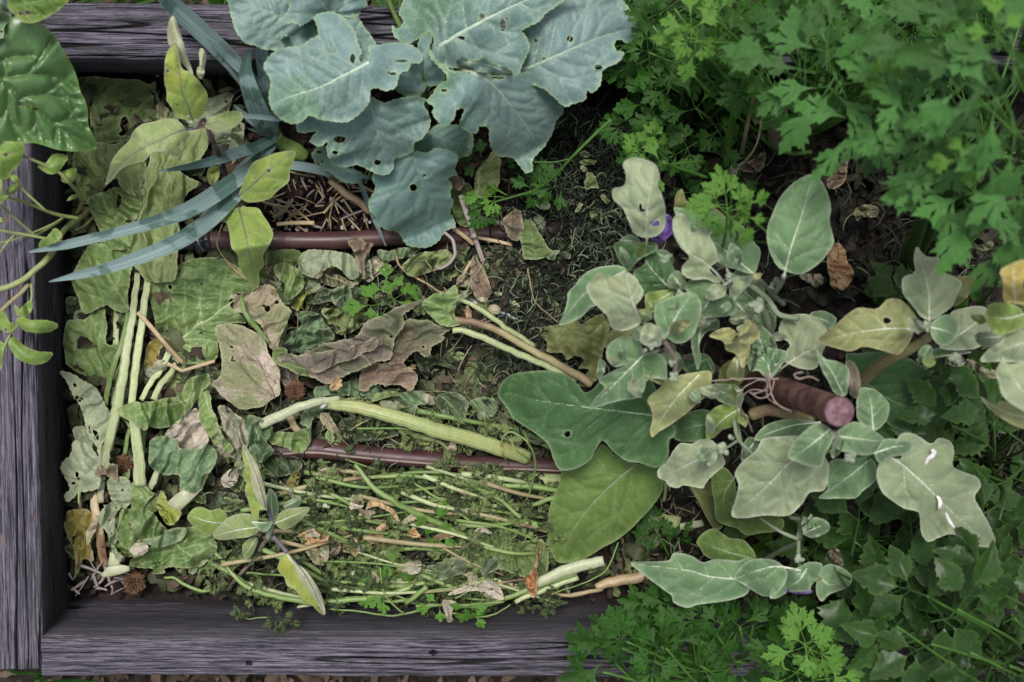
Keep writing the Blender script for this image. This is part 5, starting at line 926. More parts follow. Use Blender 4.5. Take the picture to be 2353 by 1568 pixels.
dry('F', '340,980 420,960 470,1010 440,1080 380,1100 345,1050', None, (.045, .045), 'w_purp', 'purplish scrap of leaf above the spiky seed head', nv=0, v=None)
# big grey brown leaf
X('F', '560,1102 640,1082 760,1062 880,1030 1000,1020 980,1100 1100,1110 980,1160 860,1180 780,1152 640,1152 570,1162', '580,1130 980,1090', (.045, .045), 'w_teal', 'dark green folds under the big greyish brown leaf', cr=(.009, 30))
dry('F', '1100,700 1200,668 1300,700 1422,722 1372,770 1382,800 1310,832 1290,902 1240,912 1200,880 1130,942 1212,1020 1202,1062 1142,1127 1080,1082 930,1082 880,1122 830,1112 842,1040 900,960 1040,920 1070,800', '1430,715 1250,760 1100,900 1000,1060', (.075, .065), 'w_brown', 'torn brown leaf blade on the right half of the big wilted leaf', cr=(.006, 40), serr=(3, 11), holes=[(1250, 850, 12, 8)])
X('F', '1200,555 1272,545 1180,592 1130,652 1112,720 1070,800 1042,922 970,932 900,962 800,1002 700,1062 640,1082 560,1042 460,1012 350,952 330,890 380,880 520,882 640,812 760,792 840,752 900,682 980,642 1080,592', '1260,548 1080,640 960,780 700,900 420,930', (.09, .095, .08), 'w_purp', 'big folded greyish purple-brown wilted leaf in the centre of the bed', cr=(.009, 50), v='wv_dark', serr=(2.5, 12), vw=1.6, fork=True, nv=5, holes=[(1047, 782, 10, 8)])
X('F', '520,900 700,860 860,820 940,780 950,840 840,900 700,960 560,1000', '930,800 540,960', (.105, .09), 'w_purp', 'upper fold of the greyish wilted leaf with a dark crease', cr=(.008, 40), v='wv_dark', serr=(2, 12), vw=1.3)
X('F', '288,880 330,848 382,860 392,900 450,942 550,1010 562,1042 460,1015 350,962', None, (.08, .07), 'w_olivd', 'curled dull green tip at the left end of the big wilted leaf', cr=(.009, 30), nv=1)
X('F', '1235,560 1310,518 1382,510 1400,480 1445,463 1455,560 1442,640 1472,702 1420,722 1330,692 1262,622', '1440,710 1380,600 1420,480', (.085, .09), 'w_green', 'olive green leaf joined to the long bare petioles right of the big wilted leaf', cr=(.008, 34))
# row under the upper hose
X('F', '480,262 560,230 700,240 800,270 832,320 842,402 780,412 722,352 620,362 560,402 465,360', '480,320 640,270 830,340', (.055, .06), 'w_sage', 'rolled pale green leaf just below the middle of the upper hose', cr=(.010, 40)); dry('F', '770,180 830,148 882,190 932,210 880,302 870,402 852,417 830,340 810,252', '850,410 850,180', (.07, .06), 'w_brown', 'upright curled brown leaf touching the upper hose', cr=(.008, 26), v='wv_dark', nv=2)
X('F', '890,310 942,268 1000,322 1042,342 960,402 900,432 870,402', None, (.05, .05), 'w_grey', 'grey tan leaf knot right of the curled brown leaf', cr=(.01, 26), nv=1); X('F', '1110,320 1200,268 1300,240 1382,230 1422,272 1382,342 1300,372 1200,402 1130,372', '1110,350 1400,260', (.06, .06), 'w_olive', 'bundled olive leaf under the pointed kale leaf', cr=(.012, 30))
X('F', '560,400 640,380 760,420 820,440 760,480 640,460 580,440', None, (.035, .035), 'w_tan', 'grey-tan shrivelled strip under the rolled pale green leaf', nv=0, v=None, cr=(.012, 24)); X('F', '960,240 1060,230 1240,220 1180,270 1060,300 980,290', None, (.045, .045), 'w_teal', 'blue-green folded strip under the kale leaf tip', nv=1, cr=(.01, 26))
X('F', '480,500 560,460 700,480 760,460 860,480 900,560 840,620 760,580 700,620 660,560 560,580 500,560', None, (.03, .035), 'w_dark', 'dark ruffled leaf under the fresh green sprig', cr=(.014, 28)); X('F', '690,480 780,470 800,540 740,590 680,560', None, (.05, .05), 'w_teal', 'ring of curled leaf edge left of the fresh sprig', cr=(.014, 22), v=None, nv=0)
X('F', '440,620 560,620 640,700 680,780 600,852 500,882 360,832 400,760 480,700', '640,800 500,720', (.035, .04), 'w_teal', 'crinkled grey-green leaf above the left tip of the big wilted leaf', cr=(.013, 26)); X('F', '620,600 760,600 880,640 880,690 780,760 700,760 640,700', None, (.04, .04), 'w_olive', 'crisped olive leaf edges above the big wilted leaf', cr=(.015, 20), nv=2)
X('F', '400,500 480,440 580,420 600,460 520,520 480,600 420,600', None, (.03, .03), 'w_yell', 'yellowish leaf base right of the chewed tan leaf', nv=1, cr=(.01, 28))
dry('F', '1545,290 1590,300 1640,400 1680,490 1620,560 1560,520 1535,400', '1570,290 1600,540', (.05, .05), 'w_brown', 'flat dark brown pointed leaf below the crossing straws', cr=(.003, 40))
dry('F', '1740,60 1800,-20 1860,-10 1868,100 1840,180 1780,160', '1800,-10 1800,170', (.06, .06), 'w_brown', 'reddish brown leaf folded over the right end of the upper hose', cr=(.006, 30)); X('F', '1860,60 1930,60 1990,160 2045,240 2010,290 1880,290 1850,160', '1960,280 1900,70', (.055, .05), 'w_olivd', 'grey olive wilted leaf right of the end of the upper hose', cr=(.007, 34))
X('C', '325,1200 370,1110 440,1000 500,1060 500,1150 460,1260 400,1310 330,1290', '330,1290 380,1120 460,1010', (.05, .06), 'w_olive', 'olive curved leaf with pale midrib below the drooping kale leaf', cr=(.004, 40), v='wv_pale', mw=6)
X('B', '1480,1220 1560,1200 1640,1260 1650,1400 1700,1460 1620,1500 1530,1470 1500,1350', None, (.03, .04), 'w_olivd', 'mottled dark leaf right of the lowest kale leaf', cr=(.01, 34), nv=2); dry('B', '1490,1180 1560,1170 1580,1230 1520,1260 1480,1230', None, (.055, .055), 'w_brown', 'dry brown curl beside the edge of the lowest kale leaf', nv=0, v=None, cr=(.01, 20))
X('C', '640,1420 760,1400 790,1500 780,1568 640,1568', None, (.03, .03), 'w_sage', 'sage leaf scrap near the right end of the upper hose', nv=1)
# band above the lower hose
X('F', '1060,1150 1140,1130 1222,1120 1320,1160 1322,1200 1200,1200 1252,1262 1120,1242', None, (.05, .05), 'w_teal', 'grey-green crumpled leaf above the thick celery stalk', cr=(.012, 28)); dry('F', '1235,1140 1300,1150 1320,1190 1270,1190', None, (.068, .068), 'w_white', 'pale bleached patch on the leaves above the celery stalk', nv=0, v=None)
X('F', '1330,1150 1440,1120 1530,1190 1522,1280 1560,1350 1592,1422 1550,1442 1480,1342 1400,1282 1340,1222', '1350,1150 1480,1280 1570,1430', (.06, .06), 'w_dark', 'dark grey wilted leaf hanging over the celery stalk', cr=(.013, 30)); X('F', '1530,1180 1652,1150 1717,1210 1680,1282 1600,1302 1560,1232', None, (.055, .055), 'w_teal', 'crinkled grey-green leaf ball left of the dark eggplant leaf', cr=(.013, 24))
X('F', '980,1190 1080,1190 1102,1232 1060,1260 990,1225', None, (.045, .045), 'w_grey', 'grey scrap of leaf on top of the celery stalk', nv=0, v=None); X('F', '1500,1050 1520,960 1560,900 1622,900 1692,1000 1702,1130 1622,1152 1520,1132', '1560,1150 1600,1000 1590,900', (.03, .03), 'w_olivd', 'smooth dark green leaf behind the shredded clippings', cr=(.003, 40))
X('F', '720,1290 860,1290 1000,1310 1082,1342 1080,1412 900,1432 760,1402', '740,1340 1060,1380', (.04, .04), 'w_dark', 'blackish green parsley-like mat between the celery stalk and the lower hose', cr=(.013, 26), serr=(4, 12)); dry('F', '600,1270 652,1258 700,1330 752,1440 705,1402 632,1332', None, (.06, .05), 'w_tan', 'narrow tan curled leaf between the celery stalk and the lower hose', nv=1)
X('F', '1140,1390 1240,1380 1360,1420 1280,1450 1180,1440', None, (.04, .04), 'w_yell', 'yellowish curled leaf strip above the lower hose', nv=0, v=None, cr=(.01, 22)); dry('F', '1400,1440 1440,1440 1455,1500 1440,1560 1395,1530', None, (.07, .055), 'w_tan', 'pale tan curl resting on the lower hose', nv=0, v=None, cr=(.009, 20))
X('F', '1200,830 1300,900 1440,880 1440,980 1300,960 1280,1040 1210,960', None, (.035, .035), 'w_dark', 'blackish leaf scraps right of the torn brown blade', nv=1, cr=(.013, 26)); X('F', '760,1170 900,1140 1050,1110 1100,1140 940,1190 820,1200', None, (.05, .05), 'w_green', 'thin green leaf fold right above the bend of the celery stalk', nv=1)
# lower right of the litter
X('J', '1120,850 1162,830 1252,860 1422,800 1470,830 1450,900 1332,947 1222,937 1142,912', '1130,880 1300,900 1460,840', (.075, .08), 'w_dark', 'dark grey-green wilted leaf with a pale rim, left half of the lower right pair', cr=(.006, 34), holes=[(1385, 860, 9, 12)])
X('J', '1430,800 1500,700 1620,640 1780,638 1740,720 1902,700 1962,760 1960,902 1872,942 1760,912 1650,872 1562,892 1500,850', '1450,860 1620,760 1960,680', (.08, .075), 'w_olivd', 'large dark green wilted leaf left of the mid green eggplant leaf', cr=(.010, 42), v='wv_green', holes=[(1605, 672, 9), (1500, 815, 6)])
X('J', '1560,790 1650,820 1660,880 1580,910 1550,860', None, (.085, .085), 'w_dark', 'blackened rotten patch of leaf on the lower right pair', nv=0, v=None)
dry('J', '1870,870 1912,740 1932,700 1925,800 1892,862 1902,950 1872,1055 1820,962', '1925,710 1870,1040', (.095, .09), 'w_rust', 'narrow rusty brown leaf standing at the lower right of the litter', cr=(.008, 20), nv=2)
dry('J', '1355,1040 1400,1000 1480,972 1580,940 1650,970 1692,1010 1690,1062 1600,1052 1540,1012 1440,1022', '1680,1030 1540,975 1370,1035', (.095, .1), 'w_white', 'whitish dried leaf with one black hole over the bottom stems', cr=(.006, 26), holes=[(1577, 1022, 9)]); dry('J', '1328,1075 1402,1078 1372,1150 1392,1190 1352,1195', None, (.1, .09), 'w_white', 'small whitish leaf tip hanging over the bottom board', cr=(.006, 20), nv=1, v=None)
dry('J', '1520,640 1600,638 1630,665 1560,665 1500,720', None, (.09, .09), 'w_white', 'tiny white curl above the lower right leaf pair', nv=0, v=None)
for q in (('450,660 560,632 622,650 610,720 560,762 480,722', 'w_tanb', 'ochre crumpled leaf right of the eggplant shoot'), ('600,680 700,670 722,750 680,790 600,762', 'w_tan', 'tan crumpled leaf in the row of dry scraps'), ('842,680 880,620 920,650 962,650 972,730 900,732', 'w_tanb', 'ochre toothed dry leaf in the middle of the bottom tangle'),
          ('700,650 742,582 757,642 735,670', 'w_tanb', 'small ochre curl standing in the bottom tangle'), ('730,722 812,700 802,800 762,772', 'w_tanb', 'ochre folded scrap with a pale stalk'), ('765,420 832,440 832,512 770,500', 'w_pink', 'pinkish scrap among the parsley stems'), ('480,740 560,760 640,820 600,860 520,820', 'w_tan', 'tan leaf shred below the row of dry scraps')):
    dry('J', q[0], None, (.075, .07), q[1], q[2], cr=(.010, 18), nv=1, serr=(3, 9))
dry('J', '270,350 382,370 502,400 500,480 400,452 330,422', None, (.05, .05), 'w_tan', 'dull tan leaf behind the right leaves of the shoot', cr=(.009, 28)); dry('J', '1270,690 1340,640 1420,630 1430,660 1380,690 1300,710', None, (.075, .08), 'w_rust', 'glossy rust brown curl in the bottom tangle', cr=(.008, 22), nv=0, v=None)
dry('J', '870,465 930,460 1010,510 1070,590 1050,590 980,520 920,490 850,520', None, (.09, .085), 'w_tanb', 'long ochre dried blade arching over the parsley stems', cr=(.006, 22), nv=0, v=None)
dry('J', '500,360 560,290 680,250 760,290 680,270 600,300', None, (.07, .07), 'w_tan', 'long dull pink leaf strip under the lower hose', cr=(.006, 22), nv=0, v=None)
dry('J', '340,500 420,280 460,300 450,360 400,430', None, (.07, .06), 'w_gold', 'golden brown twisted petiole leaf behind the shoot', nv=0, v=None, cr=(.008, 22))
dry('C', '1545,960 1600,920 1720,840 1700,930 1640,960 1560,1000', None, (.12, .12), 'w_yell', 'faded yellow parsley leaf in the parsley at the top', serr=(4, 10), nv=1)
# dry curls in the dark gap on the right
for fr, q, m, l, z in (('H', '460,120 510,80 545,150 540,220 480,240 455,180', 'w_tanb', 'twisted ochre dry leaf in the dark gap above the stake', .03), ('H', '480,190 560,180 572,240 520,296 475,270', 'w_tanb', 'curled tan dry leaf just above the stake', .04), ('D', '1190,930 1250,860 1300,810 1290,900 1270,960 1200,990', 'w_brown', 'brown dry leaf at the top of the dark gap on the right', .04),
                       ('D', '1330,1100 1400,1065 1455,1085 1450,1130 1380,1130 1340,1150', 'w_tan', 'tan folded dry leaf in the dark gap under the parsley', .05), ('D', '720,870 800,830 860,800 850,880 780,900', 'w_brown', 'brown dry leaf by the foot of the thick parsley stem', .04), ('D', '660,920 700,850 730,870 710,920 690,950', 'w_white', 'pale pointed dry leaf left of the brown one by the parsley stem', .06), ('H', '1095,75 1150,85 1195,70 1200,100 1140,112', 'w_pink', 'pale pink dry scrap on the right under the parsley', .2),
                       ('H', '340,225 430,220 440,250 400,275 350,250', 'w_grey', 'grey leaf scrap beside the tan curl above the stake', .02), ('H', '985,590 1060,580 1080,620 1040,640 1000,625', 'w_grey', 'dull mauve shrivelled bud leaf right of the branch', .22), ('H', '1085,610 1160,630 1230,670 1200,690 1130,660', 'w_pink', 'peach brown dry strip at the right edge', .25), ('L', '1425,380 1480,360 1500,430 1440,425', 'w_brown', 'small brown dead leaf right of the lower eggplant branch', .2)):
    dry(fr, q, None, (z, z + .01), m, l, cr=(.012, 22), nv=1)
# ---------------------------------------------------------------- stalks
def K(fr, pts, zs, w, m, label, cat='stalk', name='stalk', **k):
    k.setdefault('n', 12); k.setdefault('wob', 2.5); o = tube(name, fr, PS(pts), zs, w, M[m], None, **k); tag(o, label, cat, k.get('group')); return o
fl_ = dict(flat=.62, crescent=.35, n=16)
K('E', '905,400 895,520 880,650 845,860 810,1080 780,1260 725,1500 705,1580', (.04, .06, .07, .05), [36, 44, 52, 60, 66, 56], 'chardstalk', 'long pale chard stalk, thickest of the group by the left board', **fl_)
K('E', '975,440 960,560 935,740 905,950 885,1100 870,1290', (.04, .055, .06), [44, 46, 50, 54, 46], 'chardstalk', 'straight pale chard stalk just right of the thickest one', **fl_)
K('E', '770,640 768,740 765,880', (.02, .03), [36, 38, 36], 'chardstalk', 'short pale stalk showing below the broad speckled leaf', **fl_)
K('E', '840,660 820,800 770,960 720,1130 695,1270', (.04, .055, .05), [26, 34, 36, 34], 'limestalk', 'slim greener chard stalk curving to the left of the thickest one', **fl_)
K('E', '830,900 790,1050 760,1180 750,1280', (.035, .04), [34, 40, 36], 'chardstalk', 'pale stalk hidden between the long chard stalks', **fl_)
K('E', '1115,930 1060,1040 1000,1120 930,1240', (.035, .05), [46, 38, 36, 34], 'chardstalk', 'stalk of the big veined leaf', **fl_); K('E', '1185,960 1120,1070 1060,1140 1010,1240', (.035, .05), [30, 36, 38, 40], 'chardstalk', 'outer right stalk beneath the big veined leaf', **fl_)
K('E', '690,1080 700,1150 740,1230 790,1330 870,1430', (.03, .04), [16, 20, 20], 'greenstalk', 'thin green petiole crossing under the chard stalks')
K('I', '815,-60 830,80 845,200 852,370', (.07, .07, .06), [60, 62, 70, 74], 'chardstalk', 'wide ribbed chard stalk running down into the lower leaf heap', **fl_); K('I', '880,-10 865,120 855,180', (.05, .05), [36, 40], 'greenstalk', 'green stalk half hidden right of the wide ribbed one', **fl_); K('I', '790,20 760,180', (.04, .04), [24, 26], 'limestalk', 'narrow stalk left of the wide ribbed one', **fl_)
K('I', '700,-30 680,60 665,150', (.06, .05), [54, 50, 44], 'palestalk', 'whitish stalk base left of the wide ribbed one', **fl_); K('I', '628,310 615,400 612,475', (.04, .04), [36, 44, 40], 'palestalk', 'short white stalk left of the holed dull lobe', **fl_); K('I', '655,340 645,470', (.03, .03), [26, 28], 'greenstalk', 'grey stalk right of the short white one', **fl_)
K('I', '960,280 935,340 900,405', (.05, .05), [30, 44, 40], 'palestalk', 'cream stalk end beside the dark hollow', **fl_); K('I', '1195,380 1150,420 1100,460 1050,510', (.06, .065, .06), [70, 88, 96, 92], 'palestalk', 'thick white stalk stump, widest in the lower left', **fl_)
K('I', '705,780 700,830 695,890', (.05, .05), [70, 72, 66], 'palestalk', 'white stalk stub at the bottom of the lower left heap', **fl_); K('I', '615,915 680,890 740,880 790,875', (.06, .06), [20, 70, 60, 30], 'palestalk', 'cream curled stalk flap above the spiky seed head', **fl_)
K('I', '565,380 575,480 600,620 615,720 640,860', (.03, .04, .03), [46, 50, 50, 54, 44], 'drystalk', 'brown and cream decaying stalk right of the yellow-orange leaf', **fl_); K('I', '480,410 488,520', (.05, .04), [22, 22], 'tanstalk', 'pink-grey petiole between the sage and orange leaves'); K('I', '590,640 600,760 590,880', (.02, .02), [20, 18], 'drystalk', 'thin tan stalk beside the decaying one')
K('F', '225,1330 350,1272 480,1215 620,1182 720,1170', (.08, .09, .08), [66, 62, 56, 50, 36], 'palestalk', 'pale bent end of the thick celery stalk', flat=.7, ribs=8, ribamp=.04, n=28)
K('F', '590,1212 700,1208 850,1225 1100,1292 1350,1372 1550,1425 1780,1500 1900,1540', (.075, .09, .09, .075, .06), [50, 76, 84, 88, 92, 96, 84], 'celstalk', 'thick ribbed yellow-green celery stalk crossing above the lower hose', cat='celery stalk', name='celery_stalk', flat=.7, ribs=11, ribamp=.05, n=44)
K('F', '1050,1320 1200,1400 1340,1440 1420,1500', (.05, .055), [30, 36, 20], 'celstalk', 'thin split strand below the thick celery stalk'); K('F', '640,1205 620,1215 600,1225', (.09, .09), [10, 26, 16], 'whitestalk', 'torn white pith where the celery stalk bends')
K('F', '1450,550 1520,565 1600,608 1750,715 1850,780 1940,840', (.06, .07, .06), [26, 32, 32, 30], 'chardstalk', 'upper straight petiole running right from the centre', n=14, ribs=6, ribamp=.06); K('F', '1440,670 1560,690 1700,740 1900,850 2195,1015 2300,1080', (.085, .08, .08), [40, 44, 48, 52], 'tanstalk', 'long tan petiole between the two pale ones', n=18, ribs=7, ribamp=.05)
K('F', '1425,740 1500,745 1600,780 1800,868 2060,985 2200,1050', (.09, .09, .07), [34, 40, 42, 40], 'chardstalk', 'lower pale ribbed petiole ending at the dark eggplant leaf', n=18, ribs=7, ribamp=.05)
K('F', '1470,535 1580,575 1700,630 1860,665', (.035, .04), [26, 38, 36, 22], 'whitestalk', 'smooth bluish white shoot under the cream bud', n=14)
K('F', '1640,470 1760,530 1900,640', (.03, .035), [26, 34, 30], 'chardstalk', 'pale stalk among the shredded clippings, upper', **fl_); K('F', '2040,470 2010,600 1970,760 1940,830', (.02, .03), [40, 50, 50, 40], 'chardstalk', 'broad pale stalk among the clippings near the lobed olive leaf', **fl_); K('F', '1860,960 1960,900 2000,930', (.02, .02), [70, 80, 60], 'palestalk', 'white stalk chunk left of the lobed olive leaf', **fl_)
K('F', '1700,1290 1850,1380 2050,1470', (.03, .04), [50, 60, 50], 'greenstalk', 'green stalk running under the dark eggplant leaf', **fl_)
K('F', '400,1280 440,1350 475,1400', (.05, .045), [46, 44, 40], 'straw', 'flat straw-coloured stem left of the lower hose', flat=.4, n=10)
K('F', '105,530 115,600 150,670 220,745 275,820', (.09, .095, .085), [28, 34, 34, 26, 14], 'greenstalk', 'pale green midrib stalk lying over the two tan dry leaves', n=12)
# bottom tangle of stems
def Q(pts, zs, w, m, label, fr='J', **k): return K(fr, pts, zs, w, m, label, n=k.pop('n', 10), cat='stem', name='stem', **k)
Q('440,400 600,335 720,285 860,300', (.05, .06), [26, 34, 26], 'tanstalk', 'tan stem just below the left of the lower hose'); Q('480,400 620,360 720,330', (.05, .05), [14, 16], 'limestalk', 'thin green stem beside the tan one')
Q('500,425 640,460 740,485 860,490', (.05, .055), [44, 48, 44, 34], 'greenstalk', 'stout green stem left of centre in the bottom tangle', n=16, ribs=7, ribamp=.05); Q('1060,480 1200,480 1400,510 1500,545 1700,570 1980,628', (.06, .07), [34, 44, 40, 36], 'greenstalk', 'stout ribbed green stem right of centre in the bottom tangle', n=16, ribs=7, ribamp=.05)
Q('790,240 860,330 930,405 1010,455 1120,520 1300,600 1470,680', (.09, .1, .08), [24, 36, 36, 34, 28], 'limestalk', 'jointed green stem slanting down from the lower hose', n=14, ribs=6, ribamp=.04); Q('890,322 1050,312 1250,320 1400,345 1550,390 1680,460 1800,565', (.08, .08), [22, 26, 28, 24], 'greenstalk', 'long arching blue-green stem under the lower hose')
Q('1150,350 1220,400 1300,450 1400,520 1500,590', (.085, .08), [12, 16, 16], 'limestalk', 'thin slanting stem with wilted leaflets'); Q('1590,300 1720,325 1860,335 2060,355', (.06, .06), [90, 96, 96, 90], 'celstalk', 'broad pale green celery stalk right below the lower hose', flat=.5, ribs=13, ribamp=.05, n=40) if 0 else K('J', '1590,320 1720,328 1860,335 2060,350', (.05, .055), [84, 96, 96, 90], 'celstalk', 'broad pale green celery stalk right below the lower hose', cat='celery stalk', name='celery_stalk', flat=.5, ribs=13, ribamp=.05, n=40)
Q('1620,375 1750,372 1880,375 1960,390 2060,410', (.08, .08), [24, 30, 36, 30], 'limestalk', 'bright green jointed stem on the broad celery stalk'); Q('1870,490 1940,465 2040,430', (.08, .085), [26, 32, 34], 'limestalk', 'short bright green stem entering under the mid green leaf')
Q('1440,500 1600,540 1750,600 1960,630', (.075, .07), [24, 30, 24], 'limestalk', 'smooth green stem above the dark wilted leaf'); Q('1160,590 1300,560 1450,590 1600,600', (.07, .07), [18, 20], 'greenstalk', 'green stem threading the middle of the bottom tangle')
Q('-10,820 40,900 120,980 250,1030 400,1062 560,1085 700,1068 820,1058 1000,1030 1120,995 1220,955', (.07, .08, .085, .08), [24, 30, 34, 36, 36, 38], 'limestalk', 'longest bright green stem curving along the bottom board', n=14, ribs=6, ribamp=.04)
Q('440,1112 520,1098 640,1078', (.08, .08), [16, 20], 'palestalk', 'thin pale stem under the lowest shoot leaf'); Q('570,1010 680,955 800,918', (.06, .065), [40, 64, 66], 'palestalk', 'wide whitish green stalk piece in the bottom tangle', flat=.5, ribs=9, ribamp=.05, n=28) if 0 else K('J', '570,1010 680,955 800,918', (.06, .065), [40, 64, 66], 'palestalk', 'wide whitish green stalk piece in the bottom tangle', flat=.5, ribs=9, ribamp=.05, n=28)
K('J', '880,998 1000,975 1190,935', (.065, .065), [56, 64, 62], 'celstalk', 'wide green celery stalk piece in the bottom tangle', cat='celery stalk', name='celery_stalk', flat=.55, ribs=11, ribamp=.05, n=36)
Q('1100,1090 1150,1050 1230,985', (.085, .09), [24, 32, 34], 'limestalk', 'short branching green stem over the bottom stems'); Q('850,1050 1000,1075 1120,1065', (.075, .075), [16, 22], 'limestalk', 'side stem under the branching one'); Q('820,840 900,800 1000,770 1150,752 1300,758 1440,775', (.07, .075), [22, 28, 30, 26], 'limestalk', 'green stem running level above the wide celery piece')
Q('480,715 560,760 620,800 685,862', (.06, .06), [18, 24, 18], 'limestalk', 'pale green stem right of the shoot'); Q('340,700 430,795 520,860 610,918', (.07, .07), [26, 34, 28], 'limestalk', 'green stem between the shoot and its lowest leaf'); Q('320,668 430,655 560,600 660,570', (.06, .065), [20, 24], 'limestalk', 'green stem running right from the shoot')
Q('650,520 740,585 870,625', (.07, .07), [20, 24], 'limestalk', 'short green stem beside the white torn stub'); Q('560,490 610,488 640,495', (.08, .08), [30, 38, 30], 'palestalk', 'small white torn stub in the bottom tangle'); Q('720,770 800,768 900,760', (.07, .07), [14, 18], 'drystalk', 'cream dry stalk under the ochre scraps')
Q('600,1122 720,1128 850,1140 1000,1162 1100,1150 1220,1115', (.085, .09), [10, 14, 14], 'limestalk', 'thin stem looping over the bottom board, left'); Q('1160,1105 1300,1100 1500,1095 1700,1078', (.09, .09), [16, 20, 14], 'limestalk', 'thin stem running level over the bottom board'); Q('1380,1150 1500,1166 1620,1160 1740,1092', (.1, .1), [10, 12, 9], 'limestalk', 'thin stem looping over the bottom board, right')
Q('1400,1108 1560,1105 1700,1062 1900,985 2140,900', (.085, .08), [20, 30, 36, 38], 'limestalk', 'pale green stem rising to the right at the bottom edge'); K('J', '1800,1070 1900,990 2020,935 2140,890', (.07, .075), [20, 56, 66, 66], 'palestalk', 'long white leek-like stalk along the bottom right of the litter', flat=.6, n=20)
Q('1250,1005 1400,990 1500,955 1580,925', (.09, .09), [9, 12], 'limestalk', 'thin stem behind the whitish dried leaf'); Q('1400,1060 1500,1000 1580,930', (.1, .1), [10, 12], 'limestalk', 'thin stem crossing the whitish dried leaf'); Q('945,870 960,1000 1010,1080 1090,1150', (.1, .095), [8, 11], 'limestalk', 'thin stem dropping from the fresh parsley leaflets')
Q('70,1100 100,1160 160,1182 260,1170', (.08, .08), [8, 10], 'limestalk', 'thin curved stem on the board at the lower left'); Q('130,900 250,910 360,915', (.07, .07), [12, 14], 'greenstalk', 'thin grey-green stem left of the lowest shoot leaf')
K('I', '1310,780 1360,830 1400,890 1440,930', (.07, .07), [22, 26, 26], 'limestalk', 'green stem leaving the lower left heap', n=10, cat='stem', name='stem'); K('I', '1000,930 1060,930 1130,975 1220,1010 1350,1008', (.06, .06), [14, 20, 20, 14], 'limestalk', 'stem looping right of the spiky seed head', n=10, cat='stem', name='stem')
for i, (p, w) in enumerate((('1680,130 1690,80 1730,45 1790,65 1850,110 1885,200 1885,280 1860,380 1830,462', 14), ('1700,100 1690,170 1730,240', 9), ('1740,60 1760,140 1830,200 1880,262', 10), ('1820,30 1850,120 1850,160', 8))):
    Q(p, (.12, .13, .08), w, 'limestalk', ('long looping hair-thin green stem in front of the dark eggplant leaf', 'short drooping stem inside the green loop', 'inner hair-thin stem of the green loop', 'outer upright hair-thin stem of the green loop')[i], n=7)
K('K', '250,1580 450,1500 650,1428', (.08, .08), [30, 36, 34], 'chardstalk', 'pale jointed stalk below the mid green eggplant leaf', n=14, ribs=6, ribamp=.04); K('K', '330,1500 450,1430 560,1385 700,1345 810,1320', (.08, .09), [50, 66, 74, 76, 66], 'palestalk', 'thick dirty white leek root end below the mid green leaf', flat=.7, n=22)
K('K', '760,1490 850,1455 950,1440 1080,1410', (.06, .06), [50, 66, 70, 70], 'drystalk', 'jointed tan cane on the bottom board by the parsley', cat='cane', n=18, ribs=9, ribamp=.03); K('K', '800,1500 650,1530 560,1540 480,1520', (.07, .07), [26, 30, 14], 'drystalk', 'shrivelled brown root strand beside the tan cane')
K('K', '1060,1060 1180,1065 1280,1085', (.03, .03), [70, 84, 84], 'celstalk', 'green-white stalk between eggplant leaves at lower right', **fl_); K('K', '1285,1112 1360,1095 1430,1080', (.03, .03), [44, 50, 44], 'palestalk', 'cream root piece right of the green-white stalk', **fl_); K('K', '1190,830 1195,890 1180,950', (.07, .07), [26, 22], 'limestalk', 'short upright green stem right of the mid green leaf')
Q('480,1535 600,1490 730,1440 830,1370 900,1210', (.09, .08), [8, 10], 'greenstalk', 'thin bent stem rising to the mid green leaf', fr='K')
# fresh sprig, buds, seed heads
def seedhead(x, y, z, r, label):
    c = np.array(W(*T('O', [(x, y)])[0], z)); mb = MB(); rr = r * mpp(z)
    for i in range(150):
        th = math.acos(1 - 1.6 * (i + .5) / 150); ph = i * 2.39996; d = np.array([math.sin(th) * math.cos(ph), math.sin(th) * math.sin(ph), math.cos(th)])
        l = rr * U(.85, 1.1); Pp = np.array([c + d * rr * .45, c + d * l * .75, c + d * l]) + np.random.uniform(-.0004, .0004, (3, 3)); V, F, st = tube_geo(Pp, np.array([.0006, .0012, .0004]), 5); mb.add(V, F)
    V, F, st = tube_geo(np.array([c + np.array([0, 0, h * rr * .5]) for h in np.linspace(-1, 1, 9)]), np.array([rr * .5 * math.sqrt(max(.02, 1 - h * h)) for h in np.linspace(-1, 1, 9)]), 12, up=(1, 0, 0)); mb.add(V, F)
    o = mb.build('seed_head', M['seed'], loc=tuple(c)); tag(o, label, 'seed head', 'spiky brown seed heads in the litter')
seedhead(678, 896, .05, 24, 'spiky brown seed head at the lower right of the pinkish dry leaf'); seedhead(309, 1339, .035, 28, 'spiky brown seed head in the lower left corner by the bottom board'); seedhead(284, 1068, .03, 26, 'spiky brown seed head behind the chard stalks')
for x, y, r, l in ((1690, 610, 66, 'round cream bud on the white shoot'), (1612, 548, 36, 'small cream bud beside the white shoot')):
    p = T('F', [(x, y)])[0]; c = np.array(W(p[0], p[1], .055)); rr = r / FR['F'][2] / 1.74076 * .5 * mpp(.05); mb = MB()
    for k in range(7):
        a = k * 1.3; ax = np.array([math.cos(.25), -math.sin(.3), 0]); pr = np.array([-ax[1], ax[0], 0])
        hs = np.linspace(-1, 1, 9); Pp = np.array([c + ax * rr * 1.2 * h + (pr * math.cos(a) + np.array([0, 0, 1]) * math.sin(a)) * rr * .38 * (1 - h * h) for h in hs]); V, F, st = tube_geo(Pp, np.array([rr * .62 * math.sqrt(max(.02, 1 - h * h)) for h in hs]), 10); mb.add(V, F)
    tag(mb.build('bud', M['budc'], loc=tuple(c)), l, 'bud')
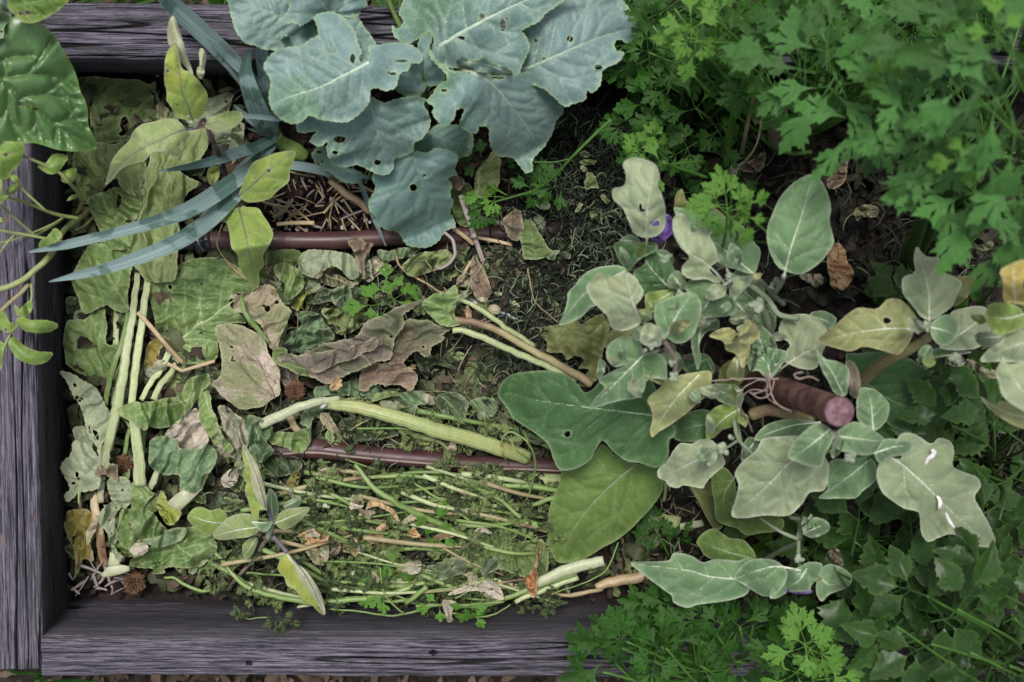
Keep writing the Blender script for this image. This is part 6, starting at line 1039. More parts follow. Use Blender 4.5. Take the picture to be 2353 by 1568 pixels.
# ---------------------------------------------------------------- straws
def straw(fr, pts, w, m='straw', z=(.02, .03), label=None, group=None, name='straw', flat=.45):
    o = tube(name, fr, pts, z, w, M[m], None, n=8, flat=flat, step=5); tag(o, label, 'straw', group); return o
straw('E', PS('910,660 1000,760 1100,880 1205,992'), 30, z=(.075, .07, .06), label='long straw lying from the pale stalks down to the bend of another straw'); straw('E', PS('1105,1000 1150,1020 1205,1050'), 26, z=(.06, .055), label='split straw stub at the bent straw'); straw('E', PS('1195,1050 1300,1018 1418,982'), 24, z=(.055, .06), label='straw pointing to the pinkish dry leaf')
straw('B', PS('1555,1290 1600,1420 1650,1570'), 36, 'graystraw', (.06, .055), 'greyish straw cane right of the lowest kale leaf'); straw('F', PS('1510,-10 1560,140 1620,310'), 32, 'graystraw', (.05, .045), 'grey straw cane crossing the upper hose'); straw('F', PS('1540,150 1700,180 1800,205'), 22, 'straw', (.04, .04), 'tan straw across the foot of the grey cane')
straw('F', PS('1540,310 1490,400 1450,470'), 20, 'straw', (.05, .04), 'tan straw slanting down beneath the grey cane'); straw('F', PS('1560,25 1660,50 1790,80'), 30, 'graystraw', (.03, .03), 'mauve-grey stick beside the upper hose end', name='twig'); straw('F', PS('325,75 430,66 560,66'), 26, 'straw', (.03, .03), 'pale straw lying along the top of the upper hose')
straw('F', PS('1430,100 1500,150 1560,200'), 28, 'straw', (.05, .04), 'short tan straw right of the lowest kale leaf tip'); K('F', '0,290 60,360 140,425', (.06, .05), 9, 'straw', 'thin pale curved straw left of the lime leaf', name='straw', cat='straw', n=7); K('E', '1470,80 1435,180 1450,260 1530,350 1630,440', (.09, .07, .05), 10, 'straw', 'thin straw bowing from the hose past the lime leaf', name='straw', cat='straw', n=7)
K('F', '1370,120 1420,170 1445,240 1420,310 1340,350 1320,330', (.07, .075, .06), [18, 22, 20, 16], 'graystraw', 'grey curled tendril below the lowest kale leaf tip', name='tendril', cat='tendril', n=8); K('F', '1060,240 1080,300 1130,370 1250,440 1360,500 1500,520', (.06, .06), [14, 12, 8], 'drystalk', 'thin brown twig under the kale leaf tip', name='twig', cat='twig', n=7)
K('B', '690,1190 800,1280 880,1330 960,1400', (.03, .02), [44, 50, 50, 50], 'drystalk', 'dark brown stick on the soil between leek and kale', name='twig', cat='twig', n=10); K('F', '1900,350 1920,480 1960,580 2090,690', (.05, .05), [12, 9], 'tanstalk', 'thin dark tendril through the clippings', name='tendril', cat='tendril', n=6)
G_ = 'pale straw bits on the dark soil'
random.seed(21)
def zone_straws(x0, x1, y0, y1, n, l, wd, z, m=('straw', 'graystraw', 'straw', 'drystalk', 'tanstalk'), lab='short pale straw bit scattered on the soil and litter'):
    for _ in range(n):
        x, y, a, L = U(x0, x1), U(y0, y1), U(0, 3.14), U(*l); dx, dy = math.cos(a) * L / 2, math.sin(a) * L / 2; b = U(-3, 3)
        w_ = U(*wd) * .8; e1 = U(.3, 1.); e2 = U(.2, 1.); o = tube('straw', 'O', [(x - dx, y - dy), (x + b, y + b), (x + dx, y + dy)], (z + U(0, .010), z + U(.0, .014)), [w_ * e1, w_, w_ * U(.7, 1), w_ * e2], M[m[int(rnd() * len(m))]], None, n=4, flat=.35, step=7); tag(o, lab, 'straw', G_)
zone_straws(615, 860, 385, 525, 75, (16, 84), (2.5, 9), .016); zone_straws(1040, 1190, 480, 680, 45, (16, 70), (2, 6), .018); zone_straws(160, 300, 1300, 1365, 24, (16, 60), (4, 11), .03, ('graystraw',)); zone_straws(760, 1140, 960, 1030, 24, (16, 60), (2, 6), .03)
zone_straws(600, 1150, 600, 1030, 70, (14, 80), (1.2, 3.8), .06); zone_straws(1500, 1640, 1080, 1290, 28, (14, 50), (2, 6), .02); zone_straws(480, 560, 170, 330, 14, (14, 50), (3, 7), .02)
random.seed(5)
for _ in range(70):
    x, y = (U(615, 850), U(400, 530)) if rnd() < .6 else (U(1020, 1200), U(560, 700)) if rnd() < .6 else (U(700, 1100), U(940, 1030)) if rnd() < .6 else (U(340, 370), U(170, 330))
    c = np.array(W(x, y, .012 + U(0, .006))); r = U(.0008, .0028); V = []; 
    for la in range(5):
        for lo in range(7):
            th = math.pi * (la + .5) / 5; ph = lo / 7 * 6.283; q = r * (1 + .35 * nz(la * 1.3 + x, lo * 1.7, y)); V.append(c + np.array([math.sin(th) * math.cos(ph), math.sin(th) * math.sin(ph), math.cos(th) * .8]) * q)
    F = [(a * 7 + b, a * 7 + (b + 1) % 7, (a + 1) * 7 + (b + 1) % 7, (a + 1) * 7 + b) for a in range(4) for b in range(7)] + [tuple(range(7)), tuple(range(28, 35))]
    tag(mesh_obj('perlite_granule', V, F, M['perl']), 'white perlite granule on the dark soil', 'granule', 'white perlite granules on the soil')
# ---------------------------------------------------------------- uncountable stuff
def stuff(mb, name, mat, label, cat):
    o = mb.build(name, mat, loc=(0, 0, 0)); tag(o, label, cat, kind='stuff'); return o
rs = np.random.RandomState(3); mb = MB()
for _ in range(7000):
    x = rs.uniform(150, 2353); y = rs.uniform(165, 1380) if rs.rand() < .7 else rs.uniform(170, 560)
    if rs.rand() < .4: x = rs.uniform(480, 1250)
    c = np.array(W(x, y, .006 + rs.uniform(0, .006))); r = rs.gamma(2., .0009) + .0006
    V = [c + np.array(d) * r * rs.uniform(.7, 1.3) for d in ((1, 0, 0), (0, 1, 0), (-1, 0, 0), (0, -1, 0), (.2, .1, .9), (0, 0, -1), (.7, .7, .3), (-.6, .6, .4))]
    mb.add(V, [(0, 6, 4), (6, 1, 4), (1, 7, 4), (7, 2, 4), (2, 3, 4), (3, 0, 4), (0, 3, 5), (3, 2, 5), (2, 1, 5), (1, 0, 5)], rv=rs.rand() ** 2)
stuff(mb, 'soil_crumbs', M['crumb'], 'dark crumbs of potting soil', 'soil')
def frags(n, zones, zr, size, mat, name, label, seed):
    rs = np.random.RandomState(seed); mb = MB()
    for _ in range(n):
        zn = zones[rs.randint(len(zones))]; x = rs.uniform(zn[0], zn[1]); y = rs.uniform(zn[2], zn[3]); z0 = rs.uniform(*zr)
        c = np.array(W(x, y, z0)); L = rs.uniform(*size); a = rs.uniform(0, 6.28); k = 6; w0 = L * rs.uniform(.25, .6); V = []; ph = rs.uniform(0, 9)
        for i in range(k):
            t = i / (k - 1) - .5; wv = w0 * (1 - (2 * t) ** 2 * .8) * rs.uniform(.6, 1.2); px = t * L; bend = .35 * L * math.sin(t * 5 + ph)
            for s in (-1, 0, 1):
                lx, ly = px, s * wv * .5 + bend * .3; V.append(c + np.array([lx * math.cos(a) - ly * math.sin(a), lx * math.sin(a) + ly * math.cos(a), abs(s) * w0 * rs.uniform(-.4, .5) + bend * .4 + rs.uniform(-1, 1) * .0012]))
        F = [(i * 3 + j, i * 3 + j + 1, i * 3 + j + 4, i * 3 + j + 3) for i in range(k - 1) for j in range(2)]
        mb.add(V, F, rv=rs.rand() ** 1.5)
    return stuff(mb, name, mat, label, 'litter')
LZ = [(160, 560, 200, 1350), (400, 1250, 590, 1370), (560, 1500, 900, 1370), (1000, 1300, 560, 900)]
frags(3600, LZ, (.006, .035), (.007, .030), M['frag'], 'leaf_litter', 'mat of dark green torn leaf fragments under the wilted leaves', 4); frags(1300, LZ , (.01, .04), (.005, .022), M['fragb'], 'dry_litter', 'brown dry leaf crumbs mixed through the litter', 9)
frags(1600, [(700, 1280, 1100, 1375), (560, 1250, 1130, 1365)], (.03, .065), (.006, .022), M['fragd'], 'shrivelled_foliage', 'shrivelled parsley foliage between the bottom stems', 14); frags(1500, [(1500, 2353, 180, 1500)], (.0, .03), (.01, .03), M['fragd'], 'ground_litter', 'dark leaf fragments on the ground under the parsley', 24)
def strands(n, zf, zr, L, w, mat, name, label, seed):
    rs = np.random.RandomState(seed); mb = MB()
    for _ in range(n):
        x, y = zf(rs); z0 = rs.uniform(*zr); c = np.array(W(x, y, z0)); a = rs.normal(1.35, .9); l = rs.uniform(*L); k = 7; p = c.copy(); P = [p.copy()]; da = rs.normal(0, .25)
        for i in range(k - 1): a += da + rs.normal(0, .3); p = p + np.array([math.cos(a), math.sin(a), rs.normal(0, .35)]) * l / k; P.append(p.copy())
        ww = rs.uniform(*w); V, F, st = tube_geo(np.array(P), np.array([.5, 1, 1, 1, 1, .8, .3]) * ww, 4, flat=.5, cap=False); mb.add(V, F, rv=rs.rand() ** 4)
    return stuff(mb, name, mat, label, 'clippings')
def zc(rs):
    while True:
        x, y = rs.uniform(1020, 1480), rs.uniform(250, 900)
        xc = 1345 - (y - 350) * .22; wd = 95 + 45 * math.sin((y - 250) / 200.)
        if abs(x - xc) < wd + rs.normal(0, 25): return x, y
strands(6200, zc, (.0, .05), (.008, .034), (.0002, .0009), M['clip'], 'shredded_clippings', 'heap of dark shredded green clippings between kale and eggplant', 6)
strands(1500, lambda r: (r.uniform(560, 1250), r.uniform(600, 1060)), (.02, .06), (.008, .03), (.00025, .0007), M['clip'], 'fine_clippings', 'fine thread-like clippings across the litter', 8); strands(500, lambda r: (r.uniform(480, 1260), r.uniform(1090, 1385)), (.03, .075), (.01, .04), (.0003, .0010), M['clip'], 'thin_stems', 'tangle of thin wilted stems along the bottom board', 18)
strands(900, lambda r: (r.uniform(1500, 2300), r.uniform(300, 1400)), (.0, .04), (.02, .06), (.0004, .0012), M['clip'], 'ground_stems', 'dark stems and roots on the ground under the parsley', 28)

# small crumpled scraps that fill the litter
random.seed(77)
def scrap(x, y, r, z, m, label, cat='leaf scrap', grp=None):
    a0 = U(0, 6.28); el_ = U(.45, .8); pts = []
    for i in range(9):
        a = i / 9 * 6.283; q = r * (1 + U(-.35, .3)); px, py = math.cos(a) * q, math.sin(a) * q * el_
        pts.append((x + px * math.cos(a0) - py * math.sin(a0), y + px * math.sin(a0) + py * math.cos(a0)))
    o = blade('leaf_scrap', 'O', pts, (z, z + U(-.006, .01)), None, M[m], nv=0, crump=(U(.006, .013), U(16, 30)), serr=(U(1, 3), U(8, 12)), slide=.003, step=3.4, quilt=0., raised=False, fold=U(-.008, .012))
    tag(o, label, cat, grp)
SC = {'w_green': 'green', 'w_teal': 'blue-green', 'w_olive': 'olive', 'w_olivd': 'dark olive', 'w_sage': 'grey-green', 'w_dark': 'blackish green', 'w_tan': 'tan', 'w_grey': 'grey', 'w_tanb': 'ochre', 'w_white': 'whitish'}
def scraps(n, x0, x1, y0, y1, z, r, mats, where):
    for _ in range(n):
        m = mats[int(rnd() * len(mats))]; scrap(U(x0, x1), U(y0, y1), U(*r), U(*z), m, 'small crumpled %s leaf scrap %s' % (SC[m], where), 'leaf scrap', '%s leaf scraps %s' % (SC[m], where))
gm = ['w_green', 'w_teal', 'w_olivd', 'w_dark', 'w_sage', 'w_green', 'w_olive']
scraps(48, 590, 1150, 590, 720, (.02, .04), (12, 30), gm + ['w_tan'], 'under the upper hose'); scraps(26, 1000, 1160, 560, 960, (.015, .035), (10, 24), gm + ['w_dark'], 'left of the shredded clippings')
scraps(44, 690, 1190, 930, 1050, (.025, .05), (14, 32), gm + ['w_teal', 'w_sage'], 'around the thick celery stalk'); scraps(46, 360, 640, 960, 1340, (.02, .045), (14, 32), gm + ['w_grey', 'w_white'], 'around the lower left leaves')
scraps(20, 640, 1260, 1090, 1370, (.03, .055), (10, 26), gm + ['w_tan', 'w_sage', 'w_olive'], 'in the bottom tangle'); scraps(22, 160, 320, 600, 1330, (.01, .03), (12, 28), gm, 'by the left board'); scraps(12, 1280, 1480, 1180, 1360, (.02, .04), (10, 24), gm + ['w_tan'], 'below the eggplant')
scraps(12, 1200, 1400, 350, 640, (.05, .06), (10, 22), ['w_dark', 'w_teal', 'w_olivd'], 'on the shredded clippings'); scraps(26, 1700, 2150, 380, 760, (.01, .035), (12, 32), ['w_brown2', 'w_brown3'], 'in the dark gap') if 0 else None

scraps(16, 640, 1240, 1110, 1350, (.085, .095), (9, 22), ['w_tan', 'w_tanb', 'w_white', 'w_grey'], 'lying on the bottom tangle'); scraps(10, 600, 1150, 620, 900, (.06, .08), (8, 18), ['w_tan', 'w_grey', 'w_tanb'], 'lying around the big wilted leaf')
# ---------------------------------------------------------------- parsley and celery
HALF = {'pars': [(0, .012), (.20, .03), (.34, .09), (.42, .21), (.47, .31), (.53, .26), (.60, .39), (.64, .31), (.76, .38), (.73, .26), (.78, .22), (.66, .15), (.52, .055), (.66, .085), (.76, .18), (.80, .11), (.89, .16), (.91, .08), (1., 0)],
        'cel': [(0, .012), (.09, .045), (.17, .15), (.23, .25), (.27, .24), (.34, .34), (.38, .32), (.46, .41), (.50, .37), (.57, .40), (.60, .34), (.62, .25), (.68, .27), (.73, .26), (.76, .21), (.83, .19), (.87, .13), (.93, .10), (.97, .04), (1., 0)]}
def leaflet_mesh(kind, rs, wk=1.0):
    H = HALF[kind]; wf = wk if kind == 'pars' else .95; j = lambda p, s: (p[0] + rs.normal(0, .014), max(.004, p[1] * (1 + rs.normal(0, .10)) * s * wf))
    s1, s2 = rs.uniform(.8, 1.15, 2); up = [j(p, s1) for p in H[1:-1]]; dn = [j(p, s2) for p in H[1:-1]]
    pts = [(0, 0)] + [(x, -y) for x, y in dn] + [(1.02, 0)] + [(x, y) for x, y in up[::-1]]
    poly = np.array(pts); n = len(poly); g = []
    for x in np.arange(.08, 1, .085):
        for y in np.arange(-.45, .46, .085):
            q = (x + rs.uniform(-.015, .015), y + rs.uniform(-.015, .015) if abs(y) > .02 else 0)
            g.append(q)
    g = np.array(g); g = g[inside_many(g, poly)]; de = seg_dist(g, poly, np.roll(poly, -1, 0))[0]; g = g[de > .03]
    r = delaunay_2d_cdt([Vector(p) for p in list(map(tuple, poly)) + list(map(tuple, g))], [(i, (i + 1) % n) for i in range(n)], [], 1, 1e-4)
    uv = np.array([(p.x, p.y) for p in r[0]]); F = [tuple(f) for f in r[2]]
    de = seg_dist(uv, poly, np.roll(poly, -1, 0))[0]
    vs = [((.0, 0), (1, 0))] + [((b, 0), (b + .22, s * .34)) for b in (.2, .36, .52) for s in (-1, 1)]
    A = np.array([v[0] for v in vs]); B = np.array([v[1] for v in vs]); dv = seg_dist(uv, A, B)[0]
    fold, bow, tw = rs.uniform(.05, .4), rs.uniform(.1, .5), rs.uniform(-.35, .35)
    z = -fold * -np.abs(uv[:, 1]) * (1 if rs.rand() < .55 else -.7) - bow * uv[:, 0] ** 2 + tw * uv[:, 1] * uv[:, 0] + .03 * np.sin(uv[:, 0] * 14 + rs.uniform(0, 6)) * np.abs(uv[:, 1]) * 2 - .03 * np.exp(-dv / .03)
    V = np.column_stack([uv, z])
    a, b, c = V[F[0][0]], V[F[0][1]], V[F[0][2]]
    if np.cross(b - a, c - a)[2] < 0: F = [f[::-1] for f in F]
    return V, F, {'edge': np.exp(-de / .012), 'edgew': np.exp(-de / .1), 'vein': np.exp(-dv / .022), 'sd': np.full(len(V), 1.)}
def compound(kind, seed, mat, big=False):
    rs = np.random.RandomState(seed); mb = MB(); L = 1.0
    def put(V, F, at, o, ang, sc, tilt):
        c, s = math.cos(ang), math.sin(ang); x, y, z = V.T * sc
        zt = z + tilt * x; W_ = np.column_stack([o[0] + c * x - s * y, o[1] + s * x + c * y, o[2] + zt]); mb.add(W_, F, **at)
    def stem(p, q, r):
        V, F, st = tube_geo(np.array([p, (np.array(p) + q) / 2 + (0, 0, .01), q]), np.array([r, r, r * .8]), 5, cap=False); mb.add(V, F, edge=np.zeros(len(V)), edgew=np.zeros(len(V)), vein=np.ones(len(V)) * .5, sd=np.ones(len(V)))
    def tri(o, ang, sc, sub, tl):
        t = np.array(o) + sc * .22 * np.array([math.cos(ang), math.sin(ang), tl]); stem(np.array(o), t, .010)
        for da, s2 in ((0, 1.), (.85 + rs.normal(0, .1), .8), (-.85 + rs.normal(0, .1), .8)) if sub else ((0, 1.),):
            V, F, at = leaflet_mesh(kind, rs, .82 if big else rs.uniform(.8, 1.1)); put(V, F, at, t - (0 if da == 0 else .0), ang + da, sc * s2 * (.80 if sub else 1.0), tl + rs.normal(0, .12))
    if kind == 'pars':
        tri((.10, 0, 0), rs.normal(0, .1), .74 * (1.12 if big else 1), (not big) and seed % 3 != 0, rs.uniform(-.2, .2)); tri((0, 0, 0), 1.2 + rs.normal(0, .15), .60 * (1.2 if big else 1), (not big) and seed % 2 == 0, rs.normal(0, .3)); tri((0, 0, 0), -1.2 + rs.normal(0, .15), .60 * (1.2 if big else 1), (not big) and seed % 2 == 0, rs.normal(0, .3))
        stem(np.array((-.25, 0, -.05)), np.array((.1, 0, 0)), .014)
    else:
        tri((.3, 0, 0), rs.normal(0, .08), .75, False, -.1); tri((.28, 0, 0), 1.05 + rs.normal(0, .1), .62, False, rs.normal(0, .15)); tri((.28, 0, 0), -1.05 + rs.normal(0, .1), .62, False, rs.normal(0, .15))
        stem(np.array((-.2, 0, -.03)), np.array((.3, 0, 0)), .018)
    V = np.concatenate(mb.v); me = bpy.data.meshes.new(kind + '_leaf'); me.from_pydata(V.tolist(), [], mb.f)
    for k, a in mb.a.items(): at = me.attributes.new(k, 'FLOAT', 'POINT'); at.data.foreach_set('value', np.concatenate(a).astype(np.float32))
    me.polygons.foreach_set('use_smooth', [True] * len(me.polygons)); me.materials.append(M[mat]); return me
PR = {}
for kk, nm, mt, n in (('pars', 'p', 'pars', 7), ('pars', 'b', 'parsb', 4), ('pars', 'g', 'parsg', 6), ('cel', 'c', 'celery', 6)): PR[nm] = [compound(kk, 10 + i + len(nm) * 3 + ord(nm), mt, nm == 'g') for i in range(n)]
def pleaf(parent, u, v, z, ang, size, kind='p', tilt=None):
    """ang: degrees counter-clockwise, size in photo units"""
    o = bpy.data.objects.new('leaf', PR[kind][int(rnd() * len(PR[kind]))]); COL.objects.link(o); o.parent = parent
    p = Vector(W(u, v, z)); o.location = p - world_loc(parent); s = size * mpp(z) * (1.22 if kind == 'g' else 1.12 if kind in 'pb' else 1.0); o.scale = (s, s, s * U(.8, 1.3))
    tx, ty = tilt if tilt else ((U(-.6, .6), U(-.5, .6)) if kind == 'c' else (U(-.35, .35), U(-.25, .35))); o.rotation_euler = (tx, ty, math.radians(ang)); return p
def pstem(parent, root, p, w=3.2, m='pstem'):
    p = np.array(p); root = np.array(root); mdp = (root * .45 + p * .55) + np.array([U(-.02, .02), U(-.02, .02), .25 * (p[2] - root[2])]); c = catmull(np.array([root, mdp, p]) * 1000, False, 12) / 1000
    V, F, st = tube_geo(c, np.linspace(w * 1.4, w * .8, len(c)) * .0004, 6); mesh_obj('stem', V, F, M[m], parent, {'st': st})
def plant(name, ru, rv, label, cat, leaves, m='pstem', z0=0.):
    r = empty(name, W(ru, rv, z0)); tag(r, label, cat); root = W(ru, rv, z0)
    for i, L in enumerate(leaves):
        u, v, z, a, s = L[:5]; k = L[5] if len(L) > 5 else 'p'
        p = pleaf(r, u, v, z, a, s, k)
        if L[-1] != 'n': pstem(r, root + np.array([U(-.008, .008), U(-.008, .008), 0]), p, 3.4 if s > 90 else 2.4, m)
    return r
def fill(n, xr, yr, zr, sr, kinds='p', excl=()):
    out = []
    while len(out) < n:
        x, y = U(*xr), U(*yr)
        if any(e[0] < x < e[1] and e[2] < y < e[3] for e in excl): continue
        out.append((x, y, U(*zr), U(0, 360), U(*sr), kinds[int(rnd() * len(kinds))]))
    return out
random.seed(11)
# upper middle: low dark-green parsley right of the kale
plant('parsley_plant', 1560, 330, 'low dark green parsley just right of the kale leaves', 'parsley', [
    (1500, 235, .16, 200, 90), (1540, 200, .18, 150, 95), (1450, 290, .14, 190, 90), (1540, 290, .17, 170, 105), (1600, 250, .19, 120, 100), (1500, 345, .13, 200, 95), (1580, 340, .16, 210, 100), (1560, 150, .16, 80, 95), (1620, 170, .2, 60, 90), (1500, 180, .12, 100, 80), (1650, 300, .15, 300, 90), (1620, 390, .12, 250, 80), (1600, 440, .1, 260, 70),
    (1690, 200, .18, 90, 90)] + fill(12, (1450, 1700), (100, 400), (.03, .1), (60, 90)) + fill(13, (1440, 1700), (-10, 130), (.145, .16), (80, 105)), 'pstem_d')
plant('parsley_plant', 1640, 160, 'bright young parsley leaf held above the others at the top', 'parsley', [(1588, 70, .34, 95, 100, 'b'), (1582, 88, .34, 175, 80, 'b'), (1600, 95, .34, 262, 92, 'b'), (1640, 40, .32, 50, 80, 'b')])
sp = plant('parsley_plant', 1560, 400, 'thin bright parsley sprig arching left under the drooping kale leaf', 'parsley', [(1480, 355, .22, 130, 70, 'b'), (1520, 380, .24, 190, 90, 'b'), (1500, 330, .23, 80, 60, 'b'), (1290, 425, .12, 200, 75, 'p', 'n'), (1240, 440, .11, 160, 66, 'p', 'n'), (1140, 452, .09, 180, 74, 'b', 'n'), (1120, 480, .08, 230, 66, 'p', 'n'), (1105, 370, .08, 160, 60, 'p', 'n'), (1200, 380, .08, 80, 60, 'p', 'n'), (1255, 415, .1, 100, 60, 'p', 'n')])
tube('stem', 'C', PS('1230,790 1100,910 970,1040 860,1160 740,1250 600,1295 440,1340'), (.2, .18, .12, .09), [20, 18, 12], M['pstem'], sp); tube('stem', 'C', PS('970,1045 860,1070 720,1070'), (.15, .15), [8, 8], M['pstem'], sp); tube('stem', 'C', PS('540,1290 440,1230 360,1120'), (.1, .08), [10, 8], M['pstem'], sp)
tp = plant('parsley_plant', 1650, 560, 'upright parsley shoot with a long bright stem above the eggplant', 'parsley', [(1672, 480, .36, 100, 110, 'b'), (1700, 478, .37, 20, 84, 'b'), (1680, 500, .36, 320, 90, 'b'), (1650, 470, .36, 180, 84, 'b'), (1715, 500, .36, 280, 60, 'b')])
tube('stem', 'D', PS('770,390 730,500 690,640 670,760 655,860'), (.34, .2, .1), [40, 38, 40], M['pstem'], tp, n=12, ribs=6, ribamp=.05); tube('stem', 'D', PS('690,1000 683,1120 684,1240'), (.37, .34, .33), [16, 14], M['pstem'], tp); tube('stem', 'D', PS('330,850 380,870 460,895 560,930'), (.25, .2), [24, 18], M['pstem'], tp)
# the thick stemmed plant in the middle of the top
pm = plant('parsley_plant', 1790, 330, 'large parsley plant with thick pale ribbed stems in the upper middle', 'parsley', [
    (1838, 160, .40, 165, 135, 'g'), (1850, 165, .41, 100, 120, 'g'), (1900, 120, .42, 95, 140, 'g'), (1915, 130, .42, 40, 120, 'g'), (1905, 200, .42, 240, 130, 'g'), (1930, 195, .42, 300, 115, 'g'), (1960, 120, .4, 60, 110, 'g'), (1975, 280, .42, 235, 140, 'g'), (1990, 275, .42, 300, 110, 'g'), (1760, 150, .34, 170, 110), (1740, 200, .3, 200, 110), (1700, 100, .3, 130, 110), (1780, 80, .34, 90, 120), (1840, 60, .38, 100, 120, 'g'), (1830, 230, .34, 220, 100), (1800, 215, .33, 250, 100),
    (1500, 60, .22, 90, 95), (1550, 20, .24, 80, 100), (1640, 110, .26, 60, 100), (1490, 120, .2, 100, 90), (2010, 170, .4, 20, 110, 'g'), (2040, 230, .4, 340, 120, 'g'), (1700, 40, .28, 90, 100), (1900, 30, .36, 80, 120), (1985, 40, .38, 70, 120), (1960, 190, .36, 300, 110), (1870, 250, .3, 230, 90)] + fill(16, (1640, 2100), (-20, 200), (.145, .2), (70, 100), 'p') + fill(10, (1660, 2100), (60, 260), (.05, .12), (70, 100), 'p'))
for pts, zs, w, m in (('930,760 925,650 940,500', (.0, .12, .26), [110, 100, 90], 'root'), ('830,640 900,670 980,640', (.1, .12), [24, 24], 'root'), ('1020,520 1050,580 1040,680 970,750', (.14, .1, .03), [30, 34, 26], 'root'), ('830,700 900,760 1000,800 1110,795', (.04, .06), [32, 34, 28], 'pstem'), ('840,400 800,520 760,700 740,800', (.2, .05), [22, 26], 'root'), ('850,600 820,750 760,840 680,890', (.12, .06), [10, 14], 'palestalk')):
    tube('stem', 'D', PS(pts), zs, w, M[m], pm, n=16, ribs=7, ribamp=.05)
# upper right: tall, near the lens
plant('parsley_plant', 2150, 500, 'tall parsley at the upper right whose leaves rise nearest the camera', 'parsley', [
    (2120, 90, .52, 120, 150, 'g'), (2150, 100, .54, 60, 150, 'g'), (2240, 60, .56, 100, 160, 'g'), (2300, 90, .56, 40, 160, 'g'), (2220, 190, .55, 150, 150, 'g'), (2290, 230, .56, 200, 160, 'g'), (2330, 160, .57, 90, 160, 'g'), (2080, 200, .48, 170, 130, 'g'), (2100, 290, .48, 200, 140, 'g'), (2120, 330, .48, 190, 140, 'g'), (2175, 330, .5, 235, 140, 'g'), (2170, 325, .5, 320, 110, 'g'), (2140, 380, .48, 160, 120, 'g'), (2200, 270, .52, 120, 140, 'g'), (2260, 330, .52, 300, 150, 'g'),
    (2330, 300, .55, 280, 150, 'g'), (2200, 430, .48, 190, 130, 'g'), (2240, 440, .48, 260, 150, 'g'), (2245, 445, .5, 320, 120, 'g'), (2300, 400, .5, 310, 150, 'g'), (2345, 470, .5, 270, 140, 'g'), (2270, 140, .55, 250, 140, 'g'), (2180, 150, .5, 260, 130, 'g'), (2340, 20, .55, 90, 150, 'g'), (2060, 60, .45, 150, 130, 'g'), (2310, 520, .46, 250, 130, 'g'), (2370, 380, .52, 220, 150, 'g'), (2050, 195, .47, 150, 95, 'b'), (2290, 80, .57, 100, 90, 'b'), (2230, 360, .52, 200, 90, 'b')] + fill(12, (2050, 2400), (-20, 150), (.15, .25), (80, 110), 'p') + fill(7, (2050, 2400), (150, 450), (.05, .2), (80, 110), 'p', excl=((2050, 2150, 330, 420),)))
for k, (pts, zs, w) in enumerate((('1590,1440 1640,1300 1720,1050 1790,860', (.0, .2, .34), [60, 62, 50]), ('1620,1420 1720,1230 1830,1000 1880,850', (.0, .2, .34), [56, 58, 46]), ('1580,1460 1600,1300 1700,1100', (.0, .12, .2), [40, 40, 30]))):
    tube('stem', 'D', PS(pts), zs, w, M['pstem_d'], bpy.data.objects['tall_p'] if 0 else [o for o in bpy.data.objects if o.name.startswith('parsley_plant')][-1], n=16, ribs=7, ribamp=.06)
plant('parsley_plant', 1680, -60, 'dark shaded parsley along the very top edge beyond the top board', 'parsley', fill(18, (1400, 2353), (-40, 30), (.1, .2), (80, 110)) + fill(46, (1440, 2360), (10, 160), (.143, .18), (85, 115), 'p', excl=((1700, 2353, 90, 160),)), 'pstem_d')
# lower parsley over the bottom board
bp = plant('parsley_plant', 1640, 1490, 'flat leaf parsley spilling over the bottom board right of the litter', 'parsley', [
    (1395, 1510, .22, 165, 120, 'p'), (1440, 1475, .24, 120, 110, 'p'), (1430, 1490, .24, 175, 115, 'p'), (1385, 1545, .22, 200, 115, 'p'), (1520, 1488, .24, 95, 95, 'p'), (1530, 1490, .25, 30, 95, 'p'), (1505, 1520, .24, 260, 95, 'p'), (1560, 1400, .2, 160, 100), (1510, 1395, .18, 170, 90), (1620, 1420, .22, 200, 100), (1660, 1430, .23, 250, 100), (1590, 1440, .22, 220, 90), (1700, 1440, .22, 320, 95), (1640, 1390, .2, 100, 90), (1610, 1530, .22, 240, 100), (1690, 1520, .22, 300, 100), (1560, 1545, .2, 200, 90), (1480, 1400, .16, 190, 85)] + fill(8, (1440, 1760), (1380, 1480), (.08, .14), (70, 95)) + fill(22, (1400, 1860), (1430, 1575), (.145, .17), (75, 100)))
plant('parsley_plant', 1840, 1540, 'bright parsley leaf at the bottom edge, right of the spilling one', 'parsley', [(1850, 1480, .3, 100, 110, 'b'), (1850, 1485, .3, 200, 90, 'b'), (1860, 1490, .3, 330, 105, 'b'), (1900, 1520, .3, 300, 80, 'b'), (1800, 1500, .28, 180, 84, 'p'), (1830, 1545, .28, 220, 90, 'b'), (1900, 1560, .29, 10, 84, 'b')])
plant('parsley_plant', 1510, 1260, 'little parsley seedling beside the mid green eggplant leaf', 'parsley', [(1505, 1215, .07, 100, 66), (1498, 1230, .07, 170, 56), (1512, 1232, .07, 20, 50), (1560, 1240, .05, 60, 50)])
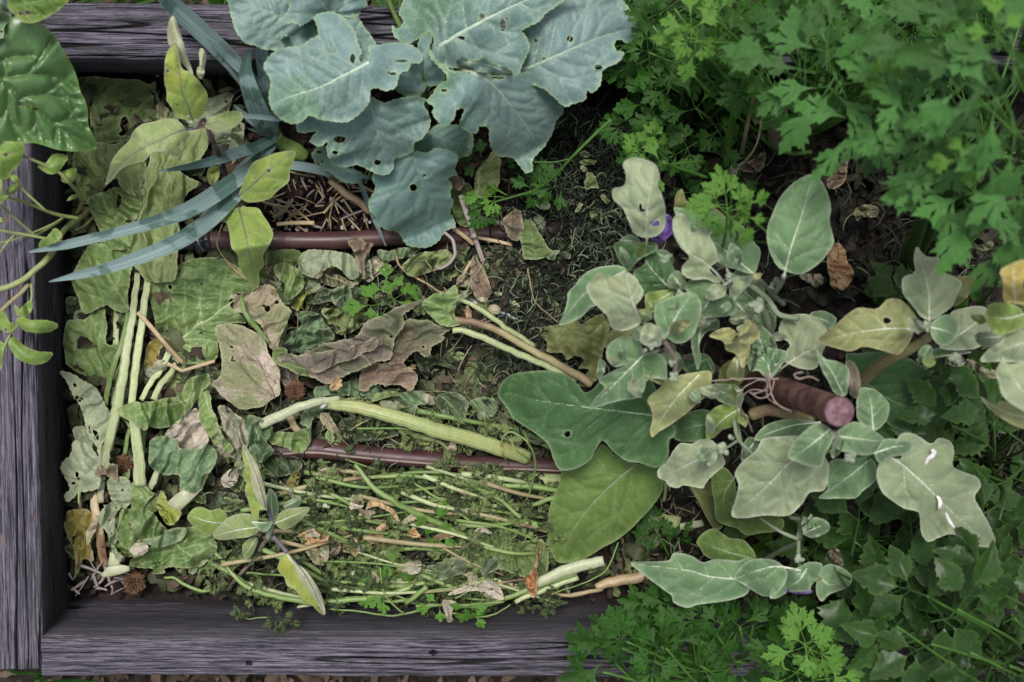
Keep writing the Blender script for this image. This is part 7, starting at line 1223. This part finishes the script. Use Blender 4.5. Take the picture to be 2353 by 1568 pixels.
# celery, right and lower right
def celfill(n, xr, yr, zr, sr): return [(x, y, z, a, s, 'c') for x, y, z, a, s, _ in fill(n, xr, yr, zr, sr)]
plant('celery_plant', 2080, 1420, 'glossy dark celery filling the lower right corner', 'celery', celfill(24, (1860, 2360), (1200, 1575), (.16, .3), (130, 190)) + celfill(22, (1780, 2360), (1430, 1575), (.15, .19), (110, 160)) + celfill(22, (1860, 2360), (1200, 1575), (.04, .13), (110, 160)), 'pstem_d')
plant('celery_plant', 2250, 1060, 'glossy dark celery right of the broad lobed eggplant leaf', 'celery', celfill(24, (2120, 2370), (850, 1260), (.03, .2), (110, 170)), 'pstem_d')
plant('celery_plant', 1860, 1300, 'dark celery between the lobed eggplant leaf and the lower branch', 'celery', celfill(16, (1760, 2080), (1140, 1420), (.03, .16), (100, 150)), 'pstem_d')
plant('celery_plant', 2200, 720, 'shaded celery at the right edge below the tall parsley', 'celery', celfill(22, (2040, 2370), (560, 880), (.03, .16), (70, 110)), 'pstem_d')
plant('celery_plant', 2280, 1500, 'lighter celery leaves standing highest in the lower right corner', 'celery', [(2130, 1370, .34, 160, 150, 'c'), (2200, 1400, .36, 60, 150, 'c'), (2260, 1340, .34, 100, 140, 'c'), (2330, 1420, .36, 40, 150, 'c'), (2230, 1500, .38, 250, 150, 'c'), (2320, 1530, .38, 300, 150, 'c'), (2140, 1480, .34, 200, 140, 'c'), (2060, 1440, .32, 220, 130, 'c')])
# fresh sprig and wilted parsley in the litter
random.seed(31)
fs = empty('parsley_sprig', W(1020, 690, .04)); tag(fs, 'fresh bright green sprig standing in the litter above the big wilted leaf', 'sprig')
for u, v, a, s in ((890, 668, 100, 54), (905, 690, 40, 56), (870, 700, 190, 66), (935, 690, 35, 40), (880, 720, 240, 50)): pleaf(fs, u, v, .085, a, s * 1.1, 'b')
tube('stem', 'O', [(900, 725), (905, 705), (892, 680)], (.03, .085), 4, M['pstem'], fs)
M['wpars'] = leafmat('wilted_parsley', '#3f5232', '#5f7045', sc=40., rough=.6, trans=.1, fine=.2, c3='#2c3a2a', var=.35, bump=.5, halo='#6f7f58'); PR['w'] = []
for i in range(7):
    me = compound('pars', 200 + i, 'wpars'); co = np.array([v.co[:] for v in me.vertices]); q = np.array([(nz(c[0] * 4, c[1] * 4, i), nz(c[0] * 4, c[1] * 4, i + 50), nz(c[0] * 5, c[1] * 5, i + 90)) for c in co]); co += q * np.array((.22, .22, .38))
    me.vertices.foreach_set('co', co.astype(np.float32).ravel()); me.update(); PR['w'].append(me)
M['wparsb'] = leafmat('wilted_parsley_lighter', '#5c7040', '#82925e', sc=40., rough=.55, trans=.14, fine=.2, c3='#4d6238', var=.3, bump=.5, halo='#a0ad78', k=1.2); PR['y'] = []
for i in range(7):
    me = PR['w'][i].copy(); me.materials.clear(); me.materials.append(M['wparsb']); PR['y'].append(me)
SL = [(700, 1085, 950, 1110), (860, 1095, 1120, 1100), (1000, 1130, 1250, 1190), (700, 1180, 960, 1235), (560, 1340, 800, 1385), (880, 1375, 1130, 1385), (780, 1290, 1040, 1330), (1060, 1090, 1250, 1120), (980, 1255, 1200, 1290), (480, 1290, 620, 1390), (1060, 1340, 1300, 1370), (820, 985, 1080, 1015), (960, 945, 1180, 985), (720, 1120, 860, 1200)]
for _ in range(64):
    x, y = U(640, 1245), U(1095, 1370); a = random.gauss(.10, .2); l = U(120, 330); SL.append((x - l * math.cos(a) * .5, y - l * math.sin(a) * .5, min(1275, x + l * math.cos(a) * .5), min(1385, y + l * math.sin(a) * .5)))
for i, (x0, y0, x1, y1) in enumerate(SL):
    r = empty('wilted_parsley', W(x0, y0, .05)); tag(r, 'limp dull parsley stem with shrivelled leaflets in the tangle of cuttings', 'wilted parsley', 'wilted parsley stems in the litter')
    b = U(-14, 14); zb = U(.055, .085); c = catmull(np.array([(x0, y0, zb * 1000), ((x0 + x1) / 2, (y0 + y1) / 2 + b, zb * 1000 + 8), (x1, y1, zb * 1000 - 8)]), False, 9)
    w_ = U(.0010, .0034); V, F, st = tube_geo(WN(c[:, :2], c[:, 2] / 1000), np.linspace(w_, w_ * .6, len(c)), 8)
    mesh_obj('stem', V, F, M[('greenstalk', 'limestalk', 'limestalk', 'tanstalk', 'chardstalk')[int(rnd() * 5)]], r, {'st': st})
    kd = 'w' if rnd() < .4 else 'y'
    for k in range(5 if i > 13 else 8):
        t = (k + rnd()) / (5 if i > 13 else 8); pleaf(r, x0 + (x1 - x0) * t + U(-18, 18), min(1400, y0 + (y1 - y0) * t + U(-18, 18)), zb + U(-.01, .012), U(0, 360), U(26, 58), kd, tilt=(U(-.7, .7), U(-.7, .7)))
for u, v, a, s in ((905, 1330, 95, 62), (890, 1355, 150, 62), (880, 1370, 200, 46), (990, 1215, 60, 54), (1010, 1225, 250, 50)):
    r = empty('parsley_leaf', W(u, v, .09)); tag(r, {905: 'fresh parsley leaf pointing up in the middle of the bottom tangle', 890: 'fresh parsley leaf below the upright one in the bottom tangle', 880: 'small fresh parsley leaf left of the wide celery piece', 990: 'toothed green parsley leaf right of the ochre dry leaf', 1010: 'second toothed green leaf right of the ochre dry leaf'}[u], 'parsley leaf'); pleaf(r, u, v, .09, a, s * 1.15, 'b')
for u, v, a, s, z in ((1080, 1395, 250, 60, .12), (1085, 1400, 300, 50, .12), (640, 1410, 260, 60, .12), (650, 1425, 330, 44, .12), (560, 1395, 240, 44, .1), (1010, 1390, 200, 50, .1)):
    r = empty('parsley_leaf', W(u, v, z)); tag(r, {1080: 'green parsley leaf hanging over the bottom board below the whitish leaf', 1085: 'smaller parsley leaf beside the one below the whitish leaf', 640: 'curled parsley leaf hanging lowest over the bottom board', 650: 'small parsley tip right of the lowest hanging one', 560: 'parsley leaf hanging over the board left of the lowest one', 1010: 'parsley leaf among the thin stems over the bottom board'}[u], 'parsley leaf'); pleaf(r, u, v, z, a, s, 'w' if u < 700 else 'b')
# greenery beyond the top board
bg = empty('shaded_plant', W(420, -60, -.05)); tag(bg, 'dark blurred foliage in the strip beyond the top board', 'plant')
for i in range(16): u, v = 160 + i * 52 + U(-15, 15), U(-40, 4); p = pleaf(bg, u, v, U(.0, .08), U(0, 360), U(90, 130), 'c')
for pts in ('500,25 560,10 660,-30', '880,40 1000,10 1080,-20', '300,-20 380,10 470,-10'): tube('stem', 'A', PS(pts), (.1, .12), 24, M['pstem_d'], bg)
gr = empty('grass_tuft', W(60, 1560, -.08)); tag(gr, 'green grass blades below the corner where the boards meet', 'grass')
for pts in ('40,1492 120,1510 250,1515', '245,1480 255,1560 300,1600', '180,1560 240,1540 300,1568', '300,1568 450,1556 600,1562'): ribbon('blade', 'I', PS(pts), (-.03, 0), [10, 26, 20, 6], M['pars'], gr)
frags(500, [(0, 2353, 1530, 1590), (100, 1500, -30, 18)], (-.08, -.05), (.01, .03), M['fragb'], 'mulch', 'brown mulch outside the timber edging', 44)
